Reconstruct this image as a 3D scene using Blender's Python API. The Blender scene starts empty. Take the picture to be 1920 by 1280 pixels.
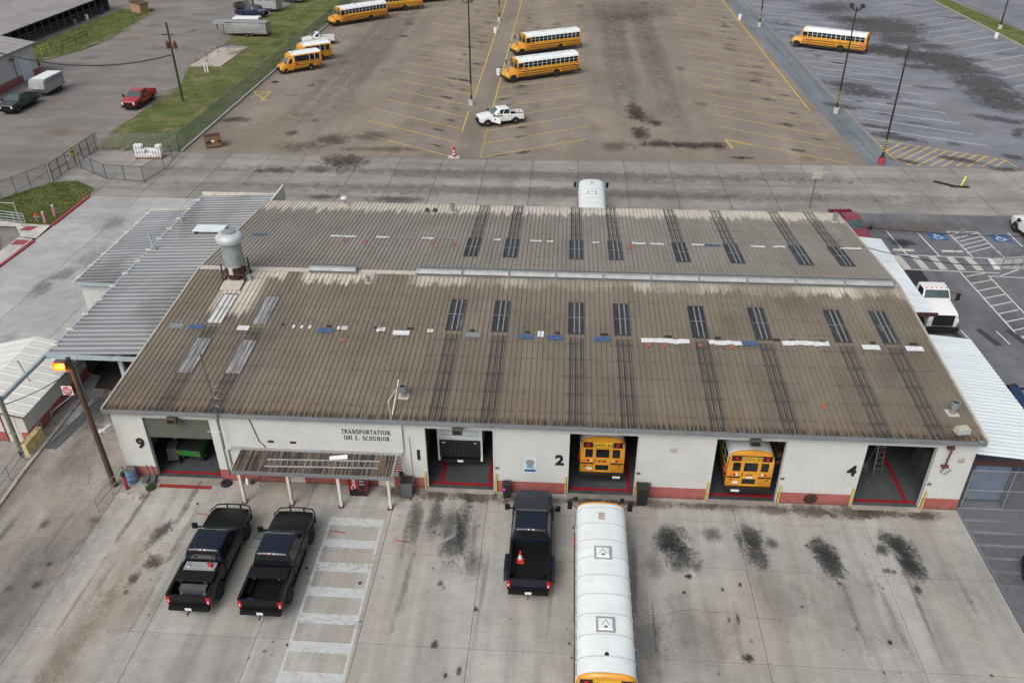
import bpy, bmesh, math, random
from mathutils import Vector, Matrix
RAD = math.radians
random.seed(7)
sc = bpy.context.scene
col = sc.collection

# ------------------------------------------------------------------ camera (solved from the building, lot lines and poles)
F = 1568.3
CAM = Vector((22.926, -34.637, 31.484))
YAW, PIT, ROL = RAD(3.8368), RAD(32.0535), RAD(-0.2429)
_fw = Vector((-math.sin(YAW)*math.cos(PIT), math.cos(YAW)*math.cos(PIT), -math.sin(PIT)))
_r = Vector((math.cos(YAW), math.sin(YAW), 0)); _u = _r.cross(_fw)
CR = _r*math.cos(ROL) + _u*math.sin(ROL); CU = -_r*math.sin(ROL) + _u*math.cos(ROL)
cd = bpy.data.cameras.new('camera'); cam = bpy.data.objects.new('camera', cd); col.objects.link(cam)
cd.sensor_width = 36; cd.sensor_fit = 'HORIZONTAL'; cd.lens = F*36/1920; cd.clip_end = 2000; cd.clip_start = .5
m3 = Matrix((CR, CU, -_fw)).transposed()
cam.matrix_world = Matrix.Translation(CAM) @ m3.to_4x4()
sc.camera = cam
# ------------------------------------------------------------------ overcast daylight
SUN_EL, SUN_AZ = RAD(47), RAD(208)      # azimuth measured clockwise from +Y (north)
w = bpy.data.worlds.new('World'); sc.world = w; w.use_nodes = True
nt = w.node_tree; nt.nodes.clear()
sky = nt.nodes.new('ShaderNodeTexSky'); sky.sky_type = 'NISHITA'; sky.sun_disc = False
sky.sun_elevation = SUN_EL; sky.sun_rotation = SUN_AZ; sky.dust_density = 6; sky.air_density = 1.0; sky.ozone_density = 1
hs = nt.nodes.new('ShaderNodeHueSaturation'); hs.inputs['Saturation'].default_value = .48
bg = nt.nodes.new('ShaderNodeBackground'); bg.inputs[1].default_value = .15
wo = nt.nodes.new('ShaderNodeOutputWorld')
nt.links.new(sky.outputs[0], hs.inputs['Color']); nt.links.new(hs.outputs[0], bg.inputs[0]); nt.links.new(bg.outputs[0], wo.inputs[0])
sl = bpy.data.lights.new('sun', 'SUN'); sl.energy = 1.0; sl.angle = RAD(40); sl.color = (1, .985, .965)
so = bpy.data.objects.new('sun', sl); col.objects.link(so)
sd = Vector((math.sin(SUN_AZ)*math.cos(SUN_EL), math.cos(SUN_AZ)*math.cos(SUN_EL), math.sin(SUN_EL)))
so.rotation_euler = sd.to_track_quat('Z', 'Y').to_euler(); so.location = (0, 0, 60)
sc.cycles.transparent_max_bounces = 24
vs = sc.view_settings; vs.view_transform = 'Standard'; vs.look = 'None'; vs.gamma = 1; vs.exposure = 0.03; vs.use_curve_mapping = False

# ------------------------------------------------------------------ pixel -> place helpers (photo is 1920 x 1280)
def ray(x, y): return _fw + CR*((x-960)/F) + CU*((640-y)/F)
def G(x, y, z=0.0):
    d = ray(x, y); t = (z-CAM.z)/d.z; return CAM + d*t
def WY(x, y, Y=0.0):
    d = ray(x, y); t = (Y-CAM.y)/d.y; return CAM + d*t
HE, HR, XL, XR, DEP = 4.85, 5.98, -1.28, 44.48, 28.13
SL = (HR-HE)/(DEP/2+.25)
def RF(x, y):
    d = ray(x, y); t = (HE+SL*(CAM.y+.25)-CAM.z)/(d.z-SL*d.y); return CAM + d*t
def RB(x, y):
    d = ray(x, y); t = (HR-SL*(CAM.y-DEP/2)-CAM.z)/(d.z+SL*d.y); return CAM + d*t
def roofz(y): return HR - SL*abs(y-DEP/2)

# ------------------------------------------------------------------ materials
class NT:
    def __init__(s, name):
        s.m = bpy.data.materials.new(name); s.m.use_nodes = True; s.t = s.m.node_tree; s.t.nodes.clear()
        s.o = s.t.nodes.new('ShaderNodeOutputMaterial'); s.b = s.n('BsdfPrincipled')
        s.t.links.new(s.b.outputs[0], s.o.inputs[0])
    def set(s, nd, k, v):
        i = nd.inputs[k]
        if isinstance(v, bpy.types.NodeSocket): s.t.links.new(v, i)
        else:
            if hasattr(i.default_value, '__len__') and not isinstance(v, (int, float)) and len(v) == 3 and len(i.default_value) == 4: v = (*v, 1)
            i.default_value = v
    def n(s, typ, ins={}, **at):
        nd = s.t.nodes.new('ShaderNode'+typ)
        for k, v in at.items(): setattr(nd, k, v)
        for k, v in ins.items(): s.set(nd, k, v)
        return nd
    def pos(s): return s.n('NewGeometry').outputs['Position']
    def obj(s): return s.n('TexCoord').outputs['Object']
    def sc(s, v, x, y=None, z=None):
        if y is None: y = z = x
        return s.n('Mapping', {'Vector': v, 'Scale': (x, y, z)}).outputs[0]
    def noise(s, v, scale, det=4, rough=.55, dist=0):
        return s.n('TexNoise', {'Vector': v, 'Scale': scale, 'Detail': det, 'Roughness': rough, 'Distortion': dist}).outputs[0]
    def math(s, op, a, b=0, c=0, clamp=False):
        nd = s.n('Math', operation=op, use_clamp=clamp)
        for i, v in enumerate((a, b, c)): s.set(nd, i, v)
        return nd.outputs[0]
    def mix(s, f, a, b, mode='MIX'):
        nd = s.n('Mix', data_type='RGBA', blend_type=mode); s.set(nd, 0, f); s.set(nd, 6, a); s.set(nd, 7, b); return nd.outputs[2]
    def map(s, v, a, b, c=0, d=1, smooth=True):
        return s.n('MapRange', {0: v, 1: a, 2: b, 3: c, 4: d}, interpolation_type='SMOOTHSTEP' if smooth else 'LINEAR').outputs[0]
    def ramp(s, f, stops):
        nd = s.n('ValToRGB', {0: f}); e = nd.color_ramp.elements
        while len(e) < len(stops): e.new(.5)
        for i, (p, c) in enumerate(stops): e[i].position = p; e[i].color = (*c, 1)
        return nd.outputs[0]
    def sep(s, v):
        return s.n('SeparateXYZ', {0: v}).outputs
    def bump(s, h, st=.3, d=.02):
        s.set(s.b, 'Normal', s.n('Bump', {'Height': h, 'Strength': st, 'Distance': d}).outputs[0])
    def fin(s, color=None, rough=.6, metal=0, coat=0, spec=None):
        if color is not None: s.set(s.b, 'Base Color', color)
        s.set(s.b, 'Roughness', rough); s.set(s.b, 'Metallic', metal)
        if coat: s.set(s.b, 'Coat Weight', coat); s.set(s.b, 'Coat Roughness', .06)
        if spec is not None: s.set(s.b, 'Specular IOR Level', spec)
        return s.m
M = {}
def P(name, rgb, rough=.55, metal=0, var=.10, scale=2.0, coat=0, bump=0, dirt=0, spec=None):
    t = NT(name); v = t.pos()
    n = t.noise(v, scale, 5); c = t.mix(1, rgb, t.ramp(n, [(.25, (1-var*1.6,)*3), (.75, (1+var*.6,)*3)]), 'MULTIPLY')
    if dirt:
        d = t.map(t.noise(t.sc(v, 1.3, 1.3, .35), 1.7, 6, .65), .5, .75)
        c = t.mix(t.math('MULTIPLY', d, dirt), c, (.10, .075, .05))
    if bump: t.bump(t.noise(v, 25, 3), bump, .01)
    M[name] = t.fin(c, rough, metal, coat, spec); return M[name]
def emit(name, rgb, st):
    t = NT(name); t.set(t.b, 'Emission Color', rgb); t.set(t.b, 'Emission Strength', st); M[name] = t.fin(rgb, .4)

def ground(name, dark, lite, streak=(1.0, .1), amt=.25, spots=.5, tint=None, tintamt=0, rough=.9, big=.11, seedoff=0, spec=.25):
    t = NT(name); v = t.pos()
    v2 = t.n('Mapping', {'Vector': v, 'Location': (seedoff, seedoff*1.7, 0)}).outputs[0]
    n1 = t.noise(v2, big, 7, .62, .4); c = t.ramp(n1, [(.3, dark), (.68, lite)])
    st = t.noise(t.sc(v2, streak[0], streak[1], 1), 1.0, 5, .6, .3)
    c = t.mix(1, c, t.ramp(st, [(.3, (1-amt,)*3), (.62, (1.0+amt*.18,)*3)]), 'MULTIPLY')
    med = t.noise(v2, 1.1, 6, .7); c = t.mix(1, c, t.ramp(med, [(.28, (.82, .82, .82)), (.6, (1.04, 1.04, 1.04))]), 'MULTIPLY')
    fine = t.noise(v, 14, 3, .7); c = t.mix(1, c, t.ramp(fine, [(.25, (.86, .86, .86)), (.75, (1.09, 1.09, 1.09))]), 'MULTIPLY')
    if spots:
        vo = t.n('TexVoronoi', {'Vector': v2, 'Scale': 1.15, 'Randomness': 1}).outputs[0]
        th = t.math('MULTIPLY_ADD', t.noise(v2, 1.9, 2), .34, -.11)
        sp = t.map(t.math('SUBTRACT', th, vo), -.02, .03)
        c = t.mix(t.math('MULTIPLY', sp, spots), c, (.045, .042, .04))
    if tint:
        tn = t.map(t.noise(t.sc(v2, .9, .35, 1), .22, 5, .6, .6), .48, .72)
        c = t.mix(t.math('MULTIPLY', tn, tintamt), c, tint)
    rnd = t.n('ObjectInfo').outputs['Random']
    c = t.mix(1, c, t.ramp(rnd, [(0, (.93, .93, .93)), (1, (1.05, 1.05, 1.04))]), 'MULTIPLY')
    t.bump(t.math('ADD', fine, t.math('MULTIPLY', med, 2)), .25, .012)
    M[name] = t.fin(c, rough, 0, 0, spec)
ground('concrete_apron', (.29, .283, .265), (.385, .378, .357), (1.1, .07), .26, .22, (.34, .29, .22), .35)
ground('concrete_drive', (.22, .205, .19), (.34, .32, .295), (.7, .12), .30, .4, (.29, .235, .175), .4, seedoff=13)
ground('concrete_yard', (.325, .324, .324), (.405, .404, .402), (.25, .5), .14, .2, None, 0, seedoff=5)
ground('concrete_road', (.225, .213, .198), (.345, .33, .305), (.045, .8), .30, .25, (.16, .155, .15), .5, seedoff=31)
ground('asphalt_brown', (.188, .157, .127), (.265, .228, .188), (.35, .045), .18, .2, (.18, .17, .16), .7, seedoff=3)
ground('asphalt_blue', (.155, .168, .195), (.232, .245, .275), (.12, .28), .22, .25, (.20, .18, .17), .5, seedoff=17)
ground('asphalt_swale', (.135, .16, .18), (.20, .23, .25), (1.5, .05), .3, .3, seedoff=27)
ground('asphalt_dark', (.12, .127, .142), (.19, .198, .216), (.5, .12), .25, .35, (.15, .13, .115), .35, seedoff=41)
ground('asphalt_gray', (.165, .155, .148), (.245, .23, .218), (.1, .35), .22, .12, (.215, .185, .145), .45, seedoff=52)
ground('soil', (.035, .032, .028), (.07, .06, .05), spots=0)
ground('painted_shade_floor', (.035, .032, .03), (.095, .088, .08), (.6, .2), .3, .4, rough=.7, seedoff=71)  # dark tones carry the canopy shade in their colour
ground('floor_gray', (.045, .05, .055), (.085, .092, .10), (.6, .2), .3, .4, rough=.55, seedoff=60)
ground('pad_concrete', (.36, .33, .28), (.5, .46, .40), spots=.2)
ground('walk_concrete', (.42, .41, .38), (.56, .55, .51), spots=.12)
t = NT('grass_ground'); v = t.pos()
c = t.ramp(t.noise(v, .35, 6, .65, .5), [(.3, (.088, .098, .036)), (.48, (.108, .138, .045)), (.64, (.20, .185, .09))])
c = t.mix(1, c, t.ramp(t.noise(v, 7, 4, .7), [(.25, (.55, .55, .55)), (.75, (1.25, 1.25, 1.2))]), 'MULTIPLY')
t.bump(t.noise(v, 12, 4, .7), .8, .06); M['grass_ground'] = t.fin(c, .95, spec=.1)
t = NT('grass_blade'); r = t.n('ObjectInfo').outputs['Random']
c = t.ramp(t.noise(t.pos(), .6, 5, .7), [(.3, (.082, .10, .034)), (.5, (.115, .155, .045)), (.66, (.22, .20, .095))]); M['grass_blade'] = t.fin(c, .9, spec=.1)

# painted CMU wall
t = NT('wall_white'); v = t.pos(); x, y, z = t.sep(v)
br = t.n('TexBrick', {'Vector': t.n('CombineXYZ', {0: t.math('ADD', x, y), 1: z}).outputs[0], 'Scale': 1.0, 'Brick Width': .406, 'Row Height': .203, 'Mortar Size': .006, 'Color1': (1, 1, 1), 'Color2': (1, 1, 1), 'Mortar': (0, 0, 0)}).outputs[0]
c = t.ramp(t.noise(v, .8, 6, .6), [(.3, (.455, .465, .452)), (.7, (.525, .535, .52))])
stv = t.map(t.noise(t.sc(v, 2.2, 2.2, .12), 1.4, 5, .65), .56, .78)
c = t.mix(t.math('MULTIPLY', stv, .16), c, (.34, .30, .24))
c = t.mix(.05, c, br, 'MULTIPLY'); t.bump(br, .15, .006); M['wall_white'] = t.fin(c, .75, spec=.3)
t = NT('wall_pink'); v = t.pos(); x, y, z = t.sep(v)
c = t.ramp(t.noise(v, 1.2, 6, .6), [(.3, (.27, .085, .075)), (.7, (.36, .12, .105))])
lo = t.math('MULTIPLY', t.map(z, .34, -.02), t.map(t.noise(t.sc(v, 1.5, 1.5, .6), 2, 5, .7), .40, .62))
c = t.mix(t.math('MULTIPLY', lo, .75), c, (.07, .05, .04)); M['wall_pink'] = t.fin(c, .7, spec=.3)

# old corrugated roof: dark lines painting shadow and dirt along the ribs, cream washed patches near ridge and back eave, dark runs under the skylights
t = NT('roof_metal'); v = t.pos(); x, y, z = t.sep(v)
info = t.n('ObjectInfo')
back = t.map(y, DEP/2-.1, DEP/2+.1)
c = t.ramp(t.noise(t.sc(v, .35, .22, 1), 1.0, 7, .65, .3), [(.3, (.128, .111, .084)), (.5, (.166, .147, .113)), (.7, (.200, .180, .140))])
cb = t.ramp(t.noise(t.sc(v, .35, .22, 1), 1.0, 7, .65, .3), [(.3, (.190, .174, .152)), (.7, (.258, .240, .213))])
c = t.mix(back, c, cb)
gr = t.noise(t.sc(v, 5.5, .13, 1), 1.0, 5, .7); c = t.mix(1, c, t.ramp(gr, [(.25, (.85, .85, .85)), (.75, (1.09, 1.09, 1.09))]), 'MULTIPLY')
bw = t.map(t.noise(t.sc(v, .5, .3, 1), .45, 5, .6), .36, .6); c = t.mix(t.math('MULTIPLY', t.math('MULTIPLY', bw, .36), t.math('SUBTRACT', 1, t.math('MULTIPLY', back, .7))), c, (.190, .145, .102))
rust = t.math('MULTIPLY', t.map(y, 2.2, -.3), t.map(t.noise(t.sc(v, 3, .5, 1), 1.2, 4), .35, .65)); c = t.mix(t.math('MULTIPLY', rust, .55), c, (.17, .098, .058))
nx = t.noise(t.n('CombineXYZ', {0: t.math('MULTIPLY', x, 2.4), 1: t.math('MULTIPLY', y, .12)}).outputs[0], 1.0, 3, .8)
nxx = t.noise(t.n('CombineXYZ', {0: t.math('MULTIPLY', x, .16)}).outputs[0], 1.0, 3, .6)
edge = t.math('MULTIPLY_ADD', nx, -5.0, 28.6); edge = t.math('ADD', edge, t.math('MULTIPLY', nxx, .5))
cr = t.map(t.math('SUBTRACT', y, edge), -.25, .45)
e2 = t.math('MULTIPLY_ADD', nx, 3.4, 10.9)
wx = t.math('MAXIMUM', t.math('MULTIPLY', t.map(x, 5.6, 6.2), t.map(x, 11.0, 10.2)), t.math('MULTIPLY', t.map(x, 12.6, 13.4), t.map(nxx, .52, .38, .25, 1)))
wx = t.math('MAXIMUM', wx, t.math('MULTIPLY', t.map(x, 3.2, 3.6), t.map(x, 5.0, 4.6)))
cf = t.math('MULTIPLY', t.math('MULTIPLY', t.map(t.math('SUBTRACT', y, e2), -.1, .35), t.map(y, DEP/2+.25, DEP/2)), wx)
# wash below the exhaust stack
ss = t.math('MULTIPLY', t.math('MULTIPLY', t.map(x, .9, 1.3), t.map(x, 4.0, 3.2)), t.map(t.math('SUBTRACT', y, t.math('MULTIPLY_ADD', nx, 4.5, 6.6)), -.3, .5)); ss = t.math('MULTIPLY', ss, t.map(y, 14.3, 14.0))
crm = t.math('MAXIMUM', t.math('MAXIMUM', cr, cf), ss)
crc = t.ramp(t.noise(t.sc(v, 4, .5, 1), 1.4, 4), [(.3, (.42, .39, .32)), (.7, (.60, .57, .49))])
c = t.mix(t.math('MULTIPLY', crm, .92), c, crc)
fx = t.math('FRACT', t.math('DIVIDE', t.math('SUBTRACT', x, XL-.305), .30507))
ln = t.math('MULTIPLY', t.map(fx, .22, .27), t.map(fx, .40, .31))  # painted shadow line, mixed with dirt, at the foot of each rib
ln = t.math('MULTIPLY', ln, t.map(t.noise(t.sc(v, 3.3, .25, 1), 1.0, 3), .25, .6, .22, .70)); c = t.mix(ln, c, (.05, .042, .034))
pr = t.math('FRACT', t.math('DIVIDE', y, 1.52)); dots = t.math('MULTIPLY', t.map(t.math('ABSOLUTE', t.math('SUBTRACT', pr, .5)), .045, .015), t.map(t.noise(t.sc(v, 9, 3, 1), 1.0, 2), .50, .62))
c = t.mix(t.math('MULTIPLY', dots, .7), c, (.035, .028, .022))
ev = t.math('MULTIPLY', t.map(y, .35, -.1), t.map(t.noise(t.sc(v, 9, .4, 1), 1.0, 2), .42, .55)); c = t.mix(t.math('MULTIPLY', ev, .9), c, (.03, .026, .024))
l1 = t.map(t.math('ABSOLUTE', t.math('SUBTRACT', fx, .50)), .21, .12); l2 = t.map(t.math('ABSOLUTE', t.math('SUBTRACT', fx, .90)), .13, .07)
run = t.math('MULTIPLY', info.outputs['Alpha'], t.math('MULTIPLY', t.math('MAXIMUM', l1, l2), t.map(t.noise(t.sc(v, 4.5, .22, 1), 1.0, 4, .7), .28, .55, .5, 1)))
run = t.math('MAXIMUM', run, t.math('MULTIPLY', t.math('MULTIPLY', info.outputs['Alpha'], t.map(t.math('ABSOLUTE', t.math('SUBTRACT', pr, .5)), .14, .04)), .55))
c = t.mix(t.math('MULTIPLY', run, .95), c, (.03, .031, .034))
M['roof_metal'] = t.fin(c, .62, 0, spec=.35)
t = NT('skylight_dark'); v = t.pos()
rn = t.n('ObjectInfo').outputs['Random']
c = t.ramp(t.math('ADD', t.noise(t.sc(v, 7, .5, 1), 1.0, 6, .75), t.math('MULTIPLY', t.math('SUBTRACT', rn, .5), .12)), [(.40, (.018, .019, .021)), (.60, (.042, .043, .046)), (.76, (.20, .19, .18))]); M['skylight_dark'] = t.fin(c, .5)
t = NT('skylight_worn'); v = t.pos()
c = t.ramp(t.noise(t.sc(v, 9, .5, 1), 1.0, 5, .7), [(.36, (.06, .058, .055)), (.52, (.26, .25, .24)), (.7, (.46, .45, .43))]); M['skylight_worn'] = t.fin(c, .5)

def ribbed(name, c0, c1, dark, amt, axis='y', per=.305, rough=.45, metal=.0, valley=0):
    t = NT(name); v = t.pos()
    s = (.15, 2.0, 1) if axis == 'y' else (2.0, .15, 1)
    c = t.ramp(t.noise(t.sc(v, *s), 1.0, 6, .6), [(.3, c0), (.7, c1)])
    d = t.map(t.noise(t.sc(v, .22, .10, 1), 1.0, 5, .6, .6), .46, .66); c = t.mix(t.math('MULTIPLY', d, amt), c, dark)
    if valley:
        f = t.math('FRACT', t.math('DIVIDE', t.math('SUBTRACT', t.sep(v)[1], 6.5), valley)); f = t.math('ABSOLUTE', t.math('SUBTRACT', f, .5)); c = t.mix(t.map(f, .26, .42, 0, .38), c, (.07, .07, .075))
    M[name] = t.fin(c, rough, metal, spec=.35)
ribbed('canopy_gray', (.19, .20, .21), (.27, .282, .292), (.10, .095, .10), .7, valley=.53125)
ribbed('canopy_white', (.56, .62, .64), (.66, .72, .74), (.42, .47, .5), .5)
ribbed('shed_white', (.55, .55, .52), (.64, .64, .60), (.45, .44, .40), .4)
ribbed('barn_roof', (.24, .23, .22), (.31, .30, .285), (.17, .155, .14), .5)

# flat stains and worn paint: colour and strength come from each sheet's object colour
t = NT('stain'); v = t.pos(); g = t.n('TexCoord').outputs['Generated']
gx, gy, gz = t.sep(g); a = t.math('SUBTRACT', gx, .5); b = t.math('SUBTRACT', gy, .5)
rr = t.math('SQRT', t.math('ADD', t.math('MULTIPLY', a, a), t.math('MULTIPLY', b, b)))
nz = t.math('ADD', t.math('MULTIPLY', t.noise(t.sc(v, 1, .6, 1), 1.1, 6, .7, .8), .85), t.math('MULTIPLY', t.noise(v, 5.5, 5, .75), .55))
k = t.math('SUBTRACT', t.math('SUBTRACT', nz, .30), rr)
mk = t.math('MULTIPLY', t.map(k, -.03, .32), t.map(rr, .5, .36))
oi = t.n('ObjectInfo'); al = t.math('MULTIPLY', mk, oi.outputs['Alpha'])
t.set(t.b, 'Alpha', al); M['stain'] = t.fin(oi.outputs['Color'], .8, spec=.25)
def paint(name, wear):
    t = NT(name); v = t.pos(); oi = t.n('ObjectInfo')
    n = t.math('ADD', t.math('MULTIPLY', t.noise(v, 1.1, 6, .7), .6), t.math('MULTIPLY', t.noise(v, 9, 4, .7), .4))
    al = t.math('MULTIPLY', t.map(n, wear, wear+.16), oi.outputs['Alpha']); t.set(t.b, 'Alpha', al)
    c = t.mix(1, oi.outputs['Color'], t.ramp(t.noise(v, 3, 5), [(.3, (.8, .8, .8)), (.7, (1.05, 1.05, 1.05))]), 'MULTIPLY')
    M[name] = t.fin(c, .8, spec=.3)
paint('paint_worn', .32); paint('paint_fresh', .20)

# chain link, wires in UV metres
def chain(name, rgb, wd, per=.075):
    t = NT(name); uv = t.n('TexCoord').outputs['UV']; x, y, z = t.sep(uv)
    def st(s): return t.math('LESS_THAN', t.math('ABSOLUTE', t.math('SUBTRACT', t.math('FRACT', t.math('DIVIDE', s, per)), .5)), wd)
    al = t.math('MAXIMUM', st(t.math('ADD', x, y)), st(t.math('SUBTRACT', t.math('ADD', x, 100), y)))
    t.set(t.b, 'Alpha', al); M[name] = t.fin(rgb, .5, .3)
chain('chain_galv', (.22, .24, .25), .075); chain('chain_green', (.10, .20, .18), .13); chain('chain_dark', (.10, .11, .12), .10)

# solids
P('bus_yellow', (.66, .30, .028), .38, 0, .10, 1.2, coat=.25, dirt=.18)
P('bus_yellow_light', (.72, .45, .04), .4, 0, .08)
P('bus_white', (.70, .75, .75), .45, 0, .06, .9, dirt=.16)
P('bus_seam', (.50, .53, .53), .5)
P('bus_black', (.012, .012, .013), .45)
P('glass_dark', (.012, .014, .016), .12, 0, .2, spec=.6)
P('glass_teal', (.05, .085, .085), .08, 0, .25, spec=.7)
P('glass_green', (.10, .15, .14), .08, 0, .3, spec=.7)
P('rubber', (.014, .014, .015), .85)
P('rim_dark', (.03, .03, .032), .4, .5)
P('rim_silver', (.42, .42, .43), .35, .8)
P('chrome', (.6, .6, .6), .2, .9)
P('black_plastic', (.007, .007, .0075), .55, spec=.25)
P('paint_black', (.005, .0055, .007), .3, 0, .1, coat=.12, spec=.3)
P('paint_navy', (.006, .010, .021), .22, 0, .12, coat=.35, spec=.4)
P('paint_white', (.72, .73, .73), .35, 0, .05, coat=.3)
P('paint_red', (.34, .015, .022), .3, 0, .1, coat=.5)
P('paint_maroon', (.20, .022, .045), .35, 0, .1, coat=.4)
P('paint_green_dark', (.02, .028, .028), .3, 0, .1, coat=.5)
P('paint_darkgray', (.035, .036, .036), .3, 0, .1, coat=.5)
P('paint_blue', (.012, .02, .06), .25, 0, .1, coat=.5)
P('tail_red', (.42, .01, .012), .25); P('lens_white', (.7, .7, .68), .2); P('lens_orange', (.7, .16, .02), .3)
P('red_sign', (.5, .02, .03), .45); P('white_sign', (.72, .72, .70), .5); P('blue_sign', (.02, .07, .22), .5); P('ltblue_sign', (.50, .63, .68), .5)
P('alu', (.42, .43, .44), .38, .55, .12, 3); P('alu_dull', (.36, .37, .37), .6, .2, .15, 2, dirt=.2)
P('galv', (.33, .35, .36), .5, .5, .15, 2); P('galv_blue', (.38, .46, .50), .5, .2, .12, 2, dirt=.25)
P('gutter', (.19, .205, .215), .55, .1, .15, .8, dirt=.3)
P('pole_dark', (.028, .024, .024), .55, .2); P('wood_pole', (.085, .05, .032), .85, 0, .3, 6, bump=.4)
P('wood_pole_gray', (.06, .045, .038), .85, 0, .3, 6)
P('pole_green', (.16, .19, .165), .7, 0, .2, 4, dirt=.3)
P('rust', (.12, .042, .022), .85, 0, .3, 6); P('rust_dark', (.055, .02, .015), .8, 0, .3, 5)
P('stack_white', (.48, .51, .52), .5, .1, .15, 3, dirt=.2); P('stack_galv', (.30, .36, .36), .45, .3, .18, 2.5, dirt=.35)
P('cream_metal', (.50, .46, .40), .6, 0, .2, 4); P('vent_tan', (.42, .39, .32), .6, 0, .2)
P('ridge_light', (.36, .365, .36), .5, .2, .15, 1.5, dirt=.3); P('ridge_dark', (.10, .115, .13), .5, .2)
P('patch_blue', (.055, .105, .22), .6, 0, .25, 4); P('patch_white', (.62, .64, .64), .6, 0, .15, 4); P('sky_frame', (.10, .10, .10), .7, 0, .9, 9)
P('patch_black', (.02, .02, .02), .7); P('patch_orange', (.36, .13, .075), .7, 0, .4, 8); P('patch_gray', (.20, .22, .235), .6)
P('door_beige', (.56, .53, .46), .6, 0, .1, 1, dirt=.2); P('shutter_gray', (.115, .12, .105), .55, .2, .1)
P('inner_tan', (.26, .215, .15), .8, 0, .2, 1, dirt=.3); P('inner_dark', (.06, .058, .055), .85)
P('yellow_post', (.52, .43, .10), .55, 0, .15, 4); P('red_line', (.24, .010, .018), .6, 0, .2, 2); P('kerb_red', (.38, .045, .06), .7, 0, .25, 2, dirt=.25)
P('pink_bollard', (.42, .20, .25), .7, 0, .15); P('barrel_blue', (.14, .26, .40), .5, 0, .2); P('barrel_top', (.10, .11, .10), .8)
P('bin_gray', (.10, .11, .12), .6); P('bin_black', (.015, .016, .016), .5); P('magenta', (.7, .05, .3), .5)
P('vend_red', (.30, .008, .012), .3, 0, .1, coat=.4); P('vend_black', (.01, .01, .011), .3); P('letter_black', (.012, .012, .012), .5); P('letter_white', (.75, .75, .75), .5)
P('concrete_white', (.48, .47, .43), .85, 0, .2, 5); P('concrete_block', (.40, .38, .34), .9, 0, .25, 5)
P('pump_yellow', (.56, .46, .22), .7, 0, .3, 4, dirt=.35); P('post_white', (.60, .57, .50), .7, 0, .15, 3, dirt=.25)
P('dumpster_brown', (.22, .125, .065), .7, 0, .2, 2, dirt=.3); P('jug_white', (.74, .75, .76), .5, 0, .08, 6); P('pallet_wood', (.28, .17, .10), .9, 0, .3)
P('plywood', (.36, .23, .13), .85, 0, .25, 3); P('barn_dark', (.028, .026, .025), .9); P('barn_post', (.12, .11, .105), .85, 0, .25); P('barn_board', (.10, .095, .09), .9, 0, .3, 3)
P('gator_green', (.012, .16, .03), .4); P('gator_yellow', (.55, .42, .03), .5); P('seat_black', (.015, .015, .015), .7)
P('cone_orange', (.62, .05, .02), .55, 0, .1); P('box_silver', (.55, .56, .57), .3, .7); P('bollard_lime', (.62, .70, .10), .5)
P('crane_blue', (.012, .03, .09), .4, 0, .2, coat=.3); P('straw', (.30, .21, .10), .9, 0, .3, 9); P('cable', (.02, .02, .022), .7); P('weld_steel', (.12, .13, .14), .6, .4)
P('weed', (.06, .085, .02), .9, 0, .4, 9); P('lamp_house', (.09, .08, .06), .6); P('tile_red', (.26, .05, .055), .8)
P('cabinet', (.07, .07, .068), .6); P('steel_bright', (.5, .5, .5), .35, .8); P('window_blue', (.17, .23, .32), .3, 0, .2)
emit('lamp_orange', (1.0, .055, .0), 2.2); emit('lamp_core', (1.0, .26, .01), 2.2)

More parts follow.
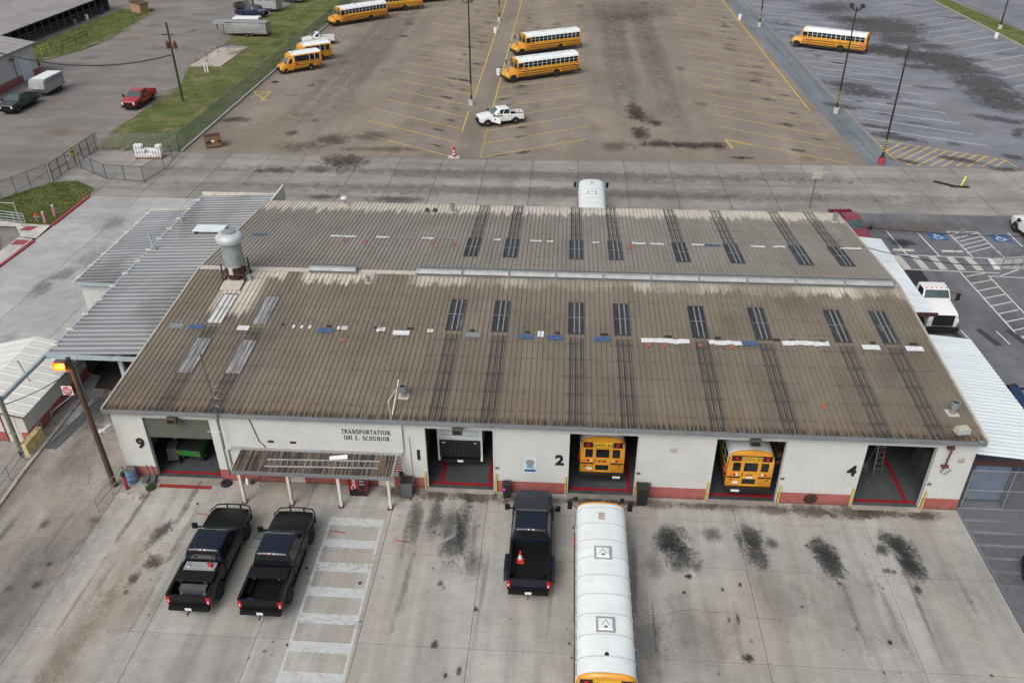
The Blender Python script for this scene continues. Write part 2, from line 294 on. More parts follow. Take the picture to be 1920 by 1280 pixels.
# ------------------------------------------------------------------ mesh helpers
class MB:
    def __init__(s): s.v = []; s.f = []; s.uv = None
    def quad(s, *p):
        b = len(s.v); s.v += [tuple(q) for q in p]; s.f.append(tuple(range(b, b+len(p)))); return s
    def box(s, c, d, rz=0, tx=1, ty=1):
        """box centred in x,y, c.z is the bottom; tx,ty shrink the top"""
        cx, cy, cz = c; hx, hy, h = d[0]/2, d[1]/2, d[2]; b = len(s.v); ca, sa = math.cos(rz), math.sin(rz)
        for k, (sx, sy) in ((0, (1, 1)), (1, (tx, ty))):
            for ax, ay in ((-1, -1), (1, -1), (1, 1), (-1, 1)):
                x, y = ax*hx*sx, ay*hy*sy; s.v.append((cx+x*ca-y*sa, cy+x*sa+y*ca, cz+h*k))
        s.f += [(b+3, b+2, b+1, b), (b+4, b+5, b+6, b+7)]+[(b+i, b+(i+1) % 4, b+4+(i+1) % 4, b+4+i) for i in range(4)]; return s
    def bb(s, x0, x1, y0, y1, z0, z1): return s.box(((x0+x1)/2, (y0+y1)/2, z0), (abs(x1-x0), abs(y1-y0), z1-z0))
    def tube(s, pts, r, n=8, cap=True, r1=None):
        pts = [Vector(p) for p in pts]; L = len(pts); b = len(s.v)
        up = Vector((0, 0, 1))
        for i, p in enumerate(pts):
            d = (pts[min(i+1, L-1)]-pts[max(i-1, 0)]).normalized()
            a = d.cross(up) if abs(d.z) < .95 else d.cross(Vector((0, 1, 0))); a.normalize(); c = d.cross(a)
            rr = r if r1 is None else r+(r1-r)*i/(L-1)
            for k in range(n):
                t = 2*math.pi*k/n; s.v.append(tuple(p+a*rr*math.cos(t)+c*rr*math.sin(t)))
        for i in range(L-1):
            for k in range(n):
                k2 = (k+1) % n; s.f.append((b+i*n+k, b+i*n+k2, b+(i+1)*n+k2, b+(i+1)*n+k))
        if cap: s.f += [tuple(b+n-1-k for k in range(n)), tuple(b+(L-1)*n+k for k in range(n))]
        return s
    def beam(s, p, q, w, h):
        p, q = Vector(p), Vector(q); d = (q-p).normalized(); a = d.cross(Vector((0, 0, 1)))
        if a.length < .01: a = Vector((1, 0, 0))
        a.normalize(); c = a.cross(d); b = len(s.v)
        for e in (p, q):
            for u, vv in ((-1, -1), (1, -1), (1, 1), (-1, 1)): s.v.append(tuple(e+a*u*w/2+c*vv*h/2))
        s.f += [(b, b+1, b+2, b+3), (b+7, b+6, b+5, b+4)]+[(b+(i+1) % 4, b+i, b+4+i, b+4+(i+1) % 4) for i in range(4)]; return s
    def lathe(s, prof, c=(0, 0, 0), n=14, ax='z'):
        b = len(s.v); m = len(prof)
        for r, h in prof:
            for k in range(n):
                t = 2*math.pi*k/n; p, q = r*math.cos(t), r*math.sin(t)
                s.v.append((c[0]+p, c[1]+q, c[2]+h) if ax == 'z' else ((c[0]+p, c[1]+h, c[2]+q) if ax == 'y' else (c[0]+h, c[1]+p, c[2]+q)))
        for i in range(m-1):
            for k in range(n): s.f.append((b+i*n+k, b+i*n+(k+1) % n, b+(i+1)*n+(k+1) % n, b+(i+1)*n+k))
        s.f += [tuple(b+n-1-k for k in range(n)), tuple(b+(m-1)*n+k for k in range(n))]; return s
    def prism(s, poly, z0, z1):
        b = len(s.v); n = len(poly)
        s.v += [(x, y, z0) for x, y in poly]+[(x, y, z1) for x, y in poly]
        s.f += [tuple(b+n-1-i for i in range(n)), tuple(b+n+i for i in range(n))]+[(b+i, b+(i+1) % n, b+n+(i+1) % n, b+n+i) for i in range(n)]; return s
    def mesh(s, name, fix=True):
        me = bpy.data.meshes.new(name); me.from_pydata(s.v, [], s.f)
        if fix:
            bm = bmesh.new(); bm.from_mesh(me); bmesh.ops.recalc_face_normals(bm, faces=bm.faces); bm.to_mesh(me); bm.free()
        me.update(); return me
    def build(s, name, mat, parent=None, ang=40, fix=True): return O(name, s.mesh(name, fix), mat, parent, ang)
def O(name, me, mat, parent=None, ang=40):
    if isinstance(me, bmesh.types.BMesh):
        bm = me; me = bpy.data.meshes.new(name); bm.to_mesh(me); bm.free()
    if ang and len(me.polygons):
        me.polygons.foreach_set('use_smooth', [True]*len(me.polygons)); me.set_sharp_from_angle(angle=RAD(ang))
    if not me.materials: me.materials.append(M[mat] if isinstance(mat, str) else mat)
    o = bpy.data.objects.new(name, me); col.objects.link(o)
    if parent: o.parent = parent
    return o
def tag(o, label=None, cat=None, group=None, kind=None):
    if label: o['label'] = label
    if cat: o['category'] = cat
    if group: o['group'] = group
    if kind: o['kind'] = kind
    return o
def thing(name, label, cat, loc=(0, 0, 0), rz=0, group=None):
    o = bpy.data.objects.new(name, None); col.objects.link(o); o.empty_display_size = .3
    o.location = loc; o.rotation_euler = (0, 0, rz); return tag(o, label, cat, group)
def struct(name, mb, mat, ang=None): return tag(mb.build(name, mat, None, ang), kind='structure')
KIDS = {}
def copy_tree(o, parent=None):
    c = o.copy(); col.objects.link(c); c.parent = parent
    for ch in o.children: copy_tree(ch, c)
    return c
def dup(o, loc, rz, label, group=None):
    c = copy_tree(o); c.location = loc; c.rotation_euler = (0, 0, rz); c['label'] = label
    if group: c['group'] = group
    return c
def text(s, size, mat, name, parent, loc, rot, ext=.01, bold=0, xs=1, shear=0, align='CENTER', spacing=1):
    cu = bpy.data.curves.new(name, 'FONT'); cu.body = s; cu.size = size; cu.extrude = ext; cu.align_x = align; cu.align_y = 'CENTER'
    cu.offset = bold; cu.shear = shear; cu.space_character = spacing; cu.resolution_u = 3
    tmp = bpy.data.objects.new('tmp', cu); col.objects.link(tmp)
    dg = bpy.context.evaluated_depsgraph_get(); dg.update()
    me = bpy.data.meshes.new_from_object(tmp.evaluated_get(dg)); bpy.data.objects.remove(tmp)
    me.materials.clear(); o = O(name, me, mat, parent, None); o.location = loc; o.rotation_euler = rot; o.scale = (xs, 1, 1); return o
def flat(poly, z=0.0):
    return MB().quad(*[(p[0], p[1], z) for p in poly])
LAYERS = []
ZL = [.004]
def stain(parent, cx, cy, sx, sy, rgb, a, rz=0, name='oil_or_shade_patch', z=None):
    if z is None:
        r = .5*math.hypot(sx, sy) if abs(rz) > .02 else None; hx, hy = (r, r) if r else (sx/2, sy/2); k = 0
        bx = (cx-hx, cx+hx, cy-hy, cy+hy)
        while True:
            if k == len(LAYERS): LAYERS.append([])
            if all(bx[1] < q[0] or bx[0] > q[1] or bx[3] < q[2] or bx[2] > q[3] for q in LAYERS[k]): break
            k += 1
        LAYERS[k].append(bx); z = .017+.0012*k
    me = STM; o = bpy.data.objects.new(name, me); col.objects.link(o); o.parent = parent; o.location = (cx, cy, z); o.scale = (sx, sy, 1); o.rotation_euler = (0, 0, rz); o.color = (*rgb, a); return o
STM = MB().quad((-.5, -.5, 0), (.5, -.5, 0), (.5, .5, 0), (-.5, .5, 0)).mesh('stain'); STM.materials.append(M['stain'])
def line(parent, p, q, wd, rgb, name="parking_line", mat="paint_worn", z=None, a=1):
    if z is None: ZL[0] += .00004; z = ZL[0]
    p = Vector((p[0], p[1])); q = Vector((q[0], q[1])); d = (q-p).normalized(); n = Vector((-d.y, d.x))*wd/2
    o = MB().quad((*(p-n), z), (*(q-n), z), (*(q+n), z), (*(p+n), z)).build(name, mat, parent, None); o.color = (*rgb, a); return o
# ================================================================== SETTING
g0 = struct('ground', MB().quad((-900, -400, -.07), (900, -400, -.07), (900, 1400, -.07), (-900, 1400, -.07)), 'asphalt_gray')
struct('soil_bed', MB().quad((-24, -60, -.055), (125, -60, -.055), (125, 52.86, -.055), (-24, 52.86, -.055)), 'soil')
YEL = (.62, .44, .10); YEL2 = (.55, .38, .13); WHT = (.62, .63, .62)
# --- concrete slabs, joints left open over the soil
def slabs(name, xs, ys, mat, gap=.03, skip=None, z=0.0, jit=.004):
    root = tag(MB().quad((xs[0]+.05, ys[0]+.05, -.052), (xs[-1]-.05, ys[0]+.05, -.052), (xs[-1]-.05, ys[-1]-.05, -.052), (xs[0]+.05, ys[-1]-.05, -.052)).build(name, 'soil', None, None), kind='structure')
    for i in range(len(xs)-1):
        for j in range(len(ys)-1):
            if skip and skip(i, j): continue
            g = gap/2; zz = z+random.uniform(-jit, 0)
            MB().bb(xs[i]+g, xs[i+1]-g, ys[j]+g, ys[j+1]-g, -.05, zz).build('slab', mat, root, None)
    return root
apron = slabs('concrete_apron', [-1.15, 4.4, 9.6, 14.25, 19.3, 25.9, 32.5, 39.2, 44.4], [-40, -32, -24, -15.8, -10.4, -4.95, -1.67, -.02], 'concrete_apron', .022)
drive = slabs('concrete_driveway', [-24, -19, -13.5, -7.3, -1.15], [-40, -32, -24, -15.8, -10.4, -5, -.2, 4.4], 'concrete_drive', .022)
yard = slabs('concrete_yard', [-23.6, -18.6, -13.6, -7.4, -1.15], [4.4, 9.2, 14, 18.7, 23.5, 28.6, 34.4, 40.0], 'concrete_yard', .035)
road = slabs('concrete_road', [-29.5, -23.7, -19, -14, -9.6, -5.5, .7, 5.1, 9.7, 14.5, 19.45, 24.3, 29.2, 34, 38.9, 43.4, 47.9, 53, 58.3, 63.4, 68.5, 74, 80, 88, 96, 105, 115], [40.0, 46.4, 52.86], 'concrete_road', .05)
road2 = slabs('building_back_apron', [-1.15, .7, 5.1, 9.7, 14.5, 19.45, 24.3, 29.2, 34, 38.9, 45.2], [28.5, 40.0], 'concrete_road', .05)
struct('carport_shade_sheet', flat([(-7.3, 8.2), (-1.2, 7.4), (-1.2, 31.8), (-8.45, 31.8), (-8.45, 9.8), (-7.6, 9.6)], .006), 'painted_shade_floor')  # dark sheet: deep canopy shade painted onto the ground
# --- asphalt sheets
lot = struct('parking_lot', flat([(-19.6, 52.88), (55.2, 52.88), (54.6, 75), (54.2, 150), (54, 420), (-20.6, 420)], -.004), 'asphalt_brown')
swale = struct('drainage_swale', flat([(55.2, 52.88), (58.3, 52.88), (58.0, 420), (54, 420), (54.2, 150), (54.6, 75)], -.006), 'asphalt_swale')
lot2 = struct('overflow_parking_lot', flat([(58.3, 52.88), (125, 52.88), (125, 100), (95.7, 110), (95.5, 420), (58.0, 420)], -.004), 'asphalt_blue')
lot3 = struct('far_parking_lot', flat([(101, 100), (125, 100), (330, 100), (330, 420), (101, 420)], -.012), 'asphalt_blue')
struct('right_asphalt', flat([(44.42, -60), (140, -60), (140, 39.98), (44.42, 39.98)], -.006), 'asphalt_dark')
rlot = struct('visitor_parking', flat([(44.5, 19.4), (100, 19.4), (100, 39.97), (44.5, 39.97)], -.001), 'asphalt_dark')
far_road = struct('gravel_road', flat([(-330, 46), (-31.5, 46), (-29.5, 53), (-30.9, 59), (-30.9, 80), (-34, 90), (-34.3, 123), (-32, 145), (-32, 420), (-330, 420)], -.03), 'asphalt_gray')
struct('left_road', flat([(-330, 30), (-31.7, 30), (-31.7, 46), (-330, 46)], -.034), 'asphalt_gray')
# --- grass strips
def grass(name, poly, n, label, z=.0, hmin=.03, hmax=.10):
    base = struct(name, flat(poly, z), 'grass_ground')
    xs = [p[0] for p in poly]; ys = [p[1] for p in poly]
    def inside(x, y):
        r = False; j = len(poly)-1
        for i in range(len(poly)):
            (xi, yi), (xj, yj) = poly[i], poly[j]
            if (yi > y) != (yj > y) and x < (xj-xi)*(y-yi)/(yj-yi)+xi: r = not r
            j = i
        return r
    vv = []; ff = []
    while len(ff) < n:
        x, y = random.uniform(min(xs), max(xs)), random.uniform(min(ys), max(ys))
        x += random.gauss(0, .12); y += random.gauss(0, .12)
        if not inside(x, y): continue
        a = random.uniform(0, 6.28); h = random.uniform(hmin, hmax); wd = random.uniform(.03, .08); b = len(vv)
        vv += [(x-wd*math.cos(a), y-wd*math.sin(a), z), (x+wd*math.cos(a), y+wd*math.sin(a), z), (x+random.gauss(0, .05), y+random.gauss(0, .05), z+h)]; ff.append((b, b+1, b+2))
    me = bpy.data.meshes.new('grass'); me.from_pydata(vv, [], ff)
    tag(O('grass', me, 'grass_blade', None, None), label, 'grass', kind='stuff')
grass('grass_strip', [(-30.9, 59), (-29.4, 53.6), (-20.1, 53.6), (-20.6, 100), (-21, 145), (-21, 420), (-32, 420), (-32.5, 145), (-34.3, 123), (-33.9, 105), (-29, 104), (-29, 90), (-33.5, 89.5), (-31, 80)], 60000, 'mown green grass strip between the fence and the grey road', .012)
grass('grass_corner', [(-29.4, 43.2), (-27, 43.8), (-24.2, 41.8), (-23.75, 39.6), (-23.78, 33.0), (-26.4, 33.0), (-29.4, 33.9), (-33, 37.2)], 16000, 'green grass corner by the hydrant and red kerb', .06)
grass('grass_patch', [(-33, 30.6), (-27.4, 30.6), (-25.5, 27.6), (-25.0, 24), (-36, 24)], 4000, 'grass patch beside the white sidewalk at the left edge', .05)
grass('grass_bank', [(-66, 90), (-58.5, 91), (-55, 99.5), (-54.5, 107), (-57, 131), (-58.5, 134), (-64.5, 133), (-65.2, 102)], 26000, 'green grass bank in front of the open livestock barn', .0)
grass('grass_median', [(95.7, 100), (101, 100), (100.6, 119), (99, 150), (99, 300), (95.5, 300)], 12000, 'dry grass median strip at the far right of the lots', .06)
# --- kerbs
def kerb(name, pts, wd, h, mat, label):
    mb = MB()
    for p, q in zip(pts[:-1], pts[1:]): mb.beam((*p, h/2), (*q, h/2), wd, h)
    return tag(mb.build(name, mat, None, None), kind='structure')
kerb('lot_kerb', [(-19.85, 53.2), (-20.2, 90), (-20.6, 131), (-20.7, 260)], .22, .14, 'concrete_white', '')
kerb('red_kerb', [(-23.65, 32.9), (-23.7, 39.8)], .22, .15, 'kerb_red', '')
kerb('red_kerb', [(-23.62, 20), (-23.7, 24.5), (-23.5, 29.6)], .2, .13, 'kerb_red', '')
kerb('median_kerb', [(95.6, 108), (95.5, 160), (95.4, 300)], .25, .15, 'concrete_block', '')
struct('sidewalk', flat([(-29.5, 33.8), (-25.4, 33.0), (-23.8, 32.9), (-23.6, 30.1), (-25.1, 30.3), (-26.8, 32.4), (-29.5, 32.4)], .07), 'walk_concrete')
struct('sidewalk', MB().prism([(-25.3, 20), (-23.75, 20), (-23.75, 29.8), (-25.2, 30.2)], -.02, .12), 'walk_concrete')
struct('red_paving', flat([(-26.1, 31.6), (-25.0, 31.6), (-24.8, 32.6), (-25.9, 32.6)], .076), 'tile_red')
struct('red_paving', flat([(-25.1, 28.6), (-23.9, 28.6), (-23.9, 29.6), (-25.1, 29.6)], .126), 'tile_red')
pad = struct('concrete_pad', MB().prism([(-33.7, 90.2), (-29.0, 90.3), (-29.0, 102), (-33.4, 101.8)], -.02, .10), 'pad_concrete')
# --- painted markings
def rows(parent, x0, x1, y0, step, n, ang, rgb, a=.85, skip=()):
    dx = x1-x0; dy = dx*math.tan(RAD(ang))
    for i in range(n):
        if i in skip: continue
        sh0 = random.uniform(0, 1.0); 
        y = y0+i*step
        if ang < 0: line(parent, (x0+sh0, y-dy+ -sh0*math.tan(RAD(-ang))), (x1, y), .16, rgb, a=a)
        else: line(parent, (x0, y), (x1-sh0, y+dy-sh0*math.tan(RAD(ang))), .16, rgb, a=a)
rows(lot, -2, 10.3, 53.3, 4.77, 24, -32, YEL, .9)
rows(lot, 13.6, 25.8, 53.1, 4.63, 22, 30.3, YEL, .85)
rows(lot, 41.0, 53.4, 53.2, 4.65, 22, -32, YEL, .85)
rows(lot2, 58.5, 70.3, 59.9, 4.1, 24, -26.5, WHT, .9)
rows(lot2, 83.6, 95.2, 84.8, 4.24, 20, 31.5, WHT, .85)
line(lot, (10.64, 61.7), (10.54, 69.9), .14, YEL); line(lot, (10.6, 75.9), (9.9, 170), .14, YEL)
line(lot, (13.66, 53.4), (13.5, 63.6), .14, YEL, a=.6); line(lot, (13.5, 66), (13.0, 170), .14, YEL); line(lot, (53.5, 72.2), (53.6, 150), .16, YEL)
line(lot2, (58.4, 54.8), (58.2, 62), .16, YEL2); line(swale, (58.15, 62), (57.95, 150), .16, (.5, .42, .3), a=.7)
line(lot, (41.2, 60.5), (44, 58.6), .2, YEL); line(lot, (41.2, 60.5), (41.6, 57.6), .2, YEL)
for a, b in (((475, 172), (500, 190)), ((475, 172), (508, 172)), ((508, 172), (488, 191)), ((470, 182), (508, 172))): line(lot, G(*a), G(*b), .16, YEL)
# yellow hatch in front of the red-based pole
hx = [(58.33, 61.6), (70.2, 55.45)]
line(lot2, *hx, .14, YEL2, mat='paint_fresh'); line(lot2, (58.42, 54.8), (59.8, 53.1), .14, YEL2, mat='paint_fresh'); line(lot2, (70.2, 55.45), (70.6, 53.2), .14, YEL2, mat='paint_fresh')
HB = [(885, 1130), (910, 1160), (945, 1190), (985, 1215), (1040, 1240), (1120, 1245), (1215, 1245), (1305, 1250), (1410, 1248), (1490, 1254), (1605, 1248), (1705, 1248)]
HT = [(990, 1085), (1050, 1098), (1135, 1100), (1210, 1105), (1280, 1118), (1350, 1130), (1425, 1140), (1495, 1150), (1570, 1160), (1645, 1170), (1720, 1190), (1785, 1203)]
for a, b in zip(HB, HT): line(lot2, G(1440+a[0]/4, a[1]/4), G(1440+b[0]/4, b[1]/4), .2, YEL2, mat='paint_fresh')
line(lot2, G(1662, 284), G(1690, 268), .2, YEL2, mat='paint_fresh')
# front crosswalk
line(apron, (11.14, -2.57), (11.27, -13.6), .14, WHT, 'crosswalk_line', 'paint_worn', a=.7); line(apron, (13.88, -2.6), (14.08, -13.4), .14, WHT, 'crosswalk_line', 'paint_worn', a=.7)
for i in range(7):
    y = -2.87-i*1.575; line(apron, (11.2, y), (13.9+.02*i, y), .58, (.55, .57, .57), 'crosswalk_bar', 'paint_worn', a=.8)
# visitor parking: bays, hatch, crosswalk, accessible symbols
for a, b in (((51.79, 36.3), (52.04, 31.35)), ((54.43, 36.35), (54.68, 31.2)), ((57.15, 36.3), (57.4, 31.2)), ((59.79, 36.26), (60.0, 31.25)), ((62.44, 36.3), (62.5, 31.2)), ((65.1, 36.3), (65.2, 31.2)), ((57.1, 36.28), (59.82, 36.26)), ((50.4, 31.29), (58.8, 30.98)), ((50.4, 28.57), (58.4, 28.28)),
             ((55.28, 28.3), (55.6, 17)), ((57.31, 27.7), (57.6, 17)), ((57.31, 27.7), (60.6, 27.5)), ((58.3, 27.8), (60.2, 29.0))):
    line(rlot, a, b, .11, WHT, mat='paint_fresh')
for i in range(7): line(rlot, (57.2+i*.02, 31.9+i*.72), (59.8, 32.9+i*.72+.35) if i < 5 else (57.2+(36.25-31.9-i*.72)*1.3, 36.2), .1, WHT, mat='paint_fresh')
for i in range(5): line(rlot, (51.25+i*1.45, 28.65), (51.1+i*1.45, 31.2), .62, (.55, .54, .5), 'crosswalk_bar', 'paint_fresh', a=.85)
line(rlot, (58.5, 28.9), (58.75, 30.9), .5, WHT, 'crosswalk_bar', 'paint_fresh')
for i in range(9): line(rlot, (55.45, 27.5-i*1.2), (57.3, 28.3-i*1.2-.05), .1, WHT, mat='paint_fresh')
struct('curb_cut', flat([(55.7, 16.2), (57.8, 16.2), (57.6, 18.4), (55.7, 18.4)], .006), 'walk_concrete')
def accessible(cx, cy, rz):
    b = MB().quad((cx-.75, cy-.75, .0075), (cx+.75, cy-.75, .0075), (cx+.75, cy+.75, .0075), (cx-.75, cy+.75, .0075)).build('accessible_panel', 'paint_fresh', rlot, None); b.color = (.03, .11, .26, 1)
    mb = MB(); z = .0085
    def seg(p, q, wd):
        p, q = Vector(p), Vector(q); d = (q-p).normalized(); n = Vector((-d.y, d.x))*wd/2; mb.quad(*[(cx+s*k.x, cy+k.y, z) for s, k in ((1, p-n), (1, q-n), (1, q+n), (1, p+n))])
    arc = [(-.05+.33*math.cos(RAD(a)), -.18+.33*math.sin(RAD(a))) for a in range(110, 391, 20)]
    for p, q in zip(arc[:-1], arc[1:]): seg(p, q, .1)
    seg((-.1, .42), (-.05, 0), .11); seg((-.05, .0), (.27, 0), .1); seg((.27, .03), (.42, -.38), .1); seg((.38, -.36), (.52, -.32), .08); seg((-.08, .2), (.2, .2), .08); seg((-.17, .55), (-.03, .55), .15)
    o = mb.build('accessible_symbol', 'paint_fresh', rlot, None); o.color = (*WHT, 1)
accessible(55.95, 35.15, 0); accessible(61.3, 35.1, 0)
# --- stains with shapes of their own
OIL = (.022, .022, .024); BRN = (.07, .042, .026); GRY = (.07, .068, .066); RST = (.30, .17, .08); MUD = (.075, .058, .042)
for (x, y, sx, sy, a, rz) in ((1262, 1012, 2.1, 3.0, .75, .1), (1278, 1044, 2.2, 3.0, .75, .1), (1248, 1012, 2.4, 2.2, .4, 0), (1408, 1010, 1.9, 2.4, .75, .2), (1416, 1036, 1.8, 2.5, .7, .2), (1545, 1030, 1.9, 2.6, .85, .25), (1558, 1058, 1.7, 2.7, .85, .2), (1682, 1020, 1.7, 2.8, .8, .4), (1700, 1045, 1.8, 3.0, .85, .4), (1714, 1068, 1.7, 2.4, .8, .3), (842, 985, 1.9, 3.6, .42, -.1), (852, 1022, 2.0, 3.0, .5, 0), (884, 1060, 1.6, 2.2, .35, 0), (868, 1010, 2.6, 5.5, .22, 0)):
    p = G(x, y); stain(apron, p.x, p.y, sx*1.12, sy*1.12, (.035, .035, .036), a*.88, rz)
for (x, y, sx, sy, a) in ((1655, 1032, 1.2, 1.2, .6), (1664, 1071, .8, .7, .7), (1676, 1072, .5, .5, .6), (1446, 1018, 1, 1.2, .5), (1336, 1000, 1.6, 1.8, .45), (1720, 1105, .6, .9, .6), (1575, 1095, .5, .8, .6), (1292, 1080, .7, .6, .85), (1405, 1234, .8, .7, .7), (1384, 1160, .3, 1.0, .7), (826, 1094, .5, .6, .5), (1226, 1060, 2, 2.4, .22), (1220, 1200, 2, 5, .2), (815, 1208, .5, .7, .9), (893, 1142, .4, .6, .9), (860, 1257, .5, .7, .6), (1600, 1150, 6, 9, .12), (1300, 1180, 5, 6, .2), (1460, 1120, 4, 6, .14)):
    p = G(x, y); stain(apron, p.x, p.y, sx, sy, MUD if (x, y) in ((815, 1208), (893, 1142), (1384, 1160)) else OIL, a)
for i in range(170):
    x, y = random.uniform(3, 44), random.uniform(-13.5, -1.8); s = random.choice((.04, .05, .06, .08, .1, .16)); stain(apron, x, y, s*1.7, s*1.7*random.uniform(.8, 1.6), OIL, random.uniform(.25, .8))
for (x, y, sx, sy, a, rz) in ((300, 1000, 1.0, 3.0, .75, -.3), (285, 1055, 1.2, 1.5, .85, 0), (250, 1085, .8, 1.4, .85, -.3), (235, 1110, .5, .5, .7, 0), (68, 1097, .7, .8, .6, 0), (175, 975, 1.1, 1.0, .4, 0), (84, 983, .6, .9, .5, 0), (17, 1103, .6, .6, .4, 0), (92, 1057, .4, .4, .7, 0)):
    p = G(x, y); stain(drive if x < 200 else apron, p.x, p.y, sx*1.1, sy*1.1, OIL, a*.8, rz)
for (x, y, sx, sy, a, rz, c) in ((120, 1000, 6, 11, .40, -.1, GRY), (40, 1120, 5, 9, .42, 0, GRY), (150, 860, 5, 6, .3, 0, BRN), (130, 900, 4, 9, .25, .1, RST), (215, 1140, 2.2, 12, .5, -.08, RST), (140, 1200, 2.0, 8, .55, -.1, RST), (95, 1265, 1.4, 5, .6, -.3, RST), (235, 1050, 2.4, 8, .35, 0, RST), (120, 1225, 1.3, 9, .4, -.1, GRY), (270, 1145, 2, 2.6, .3, 0, RST), (180, 780, 4, 7, .4, 0, OIL), (35, 920, 1.2, 7, .55, 0, RST)):
    p = G(x, y); stain(drive if x < 160 else apron, p.x, p.y, sx*1.2, sy*1.2, (.34, .23, .13) if c == RST else ((.13, .12, .118) if c == GRY else c), a*.36, rz, 'rust_stain' if c == RST else 'oil_or_shade_patch')
# damp dirt along the foot of the front wall
for x0 in range(14, 44, 2): stain(apron, x0+random.uniform(-.3, .3)+.6, -.55, 3.6, random.uniform(.9, 1.7), MUD, random.uniform(.35, .75), 0, 'damp_dirt')
for x in (15.6, 16.6, 18.2): stain(apron, x, -2.5, 1.2, 5.5, (.04, .04, .045), .5, 0, 'oil_or_shade_patch')
# lot: oil at the heads of the bays
def bays(parent, x0, x1, y0, step, n, slope, a):
    for i in range(n):
        for k in range(random.choice((1, 1, 2))):
            x = random.uniform(x0, x1); y = y0+i*step+slope*(x-x1)+random.uniform(.8, 2.6)+step*.15
            stain(parent, x, y, random.uniform(1.8, 4.2), random.uniform(.7, 1.4), random.choice((OIL, (.05, .046, .044), (.06, .05, .045))), random.uniform(.3, a*.85), math.atan(slope))
bays(lot, 6.4, 9.4, 53.3, 4.77, 18, -.62, .95); bays(lot, 14.6, 18.5, 53.1, 4.63, 17, .58, .8); bays(lot, 48.5, 52.5, 53.2, 4.65, 17, -.62, .9); bays(lot2, 60, 66, 59.9, 4.1, 17, -.5, .9)
for (x, y, sx, sy, a, c) in ((1190, 210, 2.6, 8, .75, BRN), (1197, 219, 2, 4, .6, BRN), (1230, 232, 1.8, 2.6, .75, BRN), (1202, 250, 2.8, 5.5, .7, BRN), (1240, 270, 5, 3.2, .55, OIL), (1295, 273, 6, 2.6, .55, OIL), (1335, 272, 4, 2.6, .55, BRN), (1155, 275, 4.5, 4, .35, BRN), (1180, 20, 22, 26, .2, OIL), (1170, 33, 12, 10, .22, OIL), (620, 262, 5, 4.5, .45, OIL), (560, 275, 7, 4, .35, BRN), (650, 305, 6, 4.5, .5, BRN), (720, 280, 10, 2, .35, BRN), (545, 250, 2, 2, .5, OIL), (583, 161, 2, 1.2, .5, BRN), (516, 154, 1.6, 1.6, .75, BRN), (700, 255, 5, 4, .35, OIL), (440, 225, 4.5, 2.6, .5, OIL), (757, 68, 2, 1.6, .6, OIL), (1390, 296, 3, 1.2, .7, OIL)):
    p = G(x, y); par = lot if p.y > 52.9 else road; stain(par, p.x, p.y, sx*1.35, sy*1.35, c, a)
for i in range(60):
    stain(lot, random.uniform(-18, 54), random.uniform(54, 150), random.uniform(1, 4), random.uniform(1.5, 6), random.choice((BRN, OIL, GRY, RST)), random.uniform(.1, .3))
for x in (29.5, 31.5, 35.2, 37.0, -9, -11.5, -6.5): stain(lot, x, 105, 4.2, 120, (.10, .098, .096), .22, 0, 'tyre_track')
# dark resurfaced band and puddle marks on the right lot
WET = (.085, .078, .080)
for (x, y, sx, sy, a) in ((1660, 50, 16, 20, .8), (1600, 38, 12, 8, .7), (1690, 75, 9, 10, .75), (1650, 92, 8, 9, .7), (1690, 100, 12, 8, .8), (1740, 108, 12, 9, .85), (1770, 112, 10, 10, .85), (1720, 125, 6, 4, .7), (1800, 130, 10, 9, .85), (1835, 155, 9, 10, .85), (1865, 178, 8, 9, .85), (1890, 198, 8, 7, .8), (1745, 88, 7, 6, .6), (1560, 15, 12, 20, .5), (1880, 225, 9, 3, .6), (1590, 160, 9, 4, .7), (1620, 175, 9, 4, .75), (1580, 200, 7, 2.6, .6), (1680, 258, 7, 2.4, .85), (1640, 237, 4, 1.6, .8), (1800, 300, 6, 1.8, .8), (1700, 303, 4, 1.5, .6), (1902, 295, 2.4, 1.8, .9), (1908, 250, 1.5, 5, .7), (1790, 270, 2, 2, .5)):
    p = G(x, y); stain(lot2, p.x, p.y, sx*1.3, sy*1.3, WET, a, -.5)
for i in range(26):
    y = 56+i*4; stain(lot2, random.uniform(60, 94), y, random.uniform(4, 9), random.uniform(1.5, 3), random.choice((WET, GRY, (.22, .20, .18))), random.uniform(.2, .5), -.4)
for y in (38.2, 37.2, 43.5, 48.2): stain(road if y > 40 else road2, 22, y, 110 if y > 40 else 48, 4.2, (.12, .118, .115), .4, 0, 'tyre_track')
for (x, y, sx, sy, a) in ((640, 300, 6, 4, .45), (600, 318, 4, 2.4, .4), (740, 375, 7, 2.0, .45), (605, 369, 4, 1.5, .45), (515, 320, 5, 2, .4), (1885, 318, 5, 1.5, .6)):
    p = G(x, y); stain(road if p.y > 40 else road2, p.x, p.y, sx*1.3, sy*1.3, (.06, .052, .046), a)
for (x, y, sx, sy, a) in ((1680, 430, 9, 2, .4), (1690, 455, 3, 2, .6), (1620, 425, 5, 3, .4), (1740, 425, 12, 4, .3)):
    p = G(x, y); stain(rlot, p.x, p.y, sx*1.3, sy*1.3, (.16, .12, .10) if a < .5 else OIL, a)
for i in range(14):
    p = (random.uniform(-22, -9), random.uniform(6, 38)); stain(yard, *p, random.uniform(1.5, 5), random.uniform(2, 7), GRY, random.uniform(.1, .35))
for i in range(22):
    stain(far_road, random.uniform(-52, -33), random.uniform(55, 140), random.uniform(2, 7), random.uniform(2, 6), random.choice((GRY, RST, (.3, .28, .25))), random.uniform(.1, .3), z=-.02+i*.0002)
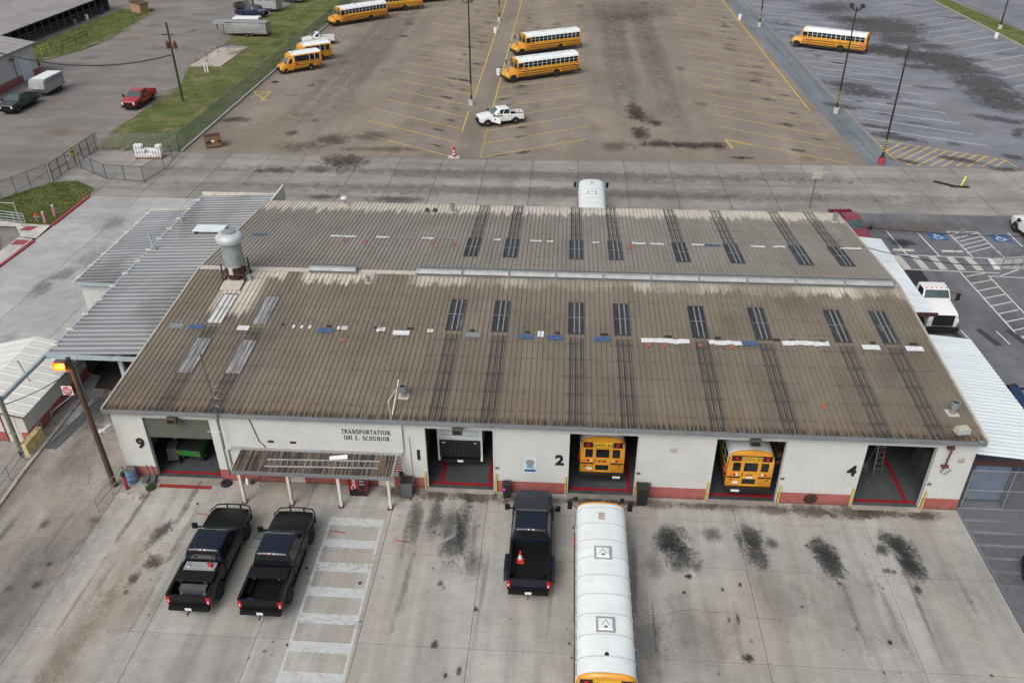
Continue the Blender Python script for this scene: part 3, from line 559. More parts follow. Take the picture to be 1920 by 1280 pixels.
# darker tar bars and dashes on the right drive
for i in range(5): line(rlot, (51.6+i*2.1, 17.0), (51.0+i*2.1, 19.2), .5, (.05, .05, .055), 'tar_strip', 'paint_fresh')
for i in range(3): line(rlot, (52.0+i*2.5, 17.2), (51.8+i*2.5, 19.0), .1, WHT, mat='paint_fresh')
for i in range(8): line(apron, (44.5+0.02*i, -.3-i*.9), (49, -.3-i*.9), .7, random.choice(((.115, .122, .135), (.125, .132, .147), (.105, .11, .122))), 'tar_strip', 'paint_fresh')

# bare dirt along the grass edges
for (x0, y0, x1, y1, n) in ((-31, 59, -31, 80, 9), (-34, 90, -34.3, 123, 10), (-31, 58.6, -29.6, 53.8, 3), (-29, 53.8, -21, 53.7, 5), (-57, 130, -54.6, 107, 9), (-54.8, 106, -58, 92, 6), (-24.1, 33.5, -24.1, 41.5, 4), (-21, 56, -21, 120, 14), (96.2, 112, 96.2, 150, 8)):
    for i in range(n):
        t_ = (i+random.random())/n; stain(lot, x0+(x1-x0)*t_+random.uniform(-.5, .5), y0+(y1-y0)*t_, random.uniform(1.0, 2.6), random.uniform(2, 5), (.27, .22, .15), random.uniform(.3, .7), 0, 'bare_dirt', .075+.0011*i)
for i in range(40): stain(lot, random.uniform(-31, -21.5), random.uniform(55, 135), random.uniform(2, 5), random.uniform(2, 6), random.choice(((.20, .17, .09), (.05, .07, .02), (.16, .15, .07))), random.uniform(.15, .45), 0, 'bare_dirt', .10+.001*i)

# steel cover plate, red survey marks and skid marks on the apron
a = G(498, 1001); pl_ = tag(MB().box((a.x, a.y, -.001), (1.05, .8, .012)).build('cover_plate', 'pole_green', None, None), 'square grey-green steel cover plate in the concrete between the two black pickups', 'cover plate')
for p, q in (((617, 994), (648, 999)), ((740, 1013), (768, 1016)), ((370, 962), (395, 966))): line(apron, G(*p), G(*q), .07, (.45, .05, .03), 'survey_mark', 'paint_worn', a=.7)
for i in range(16):
    x = random.uniform(15, 43); stain(apron, x, random.uniform(-9, -3.5), random.uniform(.25, .6), random.uniform(4, 10), (.12, .118, .115), random.uniform(.15, .4), random.uniform(-.06, .06), 'tyre_track')
for i in range(10):
    x = random.uniform(-6.5, 4); stain(drive, x, random.uniform(-9, 1), random.uniform(.3, .7), random.uniform(4, 9), (.09, .085, .082), random.uniform(.15, .4), random.uniform(-.08, .02), 'tyre_track')
def crack(parent, pts, wd=.022):
    for p, q in zip(pts[:-1], pts[1:]): line(parent, p, q, wd, (.05, .045, .042), 'crack', 'paint_fresh', a=.4)
for x0, y0, n, dx, dy in ((-5.5, 3.2, 9, .55, -.1), (-4.6, 1.8, 6, .3, -.5), (27.5, -8.05, 10, .6, .02), (12, -9.2, 7, .28, .05), (7, 47.5, 12, .3, .45), (-9, 43, 8, .5, .3), (-20, 12, 12, .4, .55), (49, 36, 9, .4, .2), (47.5, 13.8, 14, .7, .02)):
    pts = [(x0, y0)]
    for i in range(n): pts.append((pts[-1][0]+dx+random.gauss(0, .12), pts[-1][1]+dy+random.gauss(0, .12)))
    crack(apron if -10 < y0 < 0 else road, pts)
for (x, y, sx, sy, a) in ((-4.5, 7.2, 7, 5, .8), (-3, 6.2, 5, 5, .6), (-5.5, 5.4, 4, 4, .45)): stain(drive, x, y, sx, sy, (.05, .046, .042), a)  # dark patches paint the canopy shade out onto the drive
# ================================================================== MAIN BUILDING
B = thing('transportation_building', 'long white and pink bus garage with brown ribbed metal roof and open bays', 'building', (0, 0, 0))
DOORS = [(.58, 4.25), (15.90, 19.61), (23.58, 27.25), (31.20, 34.87), (38.84, 42.43)]
HD, HW = 4.17, 4.70
xs = [-1.13]+[v for d in DOORS for v in d]+[44.35]
def pink(x0, x1): MB().bb(x0, x1, -.006, .0, .0, .75).build('pink_band', 'wall_pink', B, None)
for i in range(0, len(xs), 2):
    MB().bb(xs[i], xs[i+1], 0, .25, 0, HD).build('wall', 'wall_white', B, None)
    if i != 2: pink(xs[i], xs[i+1])
for a, b in ((4.25, 7.9), (9.0, 13.15), (14.05, 15.9)): pink(a, b)
MB().bb(-1.13, 44.35, .003, .247, HD, HW).build('header_wall', 'wall_white', B, None)
MB().bb(5.15, 14.75, -.14, -.002, 2.55, 4.55).build('sign_panel', 'wall_white', B, None)
for d in DOORS[1:]:      # steel jambs
    for x, s in ((d[0], 1), (d[1], -1)): MB().bb(x-.002*s, x+.05*s, -.02, .27, 0.005, HD).build('door_jamb', 'wall_white', B, None)
def gable(x0, x1, mat):
    mb = MB(); pr = [(.25, 0), (DEP, 0), (DEP, 4.66), (DEP/2, 5.8), (.25, 4.66)]; b = len(mb.v)
    mb.v = [(x0, y, z) for y, z in pr]+[(x1, y, z) for y, z in pr]; mb.f = [(0, 1, 2, 3, 4), (9, 8, 7, 6, 5)]+[(i, (i+1) % 5, 5+(i+1) % 5, 5+i) for i in range(5)]; mb.build('side_wall', mat, B, None)
gable(-1.13, -.9, 'wall_white'); gable(44.12, 44.35, 'wall_white')
for a, b in ((-.9, 23.6), (27.2, 44.12)): MB().bb(a, b, DEP-.25, DEP, 0, 4.66).build('back_wall', 'wall_white', B, None)
MB().bb(23.6, 27.2, DEP-.24, DEP-.01, 3.6, 4.66).build('back_wall', 'wall_white', B, None)
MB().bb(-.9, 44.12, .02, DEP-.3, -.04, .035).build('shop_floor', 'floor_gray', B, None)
for d in DOORS:          # sloping thresholds
    mb = MB(); mb.v = [(d[0], -.55, .004), (d[1], -.55, .004), (d[1], .02, .04), (d[0], .02, .04), (d[0], .02, .003), (d[1], .02, .003)]; mb.f = [(0, 1, 2, 3), (3, 2, 5, 4), (0, 3, 4), (1, 5, 2)]; mb.build('door_ramp', 'concrete_drive', B, None)
    MB().bb(d[0]+.06, d[1]-.06, .30, .52, .036, .041).build('floor_line', 'red_line', B, None)
for x in (16.6, 18.95+.35, 27.0, 34.5, 41.9): MB().bb(x-.11, x+.11, .53, 20, .036, .042).build('floor_line', 'red_line', B, None)
MB().bb(15.2, 15.45, .26, DEP-.3, .036, 4.6).build('partition_wall', 'inner_tan', B, None)
MB().bb(5.0, 5.2, .26, DEP-.3, .036, 4.6).build('partition_wall', 'inner_tan', B, None)
MB().bb(43.95, 44.1, .26, DEP-.3, .036, 4.6).build('lining_wall', 'inner_tan', B, None)
MB().bb(35.9, 36.2, 1.2, 9, .036, 4.3).build('partition_wall', 'inner_tan', B, None)
MB().bb(28.4, 28.7, 1.2, 9, .036, 4.3).build('partition_wall', 'inner_tan', B, None)
# yellow door guards
for d in DOORS[1:]:
    for x in (d[0]-.09, d[1]+.09): MB().bb(x-.04, x+.04, -.10, -.02, 0, 1.25).build('door_guard', 'yellow_post', B, None)
# roller shutter in the first bay
mb = MB()
for k in range(14): mb.beam((.60, .14, HD-.05-k*.1), (4.23, .14, HD-.05-k*.1), .03 if k % 2 else .045, .1)
mb.build('roller_shutter', 'shutter_gray', B, None)
# --- roof
PW = (XR-XL)/50
def panel_mesh(name, y0, y1, lift, mat):
    mb = MB(); px = []
    for k in range(3):
        o = k*PW/3; px += [(o, 0), (o+.02, 0), (o+.036, .036), (o+.066, .036), (o+.082, 0)]
    px.append((PW, 0))
    ys = [y0, y1]
    for y in ys:
        for x, h in px: mb.v.append((x, y, roofz(y)+h+lift))
    n = len(px); mb.f = [(i, i+1, n+i+1, n+i) for i in range(n-1)]
    me = mb.mesh(name, False); me.materials.append(M[mat]); return me
RFR = [(-.25, 7.55, .012), (7.42, DEP/2, .022), (DEP/2, 20.56, .022), (20.44, DEP+.25, .012)]
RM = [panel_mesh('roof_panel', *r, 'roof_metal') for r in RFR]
colof = lambda x: max(0, min(49, int((x-XL)/PW)))
SKF = [16.55, 19.40, 23.98, 26.70, 31.2, 34.92, 39.4, 42.2]
SKB = [16.5, 19.25, 23.88, 26.6, 31.05, 34.8, 39.3, 42.1]
fc = {colof(x) for x in SKF} | {colof(2.0), colof(4.75)}; bc = {colof(x) for x in SKB}
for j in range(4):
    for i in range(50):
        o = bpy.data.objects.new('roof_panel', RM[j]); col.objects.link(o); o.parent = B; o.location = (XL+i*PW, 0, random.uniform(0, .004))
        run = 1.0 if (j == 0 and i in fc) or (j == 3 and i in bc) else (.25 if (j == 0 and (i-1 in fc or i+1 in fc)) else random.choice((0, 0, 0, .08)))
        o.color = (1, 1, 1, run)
def skylight(x, y0, y1, mat, lift=.045):
    i = colof(x); x0 = XL+i*PW
    me = panel_mesh('skylight_panel', y0, y1, lift, mat); o = O('skylight_panel', me, mat, B, None); o.location.x = x0
    f = MB()
    for xx in (x0-.02, x0+PW+.02): f.beam((xx, y0-.05, roofz(y0)+.06), (xx, y1+.05, roofz(y1)+.06), .045, .05)
    f.beam((x0, y1+.02, roofz(y1)+.06), (x0+PW, y1+.02, roofz(y1)+.06), .05, .06)
    k = f.build('skylight_frame', 'sky_frame', o, None); k.location.x = -x0
    c = MB()
    for q in (1, 2): c.beam((x0+PW*q/3+.05, y0+.05, roofz(y0)+lift+.045), (x0+PW*q/3+.05, y1-.05, roofz(y1)+lift+.045), .075, .02)
    ym = (y0+y1)/2; c.beam((x0, ym, roofz(ym)+lift+.05), (x0+PW, ym, roofz(ym)+lift+.05), .03, .02)
    k = c.build('skylight_bar', 'galv', o, None); k.location.x = -x0
for x in SKF: skylight(x, 7.75, 11.05, 'skylight_dark')
for x in SKB: skylight(x, 17.2, 20.75, 'skylight_dark')
skylight(4.75, 7.8, 10.8, 'skylight_worn'); skylight(2.2, 7.8, 10.9, 'shed_white'); skylight(2.0, 2.95, 6.2, 'skylight_worn'); skylight(4.75, 3.05, 6.15, 'skylight_worn')
for x in (XL-.03, XR+.03):      # rake trim
    mb = MB(); 
    for ya, yb in ((-.28, DEP/2), (DEP/2, DEP+.28)): mb.beam((x, ya, roofz(ya)-.02), (x, yb, roofz(yb)-.02), .12, .2)
    mb.build('rake_trim', 'vent_tan', B, None)
mb = MB(); mb.bb(XL, XR, -.40, -.235, HE-.20, HE-.02); mb.build('gutter', 'gutter', B, None)
MB().bb(XL, XR, DEP+.2, DEP+.33, HE-.2, HE-.03).build('back_gutter', 'vent_tan', B, None)
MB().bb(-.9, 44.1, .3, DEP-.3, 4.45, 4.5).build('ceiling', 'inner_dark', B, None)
MB().beam((XL, DEP/2, HR+.045), (13.3, DEP/2, HR+.045), .5, .03).build('ridge_cap', 'cream_metal', B, None)
MB().beam((13.3, DEP/2, HR+.043), (XR, DEP/2, HR+.043), .5, .03).build('ridge_cap', 'ridge_light', B, None)
def ridge_vent(x0, x1):
    prof = [(-.34, .0), (-.30, .16), (-.12, .30), (.10, .32), (.18, .30), (.26, .12), (.30, 0)]
    mb = MB()
    for x in (x0, x1): mb.v += [(x, DEP/2-.05+y, HR+.05+z) for y, z in prof]
    n = len(prof); mb.f = [(i, i+1, n+i+1, n+i) for i in range(n-1)]+[tuple(range(n)), tuple(range(2*n-1, n-1, -1))]
    o = mb.build('ridge_vent', 'ridge_light', B, 30)
    MB().beam((x0+.02, DEP/2+.16, HR+.375), (x1-.02, DEP/2+.16, HR+.375), .10, .04).build('vent_slot', 'ridge_dark', o, None)
    MB().bb(x0+.02, x1-.02, DEP/2-.40, DEP/2-.372, HR+.09, HR+.2).build('vent_band', 'ridge_dark', o, None)
    MB().beam((x1-.03, DEP/2-.05, HR+.2), (x1+.03, DEP/2-.05, HR+.2), .74, .42).build('vent_strap', 'galv', o, None)
ridge_vent(6.25, 9.4)
for k in range(10): ridge_vent(13.4+k*3.065, 13.4+(k+1)*3.065-.04)
# --- roof patches along the laps
def patch(x, y, wx, wy, mat):
    z = roofz(y); z1 = roofz(y-wy/2)+.078; z2 = roofz(y+wy/2)+.078
    MB().quad((x-wx/2, y-wy/2, z1), (x+wx/2, y-wy/2, z1), (x+wx/2, y+wy/2, z2), (x-wx/2, y+wy/2, z2)).build('roof_patch', mat, B, None)
for x, wx, m in ((8.92, 1.0, 'blue'), (13.5, 1.0, 'white'), (20.9, .95, 'blue'), (22.66, .95, 'blue'), (25.4, .95, 'blue'), (29.1, 2.8, 'white'), (32.6, 1.95, 'white'), (33.95, .9, 'blue'), (37.2, 2.7, 'white'), (40.87, 1.0, 'white'), (43.32, 1.0, 'white'), (1.0, .9, 'blue'), (-.2, .8, 'gray'), (17.8, .9, 'gray'), (3.9, .7, 'white')):
    yy = 7.32 if x < 36 or x > 40 else 7.5
    if wx > 1.5:
        k = int(wx/.3)
        for q in range(k): patch(x-wx/2+(q+.5)*wx/k, yy+random.uniform(-.05, .05), wx/k*1.0, random.uniform(.38, .46), 'patch_'+m)
    else: patch(x, yy, wx, .46, 'patch_'+m)
for x in (9.9, 9.65, 10.1, 10.0, 15.1, 12.2, 12.4, 12.05, 15.3, 21.7, 7.4, 7.9, 6.9, 21.9): patch(x, 7.62, .16, random.uniform(.3, .6), 'patch_white')
for x in (9.05, 12.0, 21.0, 25.55, 29.3, 38.2, 41.1, 43.4, 36.5, 17.7, 32.2, 22.8, 6.2, 35.6, 14.0): patch(x, 7.78, random.uniform(.2, .5), .22, 'patch_black')
for x, y in ((13.2, 6.95), (28.1, 6.9), (31.1, 7.02), (32.9, 6.95), (29.0, 6.95), (10.2, 6.4), (36.9, 2.0)): patch(x, y, random.uniform(.2, .32), random.uniform(.25, .5), 'patch_orange')
for x, wx, m in ((6.9, 1.9, 'white'), (9.8, 1.0, 'white'), (13.1, .9, 'white'), (28.4, 1.0, 'white'), (29.7, 1.0, 'white'), (32.6, .9, 'white'), (33.6, 1.1, 'blue'), (36.8, 1.0, 'white'), (38.3, .9, 'white'), (43.3, 1.5, 'white'), (.6, 1.0, 'blue'), (21.0, .9, 'white'), (22.0, .5, 'white'), (25.3, .5, 'white'), (18.2, .5, 'white'), (11.4, 1.2, 'gray'), (14.6, .9, 'gray')):
    k = max(1, int(wx/.25))
    for q in range(k): patch(x-wx/2+(q+.5)*wx/k, 20.45+random.uniform(-.06, .06), wx/k*.95, random.uniform(.25, .4), 'patch_'+m)
for x in (7.3, 8.7, 13.6, 15.2, 27.7): patch(x, 19.6, .3, .55, 'patch_orange')
# --- small roof vents
def pipe_vent(x, y, h, r, mat='galv', cap='flat'):
    z = roofz(y)
    o = MB().lathe([(r*.75, -.02), (r*.75, h*.55), (r, h*.58), (r, h), (r*.82, h), (r*.8, h-.12)], (x, y, z), 12).build('roof_vent', mat, B)
    MB().lathe([(r*.78, 0), (r*.78, .01)], (x, y, z+h-.10), 12).build('vent_mouth', 'patch_black', o)
    MB().box((x, y, z+.02), (r*2.6, r*2.6, .05)).build('flashing', 'cream_metal', o, None)
pipe_vent(14.63, 1.6, .75, .22); pipe_vent(43.5, 1.8, .8, .23); pipe_vent(14.15, 26.6, .7, .2); pipe_vent(43.75, 26.3, .75, .19); pipe_vent(10.4, 12.75, .5, .12)
o = MB().box((5.2, 27.6, roofz(27.6)), (.8, .6, .18)).build('roof_vent', 'vent_tan', B, None); MB().tube([(5.2, 27.6, 4.9), (5.2, 27.6, 5.5)], .09).build('vent_pipe', 'galv', o); MB().box((5.2, 27.6, 5.5), (.4, .4, .15)).build('vent_hood', 'white_sign', o, None)
for x in (12.1, 12.75): MB().box((x, 26.6, roofz(26.6)), (.35, .4, .25), 0, .6, .6).build('roof_vent', 'patch_black', B, None)
MB().beam((14.25, .0, 4.75), (14.45, 1.5, 6.2), .05, .05).tube([(14.28, -.25, 4.7), (14.2, -.2, 6.0), (14.45, 1.4, 5.9)], .035, 6).build('conduit', 'post_white', B, None)
# --- flood lights and wall hardware
for x, y in ((325, 785), (858, 803), (1416, 822)):
    p = WY(x, y, -.15); f = MB().bb(p.x-.26, p.x+.26, -.47, -.145, HD-.02, HD+.34).build('flood_light', 'lamp_house', B, None); MB().bb(p.x-.2, p.x+.2, -.476, -.472, HD+.03, HD+.28).build('lens', 'glass_dark', f, None)
for (x, y) in ((1263, 842), (1802, 862)):
    p = WY(x, y); MB().lathe([(.20, 0), (.16, -.06), (.05, -.08)], (p.x, 0, p.z), 12, 'y').build('wall_disc', 'vent_tan', B)
cd_ = WY(197, 804, -.1); MB().lathe([(.02, 0), (.14, .08), (.2, .25), (.16, .3)], (cd_.x, -.4, cd_.z-.15), 12).tube([(cd_.x, -.3, cd_.z+.1), (cd_.x+.3, 0, cd_.z+.25)], .05).build('security_camera', 'paint_white', B)
for (x0, x1, z) in ((508, 522, 827), (550, 562, 829)):
    a = WY(x0-6, z, -.14); MB().bb(a.x, a.x+.34, -.15, -.142, a.z-.08, a.z+.08).build('wall_vent', 'rust_dark', B, None)
MB().tube([(4.6, -.09, 4.5), (6.2, -.09, 4.52)], .05).tube([(-1.0, -.12, 4.45), (4.6, -.12, 4.42)], .06).tube([(2.2, -.1, 4.62), (4.2, -.1, 4.6)], .04).build('conduit', 'post_white', B)
MB().tube([(6.55, -.17, 4.55), (6.62, -.17, 4.4), (6.9, -.17, 3.0), (7.2, -.17, 2.6)], .025, 6).build('drop_cable', 'cable', B)
MB().tube([(14.3, -.1, 4.6), (14.45, -.1, 3.8), (14.5, -.1, 2.8), (14.2, -.12, 2.3)], .03, 6).build('drop_cable', 'cable', B)
MB().tube([(15.05, -.05, 3.6), (15.1, -.05, .1)], .045, 6).build('downpipe', 'post_white', B)
MB().tube([(4.75, -.06, 4.3), (4.75, -.06, .4)], .03, 6).tube([(5.0, -.06, 1.0), (5.0, -.06, 2.2), (5.2, -.06, 2.3), (5.9, -.06, 2.3)], .04, 6).build('conduit', 'galv', B)
MB().bb(4.9, 5.15, -.12, -.01, .55, .95).build('junction_box', 'galv', B, None)
MB().bb(7.9, 9.0, -.01, .02, .02, 2.05).build('office_door', 'door_beige', B, None); d2 = MB().bb(13.15, 14.05, -.01, .02, .02, 2.05).build('office_door', 'door_beige', B, None)
MB().bb(13.5, 13.85, -.014, -.011, 1.25, 1.3).build('door_notice', 'red_sign', d2, None)
a = WY(742, 858); MB().bb(a.x-.22, a.x+.22, -.02, -.002, a.z-.15, a.z+.16).build('notice_sign', 'ltblue_sign', B, None)
s2 = WY(745, 875); sg = MB().bb(s2.x-.38, s2.x+.38, -.02, -.002, s2.z-.37, s2.z+.33).build('warning_sign', 'white_sign', B, None)
for k in range(4): MB().bb(s2.x-.3, s2.x+.3-.05*(k % 2), -.024, -.0205, s2.z+.17-k*.165, s2.z+.25-k*.165).build('printed_line', 'red_sign', sg, None)
a = WY(753, 887); MB().bb(a.x-.11, a.x+.11, -.16, -.002, a.z-.16, a.z+.16).build('alarm_box', 'patch_black', B, None)
a = WY(994, 872); sg = MB().bb(a.x-.33, a.x+.33, -.016, -.002, a.z-.52, a.z+.50).build('safety_poster', 'ltblue_sign', B, None)
MB().bb(a.x-.30, a.x+.30, -.020, -.0165, a.z-.42, a.z-.27).build('poster_band', 'blue_sign', sg, None); MB().lathe([(.23, 0), (.23, -.004)], (a.x, -.0165, a.z+.2), 18, 'y').build('poster_seal', 'alu', sg)
for k in range(3): MB().bb(a.x-.2, a.x+.2, -.020, -.0165, a.z-.2+k*.07, a.z-.17+k*.07).build('poster_line', 'blue_sign', sg, None)
for (x, y) in ((932, 877), (1197, 887), (1467, 897), (1742, 907)):
    p = WY(x, y); MB().bb(p.x-.09, p.x-.01, -.012, -.002, p.z-.08, p.z+.08).bb(p.x+.02, p.x+.1, -.012, -.002, p.z-.08, p.z+.08).build('door_contact', 'letter_black', B, None)
MB().lathe([(.30, 0), (.36, -.05), (.30, -.1)], (WY(1519, 933).x, 0, .42), 14, 'y').build('hose_reel', 'rust_dark', B)
# numerals
for (x, y, s) in ((264, 831, '9'), (785, 853, '1'), (1049, 863, '2'), (1597, 883, '4')):
    p = WY(x, y); text(s, .92, 'letter_black', 'bay_number', B, (p.x, -.012, p.z), (RAD(90), 0, 0), .02, .035)
# serif lettering
def serif(ch, h):
    th, tn, sf, sl = h*.14, h*.06, h*.30, h*.06
    q = []
    def V(x): q.append((x-th/2, 0, x+th/2, h)); q.append((x-sf/2, 0, x+sf/2, sl)); q.append((x-sf/2, h-sl, x+sf/2, h))
    def TV(x): q.append((x-tn/2, 0, x+tn/2, h)); q.append((x-sf/2, 0, x+sf/2, sl)); q.append((x-sf/2, h-sl, x+sf/2, h))
    def Hh(y, a, b): q.append((a, y-tn/2, b, y+tn/2))
    def D(p0, p1, t_): q.append(('d', p0, p1, t_))
    def arc(cx, cy, rx, ry, a0, a1, t_):
        n = 10; pts = [(cx+rx*math.cos(RAD(a0+(a1-a0)*i/n)), cy+ry*math.sin(RAD(a0+(a1-a0)*i/n))) for i in range(n+1)]
        for i in range(n): 
            am = RAD(a0+(a1-a0)*(i+.5)/n); D(pts[i], pts[i+1], t_*(.5+.5*abs(math.cos(am))))
    w_ = .62*h
    if ch == 'T': V(w_/2); Hh(h-tn/2, 0, w_); q.append((0, h*.75, tn, h)); q.append((w_-tn, h*.75, w_, h))
    elif ch in 'RP':
        V(.14*h); arc(.2*h, h*.74, .34*h, .24*h, 95, -95, th)
        Hh(h*.5, .1*h, .3*h); Hh(h-tn/2, .1*h, .3*h)
        if ch == 'R': D((.3*h, .5*h), (.68*h, .03*h), th*.9); w_ = .72*h
    elif ch == 'A': D((.08*h, 0), (.36*h, h), tn*1.2); D((.34*h, h), (.66*h, 0), th); Hh(.35*h, .16*h, .56*h); q.append((-.04*h, 0, .2*h, sl)); q.append((.5*h, 0, .8*h, sl)); w_ = .76*h
    elif ch == 'N': TV(.12*h); TV(.68*h); D((.12*h, h), (.68*h, 0), th); w_ = .8*h
    elif ch == 'S': arc(.3*h, .74*h, .22*h, .23*h, 20, 270, th); arc(.3*h, .26*h, .24*h, .23*h, 90, -160, th); w_ = .58*h
    elif ch == 'O': arc(.42*h, .5*h, .36*h, .46*h, 0, 360, th); w_ = .84*h
    elif ch == '0': arc(.3*h, .5*h, .24*h, .46*h, 0, 360, th); w_ = .6*h
    elif ch == 'C': arc(.42*h, .5*h, .36*h, .46*h, 45, 320, th); w_ = .76*h
    elif ch == 'I': V(.16*h); w_ = .34*h
    elif ch == '1': V(.16*h); D((.02*h, h*.82), (.16*h, h*.96), tn); w_ = .34*h
    elif ch == 'E': V(.14*h); Hh(h-tn/2, .1*h, .58*h); Hh(tn/2, .1*h, .6*h); Hh(.52*h, .1*h, .45*h); w_ = .64*h
    elif ch == 'H': V(.14*h); V(.66*h); Hh(.5*h, .14*h, .66*h); w_ = .82*h
    elif ch == 'U': q.append((.14*h-th/2, .25*h, .14*h+th/2, h)); q.append((.64*h-tn/2, .25*h, .64*h+tn/2, h)); q.append((-.02*h, h-sl, .3*h, h)); q.append((.5*h, h-sl, .78*h, h)); arc(.39*h, .28*h, .25*h, .25*h, 180, 360, th*.8); w_ = .8*h
    elif ch == '.': q.append((.05*h, 0, .2*h, .15*h)); w_ = .3*h
    else: w_ = .4*h
    return q, w_
def sign_line(s, h, x0, x1, z):
    tot = sum(serif(c, h)[1]+.2*h for c in s); k = (x1-x0)/tot; x = x0
    for c in s:
        q, wd = serif(c, h); mb = MB()
        for e in q:
            if e[0] == 'd':
                p, r = Vector((x+e[1][0]*k, e[1][1])), Vector((x+e[2][0]*k, e[2][1])); d = (r-p).normalized(); n = Vector((-d.y, d.x))*e[3]/2; pts = [p-n, r-n, r+n, p+n]
            else: pts = [Vector(v) for v in ((x+e[0]*k, e[1]), (x+e[2]*k, e[1]), (x+e[2]*k, e[3]), (x+e[0]*k, e[3]))]
            b = len(mb.v); 
            for dy in (-.142, -.165-random.uniform(0, .0012)): mb.v += [(p.x, dy, z+p.y) for p in pts]
            mb.f += [(b+4, b+5, b+6, b+7)]+[(b+i, b+(i+1) % 4, b+4+(i+1) % 4, b+4+i) for i in range(4)]
        if mb.f: mb.build('sign_letter', 'letter_black', B, None)
        x += (wd+.2*h)*k
a = WY(640, 808, -.14); b = WY(733, 813, -.14); sign_line('TRANSPORTATION', .27, a.x, b.x, WY(690, 809.5, -.14).z-.135)
a = WY(645, 820, -.14); b = WY(732, 824, -.14); sign_line('1101 E. SCHUNIOR', .27, a.x, b.x, WY(690, 821, -.14).z-.135)
# --- interior furniture seen through the doors
cb = thing('tool_cabinet', 'dark steel cabinet inside the last bay against the tan wall', 'cabinet', (43.55, 3.2, .036)); MB().bb(-.3, .3, -.7, .7, 0, 1.9).build('cabinet_body', 'cabinet', cb, None); MB().bb(-.32, -.301, -.65, -.02, .1, 1.8).build('door', 'inner_dark', cb, None); MB().bb(-.32, -.301, .02, .65, .1, 1.8).build('door', 'inner_dark', cb, None)
ld = thing('step_ladder', 'silver step ladder standing inside the last bay', 'ladder', (41.0, 3.0, .036), .2)
for s in (-.25, .25):
    MB().beam((s, -.3, 0), (s*.8, 0, 2.0), .05, .05).build('rail', 'steel_bright', ld, None); MB().beam((s, .45, 0), (s*.8, .05, 2.0), .04, .04).build('rear_rail', 'steel_bright', ld, None)
for k in range(5): MB().beam((-.25, -.25+k*.055, .35*k+.3), (.25, -.25+k*.055, .35*k+.3), .08, .03).build('step', 'steel_bright', ld, None)
en = thing('engine_on_stand', 'dark engine on a wheeled stand inside the last bay', 'engine', (39.75, 2.3, .036), .3)
MB().box((0, 0, .75), (.6, .9, .55), 0, .8, .8).lathe([(.12, 0), (.12, .3)], (0, -.5, .9), 10, 'y').build('engine_block', 'inner_dark', en, 30); MB().beam((-.4, .5, .06), (-.4, -.5, .06), .07, .07).beam((.4, .5, .06), (.4, -.5, .06), .07, .07).beam((-.4, .3, .09), (.4, .3, .09), .07, .07).beam((0, .3, .08), (0, .3, .9), .08, .08).build('stand', 'weld_steel', en, None)
for x in (-.4, .4):
    for y in (-.5, .5): MB().lathe([(.05, -.02), (.05, .02)], (x, y, .05), 10, 'y').build('caster', 'steel_bright', en)
gb = thing('welding_cart', 'dark equipment cart just inside the left bay doorway', 'cart', (.98, 1.5, .036), .2)
MB().box((0, 0, .3), (.6, .9, .8), 0, .9, .8).build('cabinet', 'inner_dark', gb, None); MB().lathe([(.12, 0), (.12, 1.0), (.04, 1.1)], (0, .6, .15), 12).build('gas_cylinder', 'weld_steel', gb)
for x in (-.3, .3): MB().lathe([(.15, -.03), (.15, .03)], (x, -.35, .15), 12, 'x').build('wheel', 'rubber', gb)
wb = thing('parts_pallet', 'stack of tan cardboard boxes beside the box truck in bay one', 'boxes', (16.65, 3.4, .036)); MB().box((0, 0, 0), (.9, .8, .13)).build('pallet', 'pallet_wood', wb, None)
for x, y, z in ((-.2, 0, .13), (.22, .05, .13), (0, 0, .63)): MB().box((x, y, z), (.42, .6, .48)).build('carton', 'plywood', wb, None)
# ================================================================== EXHAUST STACK on the ridge
sx, sy = 1.62, 13.0; z0 = roofz(13.0)
SS = .84
ST = thing('exhaust_stack', 'tall round exhaust stack with pale domed cap on a rusty frame', 'exhaust stack', (sx, sy, z0))
MB().lathe([(.62, .05), (.62, .35), (.78, .5), (.78, 1.05)], n=20).build('rusty_base_ring', 'rust_dark', ST)
MB().lathe([(.80, 1.05), (.80, 1.35), (.77, 1.9), (.75, 2.7)], n=24).build('barrel', 'stack_galv', ST)
MB().lathe([(.70, 2.7), (1.0, 2.72), (1.06, 2.9), (1.02, 3.08), (.82, 3.24), (.5, 3.30)], n=24).build('cap', 'stack_white', ST)
MB().lathe([(.5, 3.29), (.5, 3.40), (.3, 3.44), (.05, 3.45)], n=20).build('cap_lid', 'stack_galv', ST)
MB().lathe([(.81, .98), (.84, 1.0), (.84, 1.06), (.81, 1.08)], n=24).build('band', 'galv', ST)
MB().box((-.05, -.80, .55), (.3, .12, .5)).build('motor_plate', 'stack_white', ST, None)
for x in (-.85, .85):
    MB().beam((x, -1.9, -.12), (x, .9, .12), .10, .12).build('skid_rail', 'rust_dark', ST, None)
    for y in (-.7, .7): MB().beam((x, y, .0), (x*.95, y*.95, 1.25), .09, .09).build('frame_leg', 'rust_dark', ST, None)
    MB().beam((x, -.7, .55), (x, .7, .55), .06, .06).build('frame_brace', 'rust', ST, None)
for y in (-.7, .7): MB().beam((-.85, y, .5), (.85, y, .5), .06, .06).build('frame_brace', 'rust', ST, None)
MB().box((1.15, -.35, .05), (.3, .3, .35)).build('fan_motor', 'stack_galv', ST, None)
MB().quad((-.8, -1.9, -.08), (.8, -1.9, -.08), (.8, -.6, .045), (-.8, -.6, .045)).build('flashing_sheet', 'cream_metal', ST, None)
ST.scale = (SS, SS, .98)
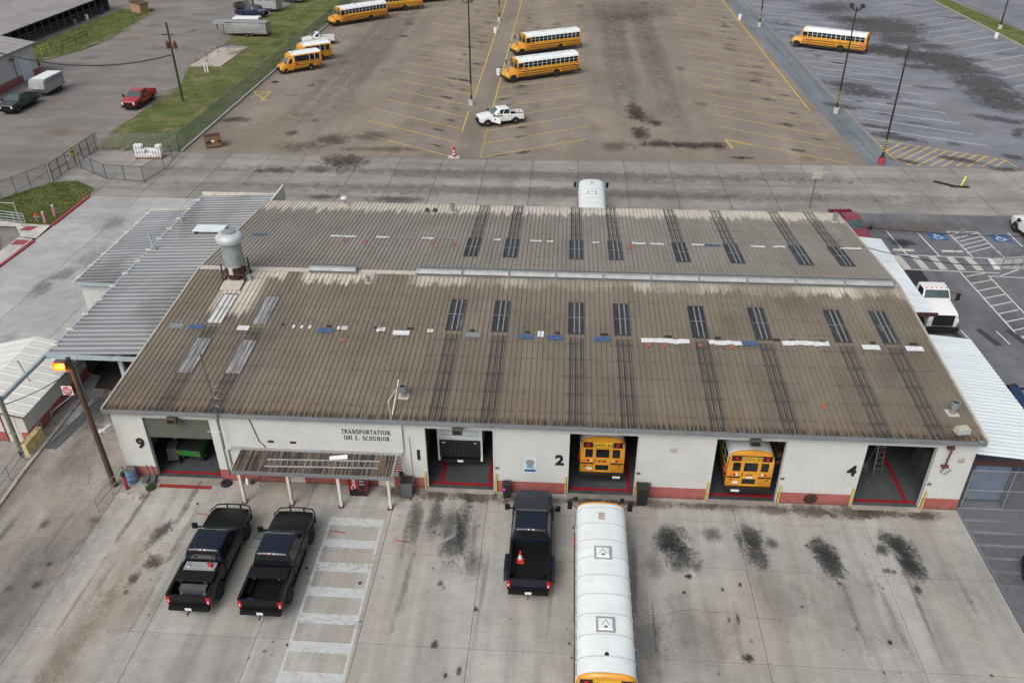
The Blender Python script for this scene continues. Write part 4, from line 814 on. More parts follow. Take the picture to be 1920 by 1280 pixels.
# antenna mast
AN = thing('antenna_mast', 'thin leaning antenna mast with bent aerial rods above the left eave', 'antenna', (5.05, -.45, 2.6))
MB().tube([(0, 0, 0), (0, .0, 3.6), (-.12, 0, 6.2)], .035, 6).build('mast', 'weld_steel', AN)
for k in range(7):
    z = 3.0+k*.17; MB().tube([(-.02, 0, z), (.25+.05*(k % 3), random.uniform(-.5, .5), z+random.uniform(-.2, .5))], .012, 5).build('aerial_rod', 'alu', AN)
MB().tube([(-.75, 0, 1.15), (.1, 0, 1.2)], .015, 5).build('aerial_rod', 'alu', AN)
# ================================================================== CANOPIES
def corr_roof(name, x0, x1, y0, y1, za, zb, mat, parent, per=.40, h=.05, axis='x', npan=1):
    """ribs run along x (axis 'x'); za/zb heights at x0/x1; split in panels along y"""
    L = (y1-y0)/npan; n = max(1, round(L/per)); p = L/n; mb = MB(); pr = []
    for k in range(n): pr += [(k*p, 0), (k*p+p*.28, 0), (k*p+p*.38, h), (k*p+p*.62, h), (k*p+p*.72, 0)]
    pr.append((L, 0))
    for x, z in ((x0, za), (x1, zb)):
        for y, hh in pr: mb.v.append((x, y, z+hh))
    m = len(pr); mb.f = [(i, m+i, m+i+1, i+1) for i in range(m-1)]
    me = mb.mesh(name, False); me.materials.append(M[mat])
    for k in range(npan):
        o = bpy.data.objects.new(name, me); col.objects.link(o); o.parent = parent; o.location = (0, y0+k*L, random.uniform(0, .004))
C1 = thing('carport_canopy', 'large grey corrugated lean-to canopy along the left side of the garage', 'canopy', (0, 0, 0))
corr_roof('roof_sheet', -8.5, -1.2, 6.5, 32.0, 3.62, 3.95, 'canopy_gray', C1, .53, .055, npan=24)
MB().bb(-8.62, -1.3, 6.36, 6.5, 3.45, 3.72).build('front_fascia', 'galv_blue', C1, None); MB().bb(-8.66, -8.5, 6.5, 32, 3.48, 3.66).build('eave_trim', 'galv_blue', C1, None); MB().bb(-8.5, -1.3, 32, 32.1, 3.5, 3.98).build('back_fascia', 'post_white', C1, None)
for k in range(13): MB().bb(-8.78, -8.3, 7.5+k*1.95, 7.56+k*1.95, 3.64, 3.74).build('eave_bracket', 'post_white', C1, None)
for x, y in ((-7.1, 6.6), (-7.1, 15), (-7.1, 23), (-7.1, 31.5), (-4.2, 7.0)): MB().bb(x-.12, x+.12, y-.12, y+.12, 0, 3.6).build('post', 'galv_blue', C1, None)
MB().bb(-8.4, -1.35, 8, 31.5, 3.40, 3.44).build('purlin_deck', 'inner_dark', C1, None)
MB().bb(-8.62, -8.5, 9.9, 31.9, 0, 3.45).build('side_wall', 'barn_board', C1, None); MB().bb(-8.5, -1.3, 31.85, 31.95, 0, 3.45).build('back_wall', 'barn_board', C1, None)  # walls added to keep light out and darken the space under the canopy
MB().bb(-1.3, -1.14, 28.2, 32.0, 3.5, 4.8).build('end_parapet', 'post_white', C1, None)
MB().box((-5.0, 24.6, 3.95), (2.4, 1.2, .08)).build('roof_cover', 'canopy_white', C1, None)
for x in (-6.0, -4.3): MB().box((x, 24.1, 3.78), (.2, .2, .17)).build('cover_foot', 'patch_black', C1, None)
for y, h in ((21.3, 1.3), (26.5, .6)): MB().tube([(-8.1, y, 3.64), (-8.3, y, 3.7+h)], .09, 8).build('vent_pipe', 'galv_blue', C1)
R2 = thing('lean_to_room', 'low lean-to room with streaky grey corrugated roof outside the canopy', 'outbuilding', (0, 0, 0))
corr_roof('roof_sheet', -12.35, -8.1, 16.8, 29.9, 3.02, 3.3, 'canopy_gray', R2, .42, .05, npan=13)
MB().bb(-12.05, -8.7, 17.05, 17.25, 0, 3.0).build('front_wall', 'wall_white', R2, None); MB().bb(-12.05, -11.85, 17.25, 29.7, 0, 3.0).build('side_wall', 'wall_white', R2, None); MB().bb(-11.85, -8.7, 29.5, 29.7, 0, 3.0).build('back_wall', 'wall_white', R2, None)
MB().bb(-12.4, -8.7, 16.66, 16.8, 2.9, 3.1).build('fascia', 'galv_blue', R2, None); MB().bb(-12.48, -12.35, 16.7, 29.9, 2.92, 3.06).build('eave_trim', 'post_white', R2, None); MB().bb(-12.4, -8.5, 29.9, 30.0, 2.95, 3.2).build('back_fascia', 'post_white', R2, None)
for k in range(7): MB().bb(-12.6, -12.2, 17.6+k*1.95, 17.66+k*1.95, 3.04, 3.12).build('eave_bracket', 'post_white', R2, None)
C3 = thing('side_canopy', 'white corrugated canopy at the back right beside the flatbed truck', 'canopy', (0, 0, 0))
corr_roof('roof_sheet', 44.5, 47.75, 15.0, 26.8, 3.75, 3.45, 'canopy_white', C3, .33, .025, npan=11)
MB().bb(44.5, 47.85, 14.88, 15.0, 3.38, 3.62).build('fascia', 'rust_dark', C3, None)
for y in (15.15, 20.5, 26.5): MB().bb(47.3, 47.42, y-.06, y+.06, 0, 3.42).build('post', 'galv', C3, None)
MB().bb(44.5, 47.3, 15.1, 15.2, 3.2, 3.34).build('beam', 'weld_steel', C3, None)
MB().bb(44.55, 46.2, 15.3, 15.4, 0, 3.2).build('dark_screen', 'barn_dark', C3, None)
C4 = thing('side_canopy', 'white corrugated canopy at the front right over the mesh gate', 'canopy', (0, 0, 0))
corr_roof('roof_sheet', 44.5, 49.0, .15, 12.3, 3.72, 3.28, 'canopy_white', C4, .33, .025, npan=12)
MB().bb(44.4, 49.0, .02, .15, 3.12, 3.3).build('fascia', 'rust_dark', C4, None)
for x in (44.55, 46.9, 48.8): MB().bb(x-.06, x+.06, .25, .37, 0, 3.3).build('post', 'weld_steel', C4, None)
MB().bb(44.6, 48.8, 11.8, 12.0, 0, 3.2).build('back_screen', 'barn_dark', C4, None)
o = MB().bb(.9, 3.9, -.86, -.58, .008, .010).build('red_apron_paint', 'paint_worn', B, None); o.color = (.36, .03, .025, .6)

MB().bb(44.95, 46.75, .55, .6, .35, 2.6).build('blue_sheet', 'window_blue', C4, None); MB().bb(44.85, 46.85, .62, .66, .2, 2.7).build('sheet_frame', 'weld_steel', C4, None)

for i, (x, y, l) in enumerate(((27.95, 3.2, 'dark steel shelf unit inside bay two behind the right jamb'), (35.5, 3.4, 'dark steel shelf unit inside bay three behind the right jamb'), (38.2, 4.0, 'dark steel shelf unit deep inside the last bay'))):
    q = thing('shelf_unit', l, 'shelves', (x, y, .036))
    for ax in (-.22, .22):
        for ay in (-.8, .8): MB().bb(ax-.02, ax+.02, ay-.02, ay+.02, 0, 2.2).build('upright', 'weld_steel', q, None)
    for k in range(4): MB().bb(-.25, .25, -.85, .85, .3+k*.55, .33+k*.55).build('shelf', 'cabinet', q, None)
    for k in range(4):
        for j in range(3): MB().box((0, -.55+j*.5+random.uniform(-.1, .1), .33+k*.55), (.35, random.uniform(.2, .36), random.uniform(.15, .38))).build('carton', random.choice(('plywood', 'inner_dark', 'patch_gray', 'rust')), q, None)
# ================================================================== VEHICLES  (local +x = forward, origin on the ground)
def arch(cx, zc, r, zb, n=10):
    t0 = math.asin(max(-1, min(1, (zb-zc)/r)))
    return [(cx-r*math.cos(t0+(math.pi-2*t0)*i/n), zc+r*math.sin(t0+(math.pi-2*t0)*i/n)) for i in range(n+1)]
def ext(prof, y0, y1, bev=.03, seg=2, bx=(), by=(), bz=(), df=None):
    bm = bmesh.new(); f = bm.faces.new([bm.verts.new((x, y0, z)) for x, z in prof])
    r = bmesh.ops.extrude_face_region(bm, geom=[f]); vv = [e for e in r['geom'] if isinstance(e, bmesh.types.BMVert)]
    bmesh.ops.translate(bm, verts=vv, vec=(0, y1-y0, 0)); bmesh.ops.recalc_face_normals(bm, faces=bm.faces)
    if bev:
        ed = [e for e in bm.edges if abs(e.verts[0].co.y-e.verts[1].co.y) < 1e-6]
        bmesh.ops.bevel(bm, geom=ed, offset=bev, segments=seg, profile=.5, affect='EDGES', clamp_overlap=True)
    for ax, cs in ((0, bx), (1, by), (2, bz)):
        for c in cs:
            co = [0, 0, 0]; co[ax] = c; no = [0, 0, 0]; no[ax] = 1
            bmesh.ops.bisect_plane(bm, geom=bm.verts[:]+bm.edges[:]+bm.faces[:], plane_co=co, plane_no=no)
    bmesh.ops.triangulate(bm, faces=[f for f in bm.faces if len(f.verts) > 6])
    if df:
        for v in bm.verts: v.co = df(v.co)
    return bm
def frustum(lo, hi, bev=.06, crown=0):
    """lo/hi: four corner points (x,y,z) rear-right, front-right, front-left, rear-left"""
    bm = bmesh.new(); v = [bm.verts.new(p) for p in lo+hi]
    for f in ((3, 2, 1, 0), (4, 5, 6, 7), (0, 1, 5, 4), (1, 2, 6, 5), (2, 3, 7, 6), (3, 0, 4, 7)): bm.faces.new([v[i] for i in f])
    ed = [e for e in bm.edges if not all(q.co.z < lo[0][2]+.001 for q in e.verts)]
    if bev: bmesh.ops.bevel(bm, geom=ed, offset=bev, segments=3, profile=.6, affect='EDGES', clamp_overlap=True)
    if crown:
        bmesh.ops.bisect_plane(bm, geom=bm.verts[:]+bm.edges[:]+bm.faces[:], plane_co=(0, 0, 0), plane_no=(0, 1, 0))
        zt = max(q.co.z for q in bm.verts)
        for q in bm.verts:
            if q.co.z > zt-.02 and abs(q.co.y) < .02: q.co.z += crown
    return bm
def pane(name, c, u0, u1, v0, v1, mat, parent, off=.008, tr=0):
    """pane on the quad c = (bl, br, tr, tl), inset by u/v fractions"""
    c = [Vector(p) for p in c]; n = (c[1]-c[0]).cross(c[3]-c[0]).normalized()
    def bl(u, v): return c[0]*(1-u)*(1-v)+c[1]*u*(1-v)+c[2]*u*v+c[3]*(1-u)*v+n*off
    pts = [bl(u0, v0), bl(u1, v0), bl(u1-tr, v1), bl(u0+tr, v1)]
    mb = MB(); mb.quad(*pts); b = [p-n*.012 for p in pts]; mb.v += [tuple(p) for p in b]; mb.f += [(i, 4+i, 4+(i+1) % 4, (i+1) % 4) for i in range(4)]
    return mb.build(name, mat, parent, None)
_wm = {}
def wheel(parent, x, y, r, wd, rim='rim_dark', name='wheel'):
    s = 1 if y > 0 else -1; k = (round(r, 3), wd, rim, s)
    if k not in _wm:
        h = wd/2
        t = MB().lathe([(r*.62, -h*.9), (r*.9, -h), (r, -h*.7), (r, h*.7), (r*.9, h), (r*.62, h*.9)], n=22, ax='y').mesh('wheel')
        q = MB().lathe([(r*.60, h*.55), (r*.60, h*.80), (r*.5, h*.62), (r*.28, h*.75), (r*.2, h*.98), (r*.05, h*1.0)] if s > 0 else [(r*.60, -h*.55), (r*.60, -h*.80), (r*.5, -h*.62), (r*.28, -h*.75), (r*.2, -h*.98), (r*.05, -h*1.0)], n=16, ax='y').mesh('rim')
        for me, m in ((t, 'rubber'), (q, rim)): me.materials.append(M[m]); me.polygons.foreach_set('use_smooth', [True]*len(me.polygons)); me.set_sharp_from_angle(angle=RAD(40))
        _wm[k] = (t, q)
    o = bpy.data.objects.new(name, _wm[k][0]); col.objects.link(o); o.parent = parent; o.location = (x, y, r)
    i = bpy.data.objects.new('rim', _wm[k][1]); col.objects.link(i); i.parent = o
    return o
def pickup(label, loc, rz, pm, cat='pickup', group='pickup trucks', crew=True, bed=2.05, wr=.42, W=2.03, rim='rim_dark', glass='glass_dark', bedmat='black_plastic', guard=False, flare=False, open_door=False, trim='black_plastic', tow=True, roofm=None, name='pickup_truck', plate=True):
    T = thing(name, label, cat, loc, rz, group)
    cl = 2.35 if crew else 1.45; xf = 3.1; xc = 1.55; xb = xc-cl; xr = xb-.04-bed; fa = 2.13; ra = xr+1.17; zb = .50; hw = W/2
    if not crew: xf -= .0
    def df(co):
        x, y, z = co; k = 1-.02*max(0, (z-1.0)/.3)-.015*max(0, (.8-z)/.3)
        if x > 2.2: k -= .13*((x-2.2)/.9)**2
        if abs(y) < hw*.82 and z > 1.05 and x > xc-.1: z += .05*(1-(y/hw)**2)
        return Vector((x, y*k, z))
    prof = [(xb, zb)]+arch(fa, wr, wr+.09, zb)+[(xf-.12, zb+.02), (xf, .66), (xf, 1.02), (xf-.07, 1.13), (xf-.6, 1.22), (xc+.05, 1.30), (xb, 1.31)]
    O('body', ext(prof, -hw, hw, .045, 2, (1.9, 2.3, 2.6, 2.85), (-.75, -.4, .4, .75), (.75, 1.0, 1.18), df), pm, T, 32)
    lo = [(xb, -hw*.955, 1.285), (xc+.02, -hw*.94, 1.285), (xc+.02, hw*.94, 1.285), (xb, hw*.955, 1.285)]
    hi = [(xb+.14, -hw*.76, 1.95), (xc-.86, -hw*.745, 1.95), (xc-.86, hw*.745, 1.95), (xb+.14, hw*.76, 1.95)]
    O('cab', frustum(lo, hi, .11, .03), roofm or pm, T, 50)
    rfb = MB()
    for k in range(5): rfb.bb(xb+.32, xc-1.05, -.42+k*.21-.025, -.42+k*.21+.025, 1.952, 1.972)
    rfb.build('roof_rib', roofm or pm, T, None)
    R_ = (lo[0], lo[1], hi[1], hi[0]); L_ = (lo[2], lo[3], hi[3], hi[2])
    pane('windshield', (lo[1], lo[2], hi[2], hi[1]), .06, .94, .10, .92, 'glass_teal' if glass == 'glass_dark' else glass, T); pane('rear_window', (lo[3], lo[0], hi[0], hi[3]), .12, .88, .18, .86, glass, T)
    for c, s in ((R_, -1), (L_, 1)):
        cuts = ((.06, .42), (.46, .74)) if crew else ((.14, .72),)
        for a, b in cuts:
            u0, u1 = (a, b) if s < 0 else (1-b, 1-a); pane('side_window', c, u0, u1, .12, .88, 'glass_dark', T)
        # doors as panels a few millimetres proud
        ds = ((xb+.10, xb+1.06), (xb+1.08, xc+.06)) if crew else ((xb+.12, xc+.06),)
        for q, (x0, x1) in enumerate(ds):
            if open_door and s > 0 and q == len(ds)-1:
                MB().bb(x0, x1, hw-.035, hw-.008, .62, 1.27).build('door_opening', 'seat_black', T, None)
                hz = bpy.data.objects.new('door', MB().bb(-(x1-x0), 0, -.03, .03, .6, 1.3).mesh('door')); hz.data.materials.append(M[pm]); col.objects.link(hz); hz.parent = T; hz.location = (x1, hw+.02, 0); hz.rotation_euler = (0, 0, RAD(-58))
                fr = MB().beam((-(x1-x0)+.05, 0, 1.3), (-(x1-x0)+.12, -.1, 1.82), .05, .05).beam((-(x1-x0)+.12, -.1, 1.82), (-.55, -.1, 1.82), .05, .05).beam((-.55, -.1, 1.82), (-.05, 0, 1.3), .05, .05).build('window_frame', pm, hz, None)
                MB().bb(-.62, -.42, .031, .036, .85, 1.08).build('door_emblem', 'blue_sign', hz, None)
                continue
            d = O('door', ext([(x0, .58), (x1, .58), (x1, 1.27), (x0, 1.27)], s*(hw-.03), s*(hw+.008), .01, 1, (), (), (.8, 1.0), df), pm, T, 32)
            MB().bb(x0+.08, x0+.26, s*(hw+.008), s*(hw+.03), 1.08, 1.12).build('handle', trim, d, None)
    # front end
    MB().bb(xf-.03, xf+.025, -.60, .60, .70, 1.02).build('grille', trim, T, None); MB().box((xf-.02, 0, .42), (.26, W-.2, .24), 0, .9, .97).build('front_bumper', trim, T, None)
    for s in (-1, 1):
        MB().box((xf-.03, s*.74, .78), (.10, .22, .24)).build('headlight', 'lens_white', T, None)
        m = MB().box((xc-.12, s*(hw+.28), 1.26), (.12, .26, .3)).beam((xc-.1, s*(hw-.06), 1.32), (xc-.12, s*(hw+.2), 1.36), .06, .06).build('mirror', trim, T, 30)
        for x, wd in ((fa, .28), (ra, .28)): wheel(T, x, s*(hw-.13+(.04 if flare else 0)), wr, .30, rim)
        # bed side with arch
        bp = [(xr, .58)]+arch(ra, wr, wr+.09, .58)+[(xb-.04, .58), (xb-.04, 1.30), (xr, 1.30)]
        O('bed_side', ext(bp, s*(hw-.12), s*hw, .025, 2, (), (), (), df), pm, T, 32)
        if flare:
            fl = MB().lathe([(.0, 0), (.62, .02), (.60, .10), (0, .12)] if False else [(wr+.22, 0), (wr+.18, .16), (wr+.05, .18), (wr+.05, 0)], n=24, ax='y'); 
            fl = O('fender_flare', ext([(ra-wr-.35, .72), (ra-wr-.1, .72)]+[(ra-(wr+.11)*math.cos(t_*math.pi/8), wr+.05+(wr+.11)*math.sin(t_*math.pi/8)) for t_ in range(1, 8)]+[(ra+wr+.1, .72), (ra+wr+.45, .72), (ra+wr+.2, 1.12), (ra, 1.24), (ra-wr-.15, 1.12)], s*(hw-.02), s*(hw+.20), .05, 2), pm, T, 40)
        MB().bb(xr-.015, xr+.12, s*(hw-.16), s*(hw+.004), .80, 1.22).build('taillight', 'tail_red', T, None)
        MB().bb(xr-.022, xr-.016, s*(hw-.10), s*(hw-.05), .86, 1.02).build('reverse_light', 'lens_white', T, None)
        MB().bb(xb-.5, xb+1.9, s*(hw-.04)-.06, s*(hw-.04)+.06, .40, .47).build('running_board', trim, T, None)
    fl = MB().bb(xr+.04, xb-.04, -hw+.13, hw-.13, .70, .76)
    for k in range(15): yy = -.72+k*.103; fl.bb(xr+.08, xb-.1, yy-.025, yy+.025, .755, .775)
    fl.bb(ra-.5, ra+.5, -hw+.12, -hw+.34, .74, .98); fl.bb(ra-.5, ra+.5, hw-.34, hw-.12, .74, .98); fl.bb(xb-.08, xb-.045, -hw+.12, hw-.12, .74, 1.27)
    fl.build('bed_liner', bedmat, T, None)
    for s in (-1, 1): MB().bb(xr+.02, xb-.06, s*(hw-.07)-.065, s*(hw-.07)+.065, 1.30, 1.325).build('bed_rail_cap', trim, T, None)
    tg = MB().box((xr+.03, 0, .70), (.07, W-.32, .60)).build('tailgate', pm, T, None); MB().bb(xr-.012, xr-.006, -.14, .14, .98, 1.06).build('tailgate_badge', 'rim_dark', tg, None)
    MB().box((xr-.07, 0, .48), (.22, W-.12, .20), 0, .9, .98).build('rear_bumper', trim, T, None)
    if plate: MB().bb(xr-.19, xr-.176, -.15, .15, .53, .68).build('licence_plate', 'white_sign', T, None)
    if tow: MB().beam((xr+.1, 0, .42), (xr-.38, 0, .42), .07, .07).lathe([(.03, .03), (.05, .08), (.03, .13)], (xr-.34, 0, .42), 8).build('tow_hitch', 'weld_steel', T, 30)
    MB().bb(xr+.1, xf-.25, -hw*.62, hw*.62, .30, .56).build('chassis', 'rubber', T, None)
    for k in range(3): MB().bb(xb+.135, xb+.17, -.16+k*.11, -.06+k*.11, 1.905, 1.945).build('cab_lamp', 'tail_red' if k == 1 else 'lens_white', T, None)
    if guard:
        for s in (-1, 1):
            MB().tube([(xf+.12, s*.35, .45), (xf+.18, s*.35, 1.22)], .04).build('guard_post', 'black_plastic', T)
            MB().tube([(xf+.18, s*.4, 1.18), (xf+.12, s*.85, 1.18), (xf-.25, s*1.06, 1.12), (xf-.35, s*1.06, .7)], .035).build('guard_side', 'black_plastic', T)
        MB().tube([(xf+.18, -.45, 1.2), (xf+.18, .45, 1.2)], .035).tube([(xf+.15, -.45, .8), (xf+.15, .45, .8)], .035).build('guard_bar', 'black_plastic', T)
    return T
TRK = 'black pickup trucks parked in front of the garage'
NORTH = RAD(90)
t1 = pickup('black pickup with brush guard and silver tank behind the cab, leftmost truck', (6.22, -6.45, 0), NORTH, 'paint_black', group=TRK, guard=True, wr=.44, roofm='paint_navy')  # navy on both black cabs paints in the sky's blue reflection
t2 = pickup('black pickup with brush guard and black toolbox, beside the painted crosswalk', (9.6, -6.5, 0), NORTH, 'paint_black', group=TRK, guard=True, wr=.44, roofm='paint_navy')
t3 = pickup('dark blue-black pickup with flared rear fenders and traffic cone in its bed', (21.82, -4.15, 0), NORTH, 'paint_navy', group=TRK, flare=True, bed=2.45, wr=.41)
# loads (bed floor z .775)
def tbox(label, x, y, z, mat, dx, dy, dz, lid=True):
    q = thing('truck_toolbox', label, 'toolbox', (x, y, z)); MB().box((0, 0, 0), (dx, dy, dz)).build('box_body', mat, q, None)
    if lid:
        l = MB().box((0, 0, dz+.002), (dx+.03, dy+.03, .05), 0, .98, .94).build('lid', mat, q, None)
        for s in (-.6, .6): MB().bb(s-.06, s+.06, -dy/2-.03, -dy/2-.016, dz-.10, dz-.05).build('latch', 'chrome', q, None)
    return q
tbox('black crossover toolbox with two latches in the leftmost black pickup', 6.22, -8.25, 1.326, 'black_plastic', 1.85, .58, .10)
tbox('black toolbox lid across the bed of the second black pickup', 9.6, -7.85, 1.326, 'black_plastic', 1.85, .62, .10)
q = thing('fuel_tank', 'silver transfer tank with red pump behind the cab of the leftmost pickup', 'tank', (6.22, -7.62, .776)); MB().box((0, 0, 0), (1.5, .52, .62)).build('tank_body', 'box_silver', q, None); MB().box((.5, 0, .62), (.14, .14, .2)).build('pump', 'red_sign', q, None); MB().lathe([(.07, 0), (.07, .06)], (-.55, 0, .62), 12).build('filler_cap', 'chrome', q); MB().tube([(.6, 0, .7), (.75, .1, .95), (.5, .2, .9), (.3, .1, .66)], .025, 6).build('hose', 'cable', q)
q = thing('tool_chest', 'grey tool chest lying in the bed of the leftmost pickup', 'tool chest', (6.22, -8.62, .776)); MB().box((0, 0, 0), (1.3, .4, .34), 0, .97, .8).build('chest_body', 'weld_steel', q, None); [MB().box((s, -.21, .02), (.1, .04, .1)).build('corner_foot', 'vent_tan', q, None) for s in (-.55, .55)]
q = thing('coiled_hose', 'small coil of blue rope in the bed of the second black pickup', 'rope', (9.05, -9.15, .776)); MB().tube([(.18*math.cos(a*.6)*(1+.1*math.sin(a)), .14*math.sin(a*.6), .03+.012*a) for a in range(22)], .03, 6).build('rope_coil', 'blue_sign', q)
q = thing('traffic_cone', 'orange and white traffic cone standing in the navy pickup bed', 'cone', (21.35, -4.05-1.75, .776))
MB().box((0, 0, 0), (.36, .36, .04)).build('base', 'cone_orange', q, None); MB().lathe([(.14, .04), (.115, .2)], n=16).build('cone_body', 'cone_orange', q); MB().lathe([(.116, .2), (.07, .45)], n=16).build('white_collar', 'lens_white', q); MB().lathe([(.07, .45), (.03, .7)], n=16).build('cone_tip', 'cone_orange', q)
WH = 'pickups parked around the lots'
pickup('white crew cab pickup with its driver door open, below the tall light pole', (*((G(968, 229)+G(916, 232))/2).xy, 0), math.atan2(G(916, 232).y-G(968, 229).y, G(916, 232).x-G(968, 229).x)+.14, 'paint_white', group=WH, open_door=True, bed=1.7, wr=.4, rim='rim_silver', glass='glass_green')
pickup('white single cab pickup nose to the fence behind the two short buses', (-17.7, 105.5, 0), RAD(203), 'paint_white', group=WH, crew=False, bed=2.3, wr=.37, W=1.95, rim='rim_silver', glass='glass_green', bedmat='alu_dull', trim='galv')
pickup('bright red crew cab pickup with black grille at the grass edge', (-32.55, 70.9, 0), RAD(-91), 'paint_red', group=WH, rim='rim_silver', glass='glass_teal', bedmat='rust_dark')
pickup('dark green pickup hitched to the white horse trailer at the left edge', (-47.2, 68.4, 0), RAD(-90), 'paint_green_dark', group=WH, rim='rim_silver', glass='glass_teal')
pickup('maroon pickup parked behind the right back corner of the garage', (48.05, 34.9, 0), RAD(-86), 'paint_maroon', group=WH, W=1.95, bedmat='seat_black')
pickup('dark grey pickup behind the navy pickup by the livestock trailers', (-38.9, 133.2, 0), RAD(-12), 'paint_darkgray', group=WH, rim='rim_silver')
pickup('navy blue pickup with black grille guard behind the slatted stock trailer', (-36.6, 127.3, 0), RAD(-14), 'paint_blue', group=WH, rim='rim_silver', guard=True)
pickup('white pickup nose at the right edge by the blue accessible bay', (64.2, 34.6, 0), RAD(95), 'paint_white', group=WH, rim='rim_silver', glass='glass_teal')
pickup('dark red pickup tail behind the white building at far left', (-58.6, 87.2, 0), RAD(180), 'paint_maroon', group=WH)
# ------------------------------------------------------------------ school bus
def bus_mesh(sections, mat, name, parent, ang=35):
    mb = MB(); n = len(sections[0])
    for s in sections: mb.v += s
    for i in range(len(sections)-1): mb.f += [(i*n+k, i*n+k+1, (i+1)*n+k+1, (i+1)*n+k) for k in range(n-1)]
    return mb.build(name, mat, parent, ang)
def school_bus(label, loc, rz, group, xr=-5.65, xf=4.25, number=None, style=0, nwin=12, clear=None, rearband='bus_black'):
    T = thing('school_bus', label, 'school bus', loc, rz, group); fa, ra = 4.85, -1.98; hw = 1.21; zt = 2.0
    prof = [(xr, .72), (xr+.02, .68)]+arch(ra, .52, .66, .68)+[(xf, .68), (xf, zt), (xr, zt)]
    O('body', ext(prof, -hw, hw, .03, 2), 'bus_yellow', T, 35)
    half = [(1.21, 2.0), (1.205, 2.35), (1.185, 2.62), (1.13, 2.80), (1.0, 2.95), (.8, 3.05), (.5, 3.11), (0, 3.14)]
    sec = lambda x, k, dz, lo=0, hi=99: [(x, -y*k, 2+(z-2)*(k+dz)) for y, z in half if lo <= z <= hi]+[(x, y*k, 2+(z-2)*(k+dz)) for y, z in reversed(half[:-1]) if lo <= z <= hi]
    up = bus_mesh([sec(xr, .985, -.05), sec(xr+.10, 1, 0), sec(xf-.30, 1, 0), sec(xf-.06, .985, -.02), sec(xf, .95, -.07)], 'bus_yellow', 'upper_body', T)
    MB().quad(*sec(xr, .985, -.05)).build('end_cap', 'bus_yellow', T, None); MB().quad(*sec(xf, .95, -.07)).build('end_cap', 'bus_yellow', T, None)
    big = lambda s: [(x, y*1.006, z+.012) for x, y, z in s]
    bus_mesh([big(sec(xr+.16, 1, 0, 2.6)), big(sec((xr+xf)/2, 1, 0, 2.6)), big(sec(xf-.34, 1, 0, 2.6)), big(sec(xf-.2, .99, -.01, 2.6))], 'bus_white', 'roof', T)
    for k in range(9):
        x = xr+.9+k*(xf-xr-1.4)/8
        bus_mesh([[(a, y*1.004, z+.006) for a, y, z in big(sec(x-.03, 1, 0, 2.6))], [(a, y*1.01, z+.014) for a, y, z in big(sec(x, 1, 0, 2.6))], [(a, y*1.004, z+.006) for a, y, z in big(sec(x+.03, 1, 0, 2.6))]], 'bus_seam', 'roof_bow', T)
    for x in (xr+2.45, xr+6.45):
        h = MB().box((x, 0, 3.135), (.80, .80, .04), 0, .97, .97).build('roof_hatch', 'ridge_light', T, None); MB().box((x, 0, 3.176), (.60, .60, .05), 0, .85, .85).build('hatch_lid', 'bus_white', h, None)
        MB().beam((x+.18, 0, 3.23), (x-.1, -.17, 3.23), .02, .015).beam((x+.18, 0, 3.23), (x-.1, .17, 3.23), .02, .015).box((x-.17, 0, 3.225), (.09, .12, .02)).build('hatch_handle', 'weld_steel', h, None)
    MB().lathe([(.10, 0), (.08, .04)], (xr+1.0, 0, 3.14), 12).build('roof_vent', 'bus_black', T)
    MB().box((xf-1.1, 0, 3.14), (.5, .3, .02)).build('roof_antenna', 'vent_tan', T, None)
    # side windows
    x1, x0 = xf-.95, xr+.25; st = (x1-x0)/nwin
    wm = MB().bb(-st*.455, st*.455, -.012, .012, -.03, .70).mesh('window'); wm.materials.append(M['glass_dark']); fm = MB().bb(-st*.455, st*.455, -.018, .018, .34, .362).bb(-st*.5, -st*.46, -.016, .016, -.03, .70).bb(st*.46, st*.5, -.016, .016, -.03, .70).mesh('window_frame'); fm.materials.append(M['bus_white'])
    for s in (-1, 1):
        for k in range(nwin):
            o = bpy.data.objects.new('window', wm); col.objects.link(o); o.parent = T; o.location = (x0+(k+.5)*st, s*1.203, 1.93)
            f = bpy.data.objects.new('window_frame', fm); col.objects.link(f); f.parent = o; f.location = (0, s*.004, 0)
        MB().bb(xf-.88, xf-.16, s*1.19-.02, s*1.19+.02, 1.78, 2.55).build('cab_window', 'glass_dark', T, None)
        for z, a in ((1.42, xr+.05), (1.08, xr+.05), (.80, xr+.05)):
            if z < 1.3:
                for p, q_ in ((a, ra-.72), (ra+.72, xf-.1)): MB().bb(p, q_, s*hw, s*(hw+.03), z-.045, z+.045).build('rub_rail', 'bus_black', T, None)
            else: MB().bb(a, xf-.5, s*hw, s*(hw+.03), z-.045, z+.045).build('rub_rail', 'bus_black', T, None)
        MB().bb(xr+.3, xf-1, s*1.205-.012, s*1.205+.012, 1.82, 1.87).build('window_sill', 'bus_yellow_light', T, None)
        MB().bb(-.9, 2.9, s*.85-.25, s*.85+.25, .35, .70).build('under_box', 'bus_black', T, None)
        wheel(T, ra, s*(hw-.22), .50, .36); wheel(T, fa, s*(hw-.18), .50, .30)
        # mirrors
        MB().tube([(xf-.05, s*1.12, 2.55), (xf+.5, s*1.5, 2.5)], .025, 6).box((xf+.5, s*1.5, 2.05), (.10, .24, .5)).build('mirror', 'bus_black', T, 30)
        MB().tube([(xf+1.25, s*.85, 1.5), (xf+1.55, s*1.2, 1.75)], .02, 6).lathe([(.02, -.1), (.13, -.04), (.13, .04), (.02, .1)], (xf+1.55, s*1.2, 1.75), 10, 'x').build('crossover_mirror', 'bus_black', T)
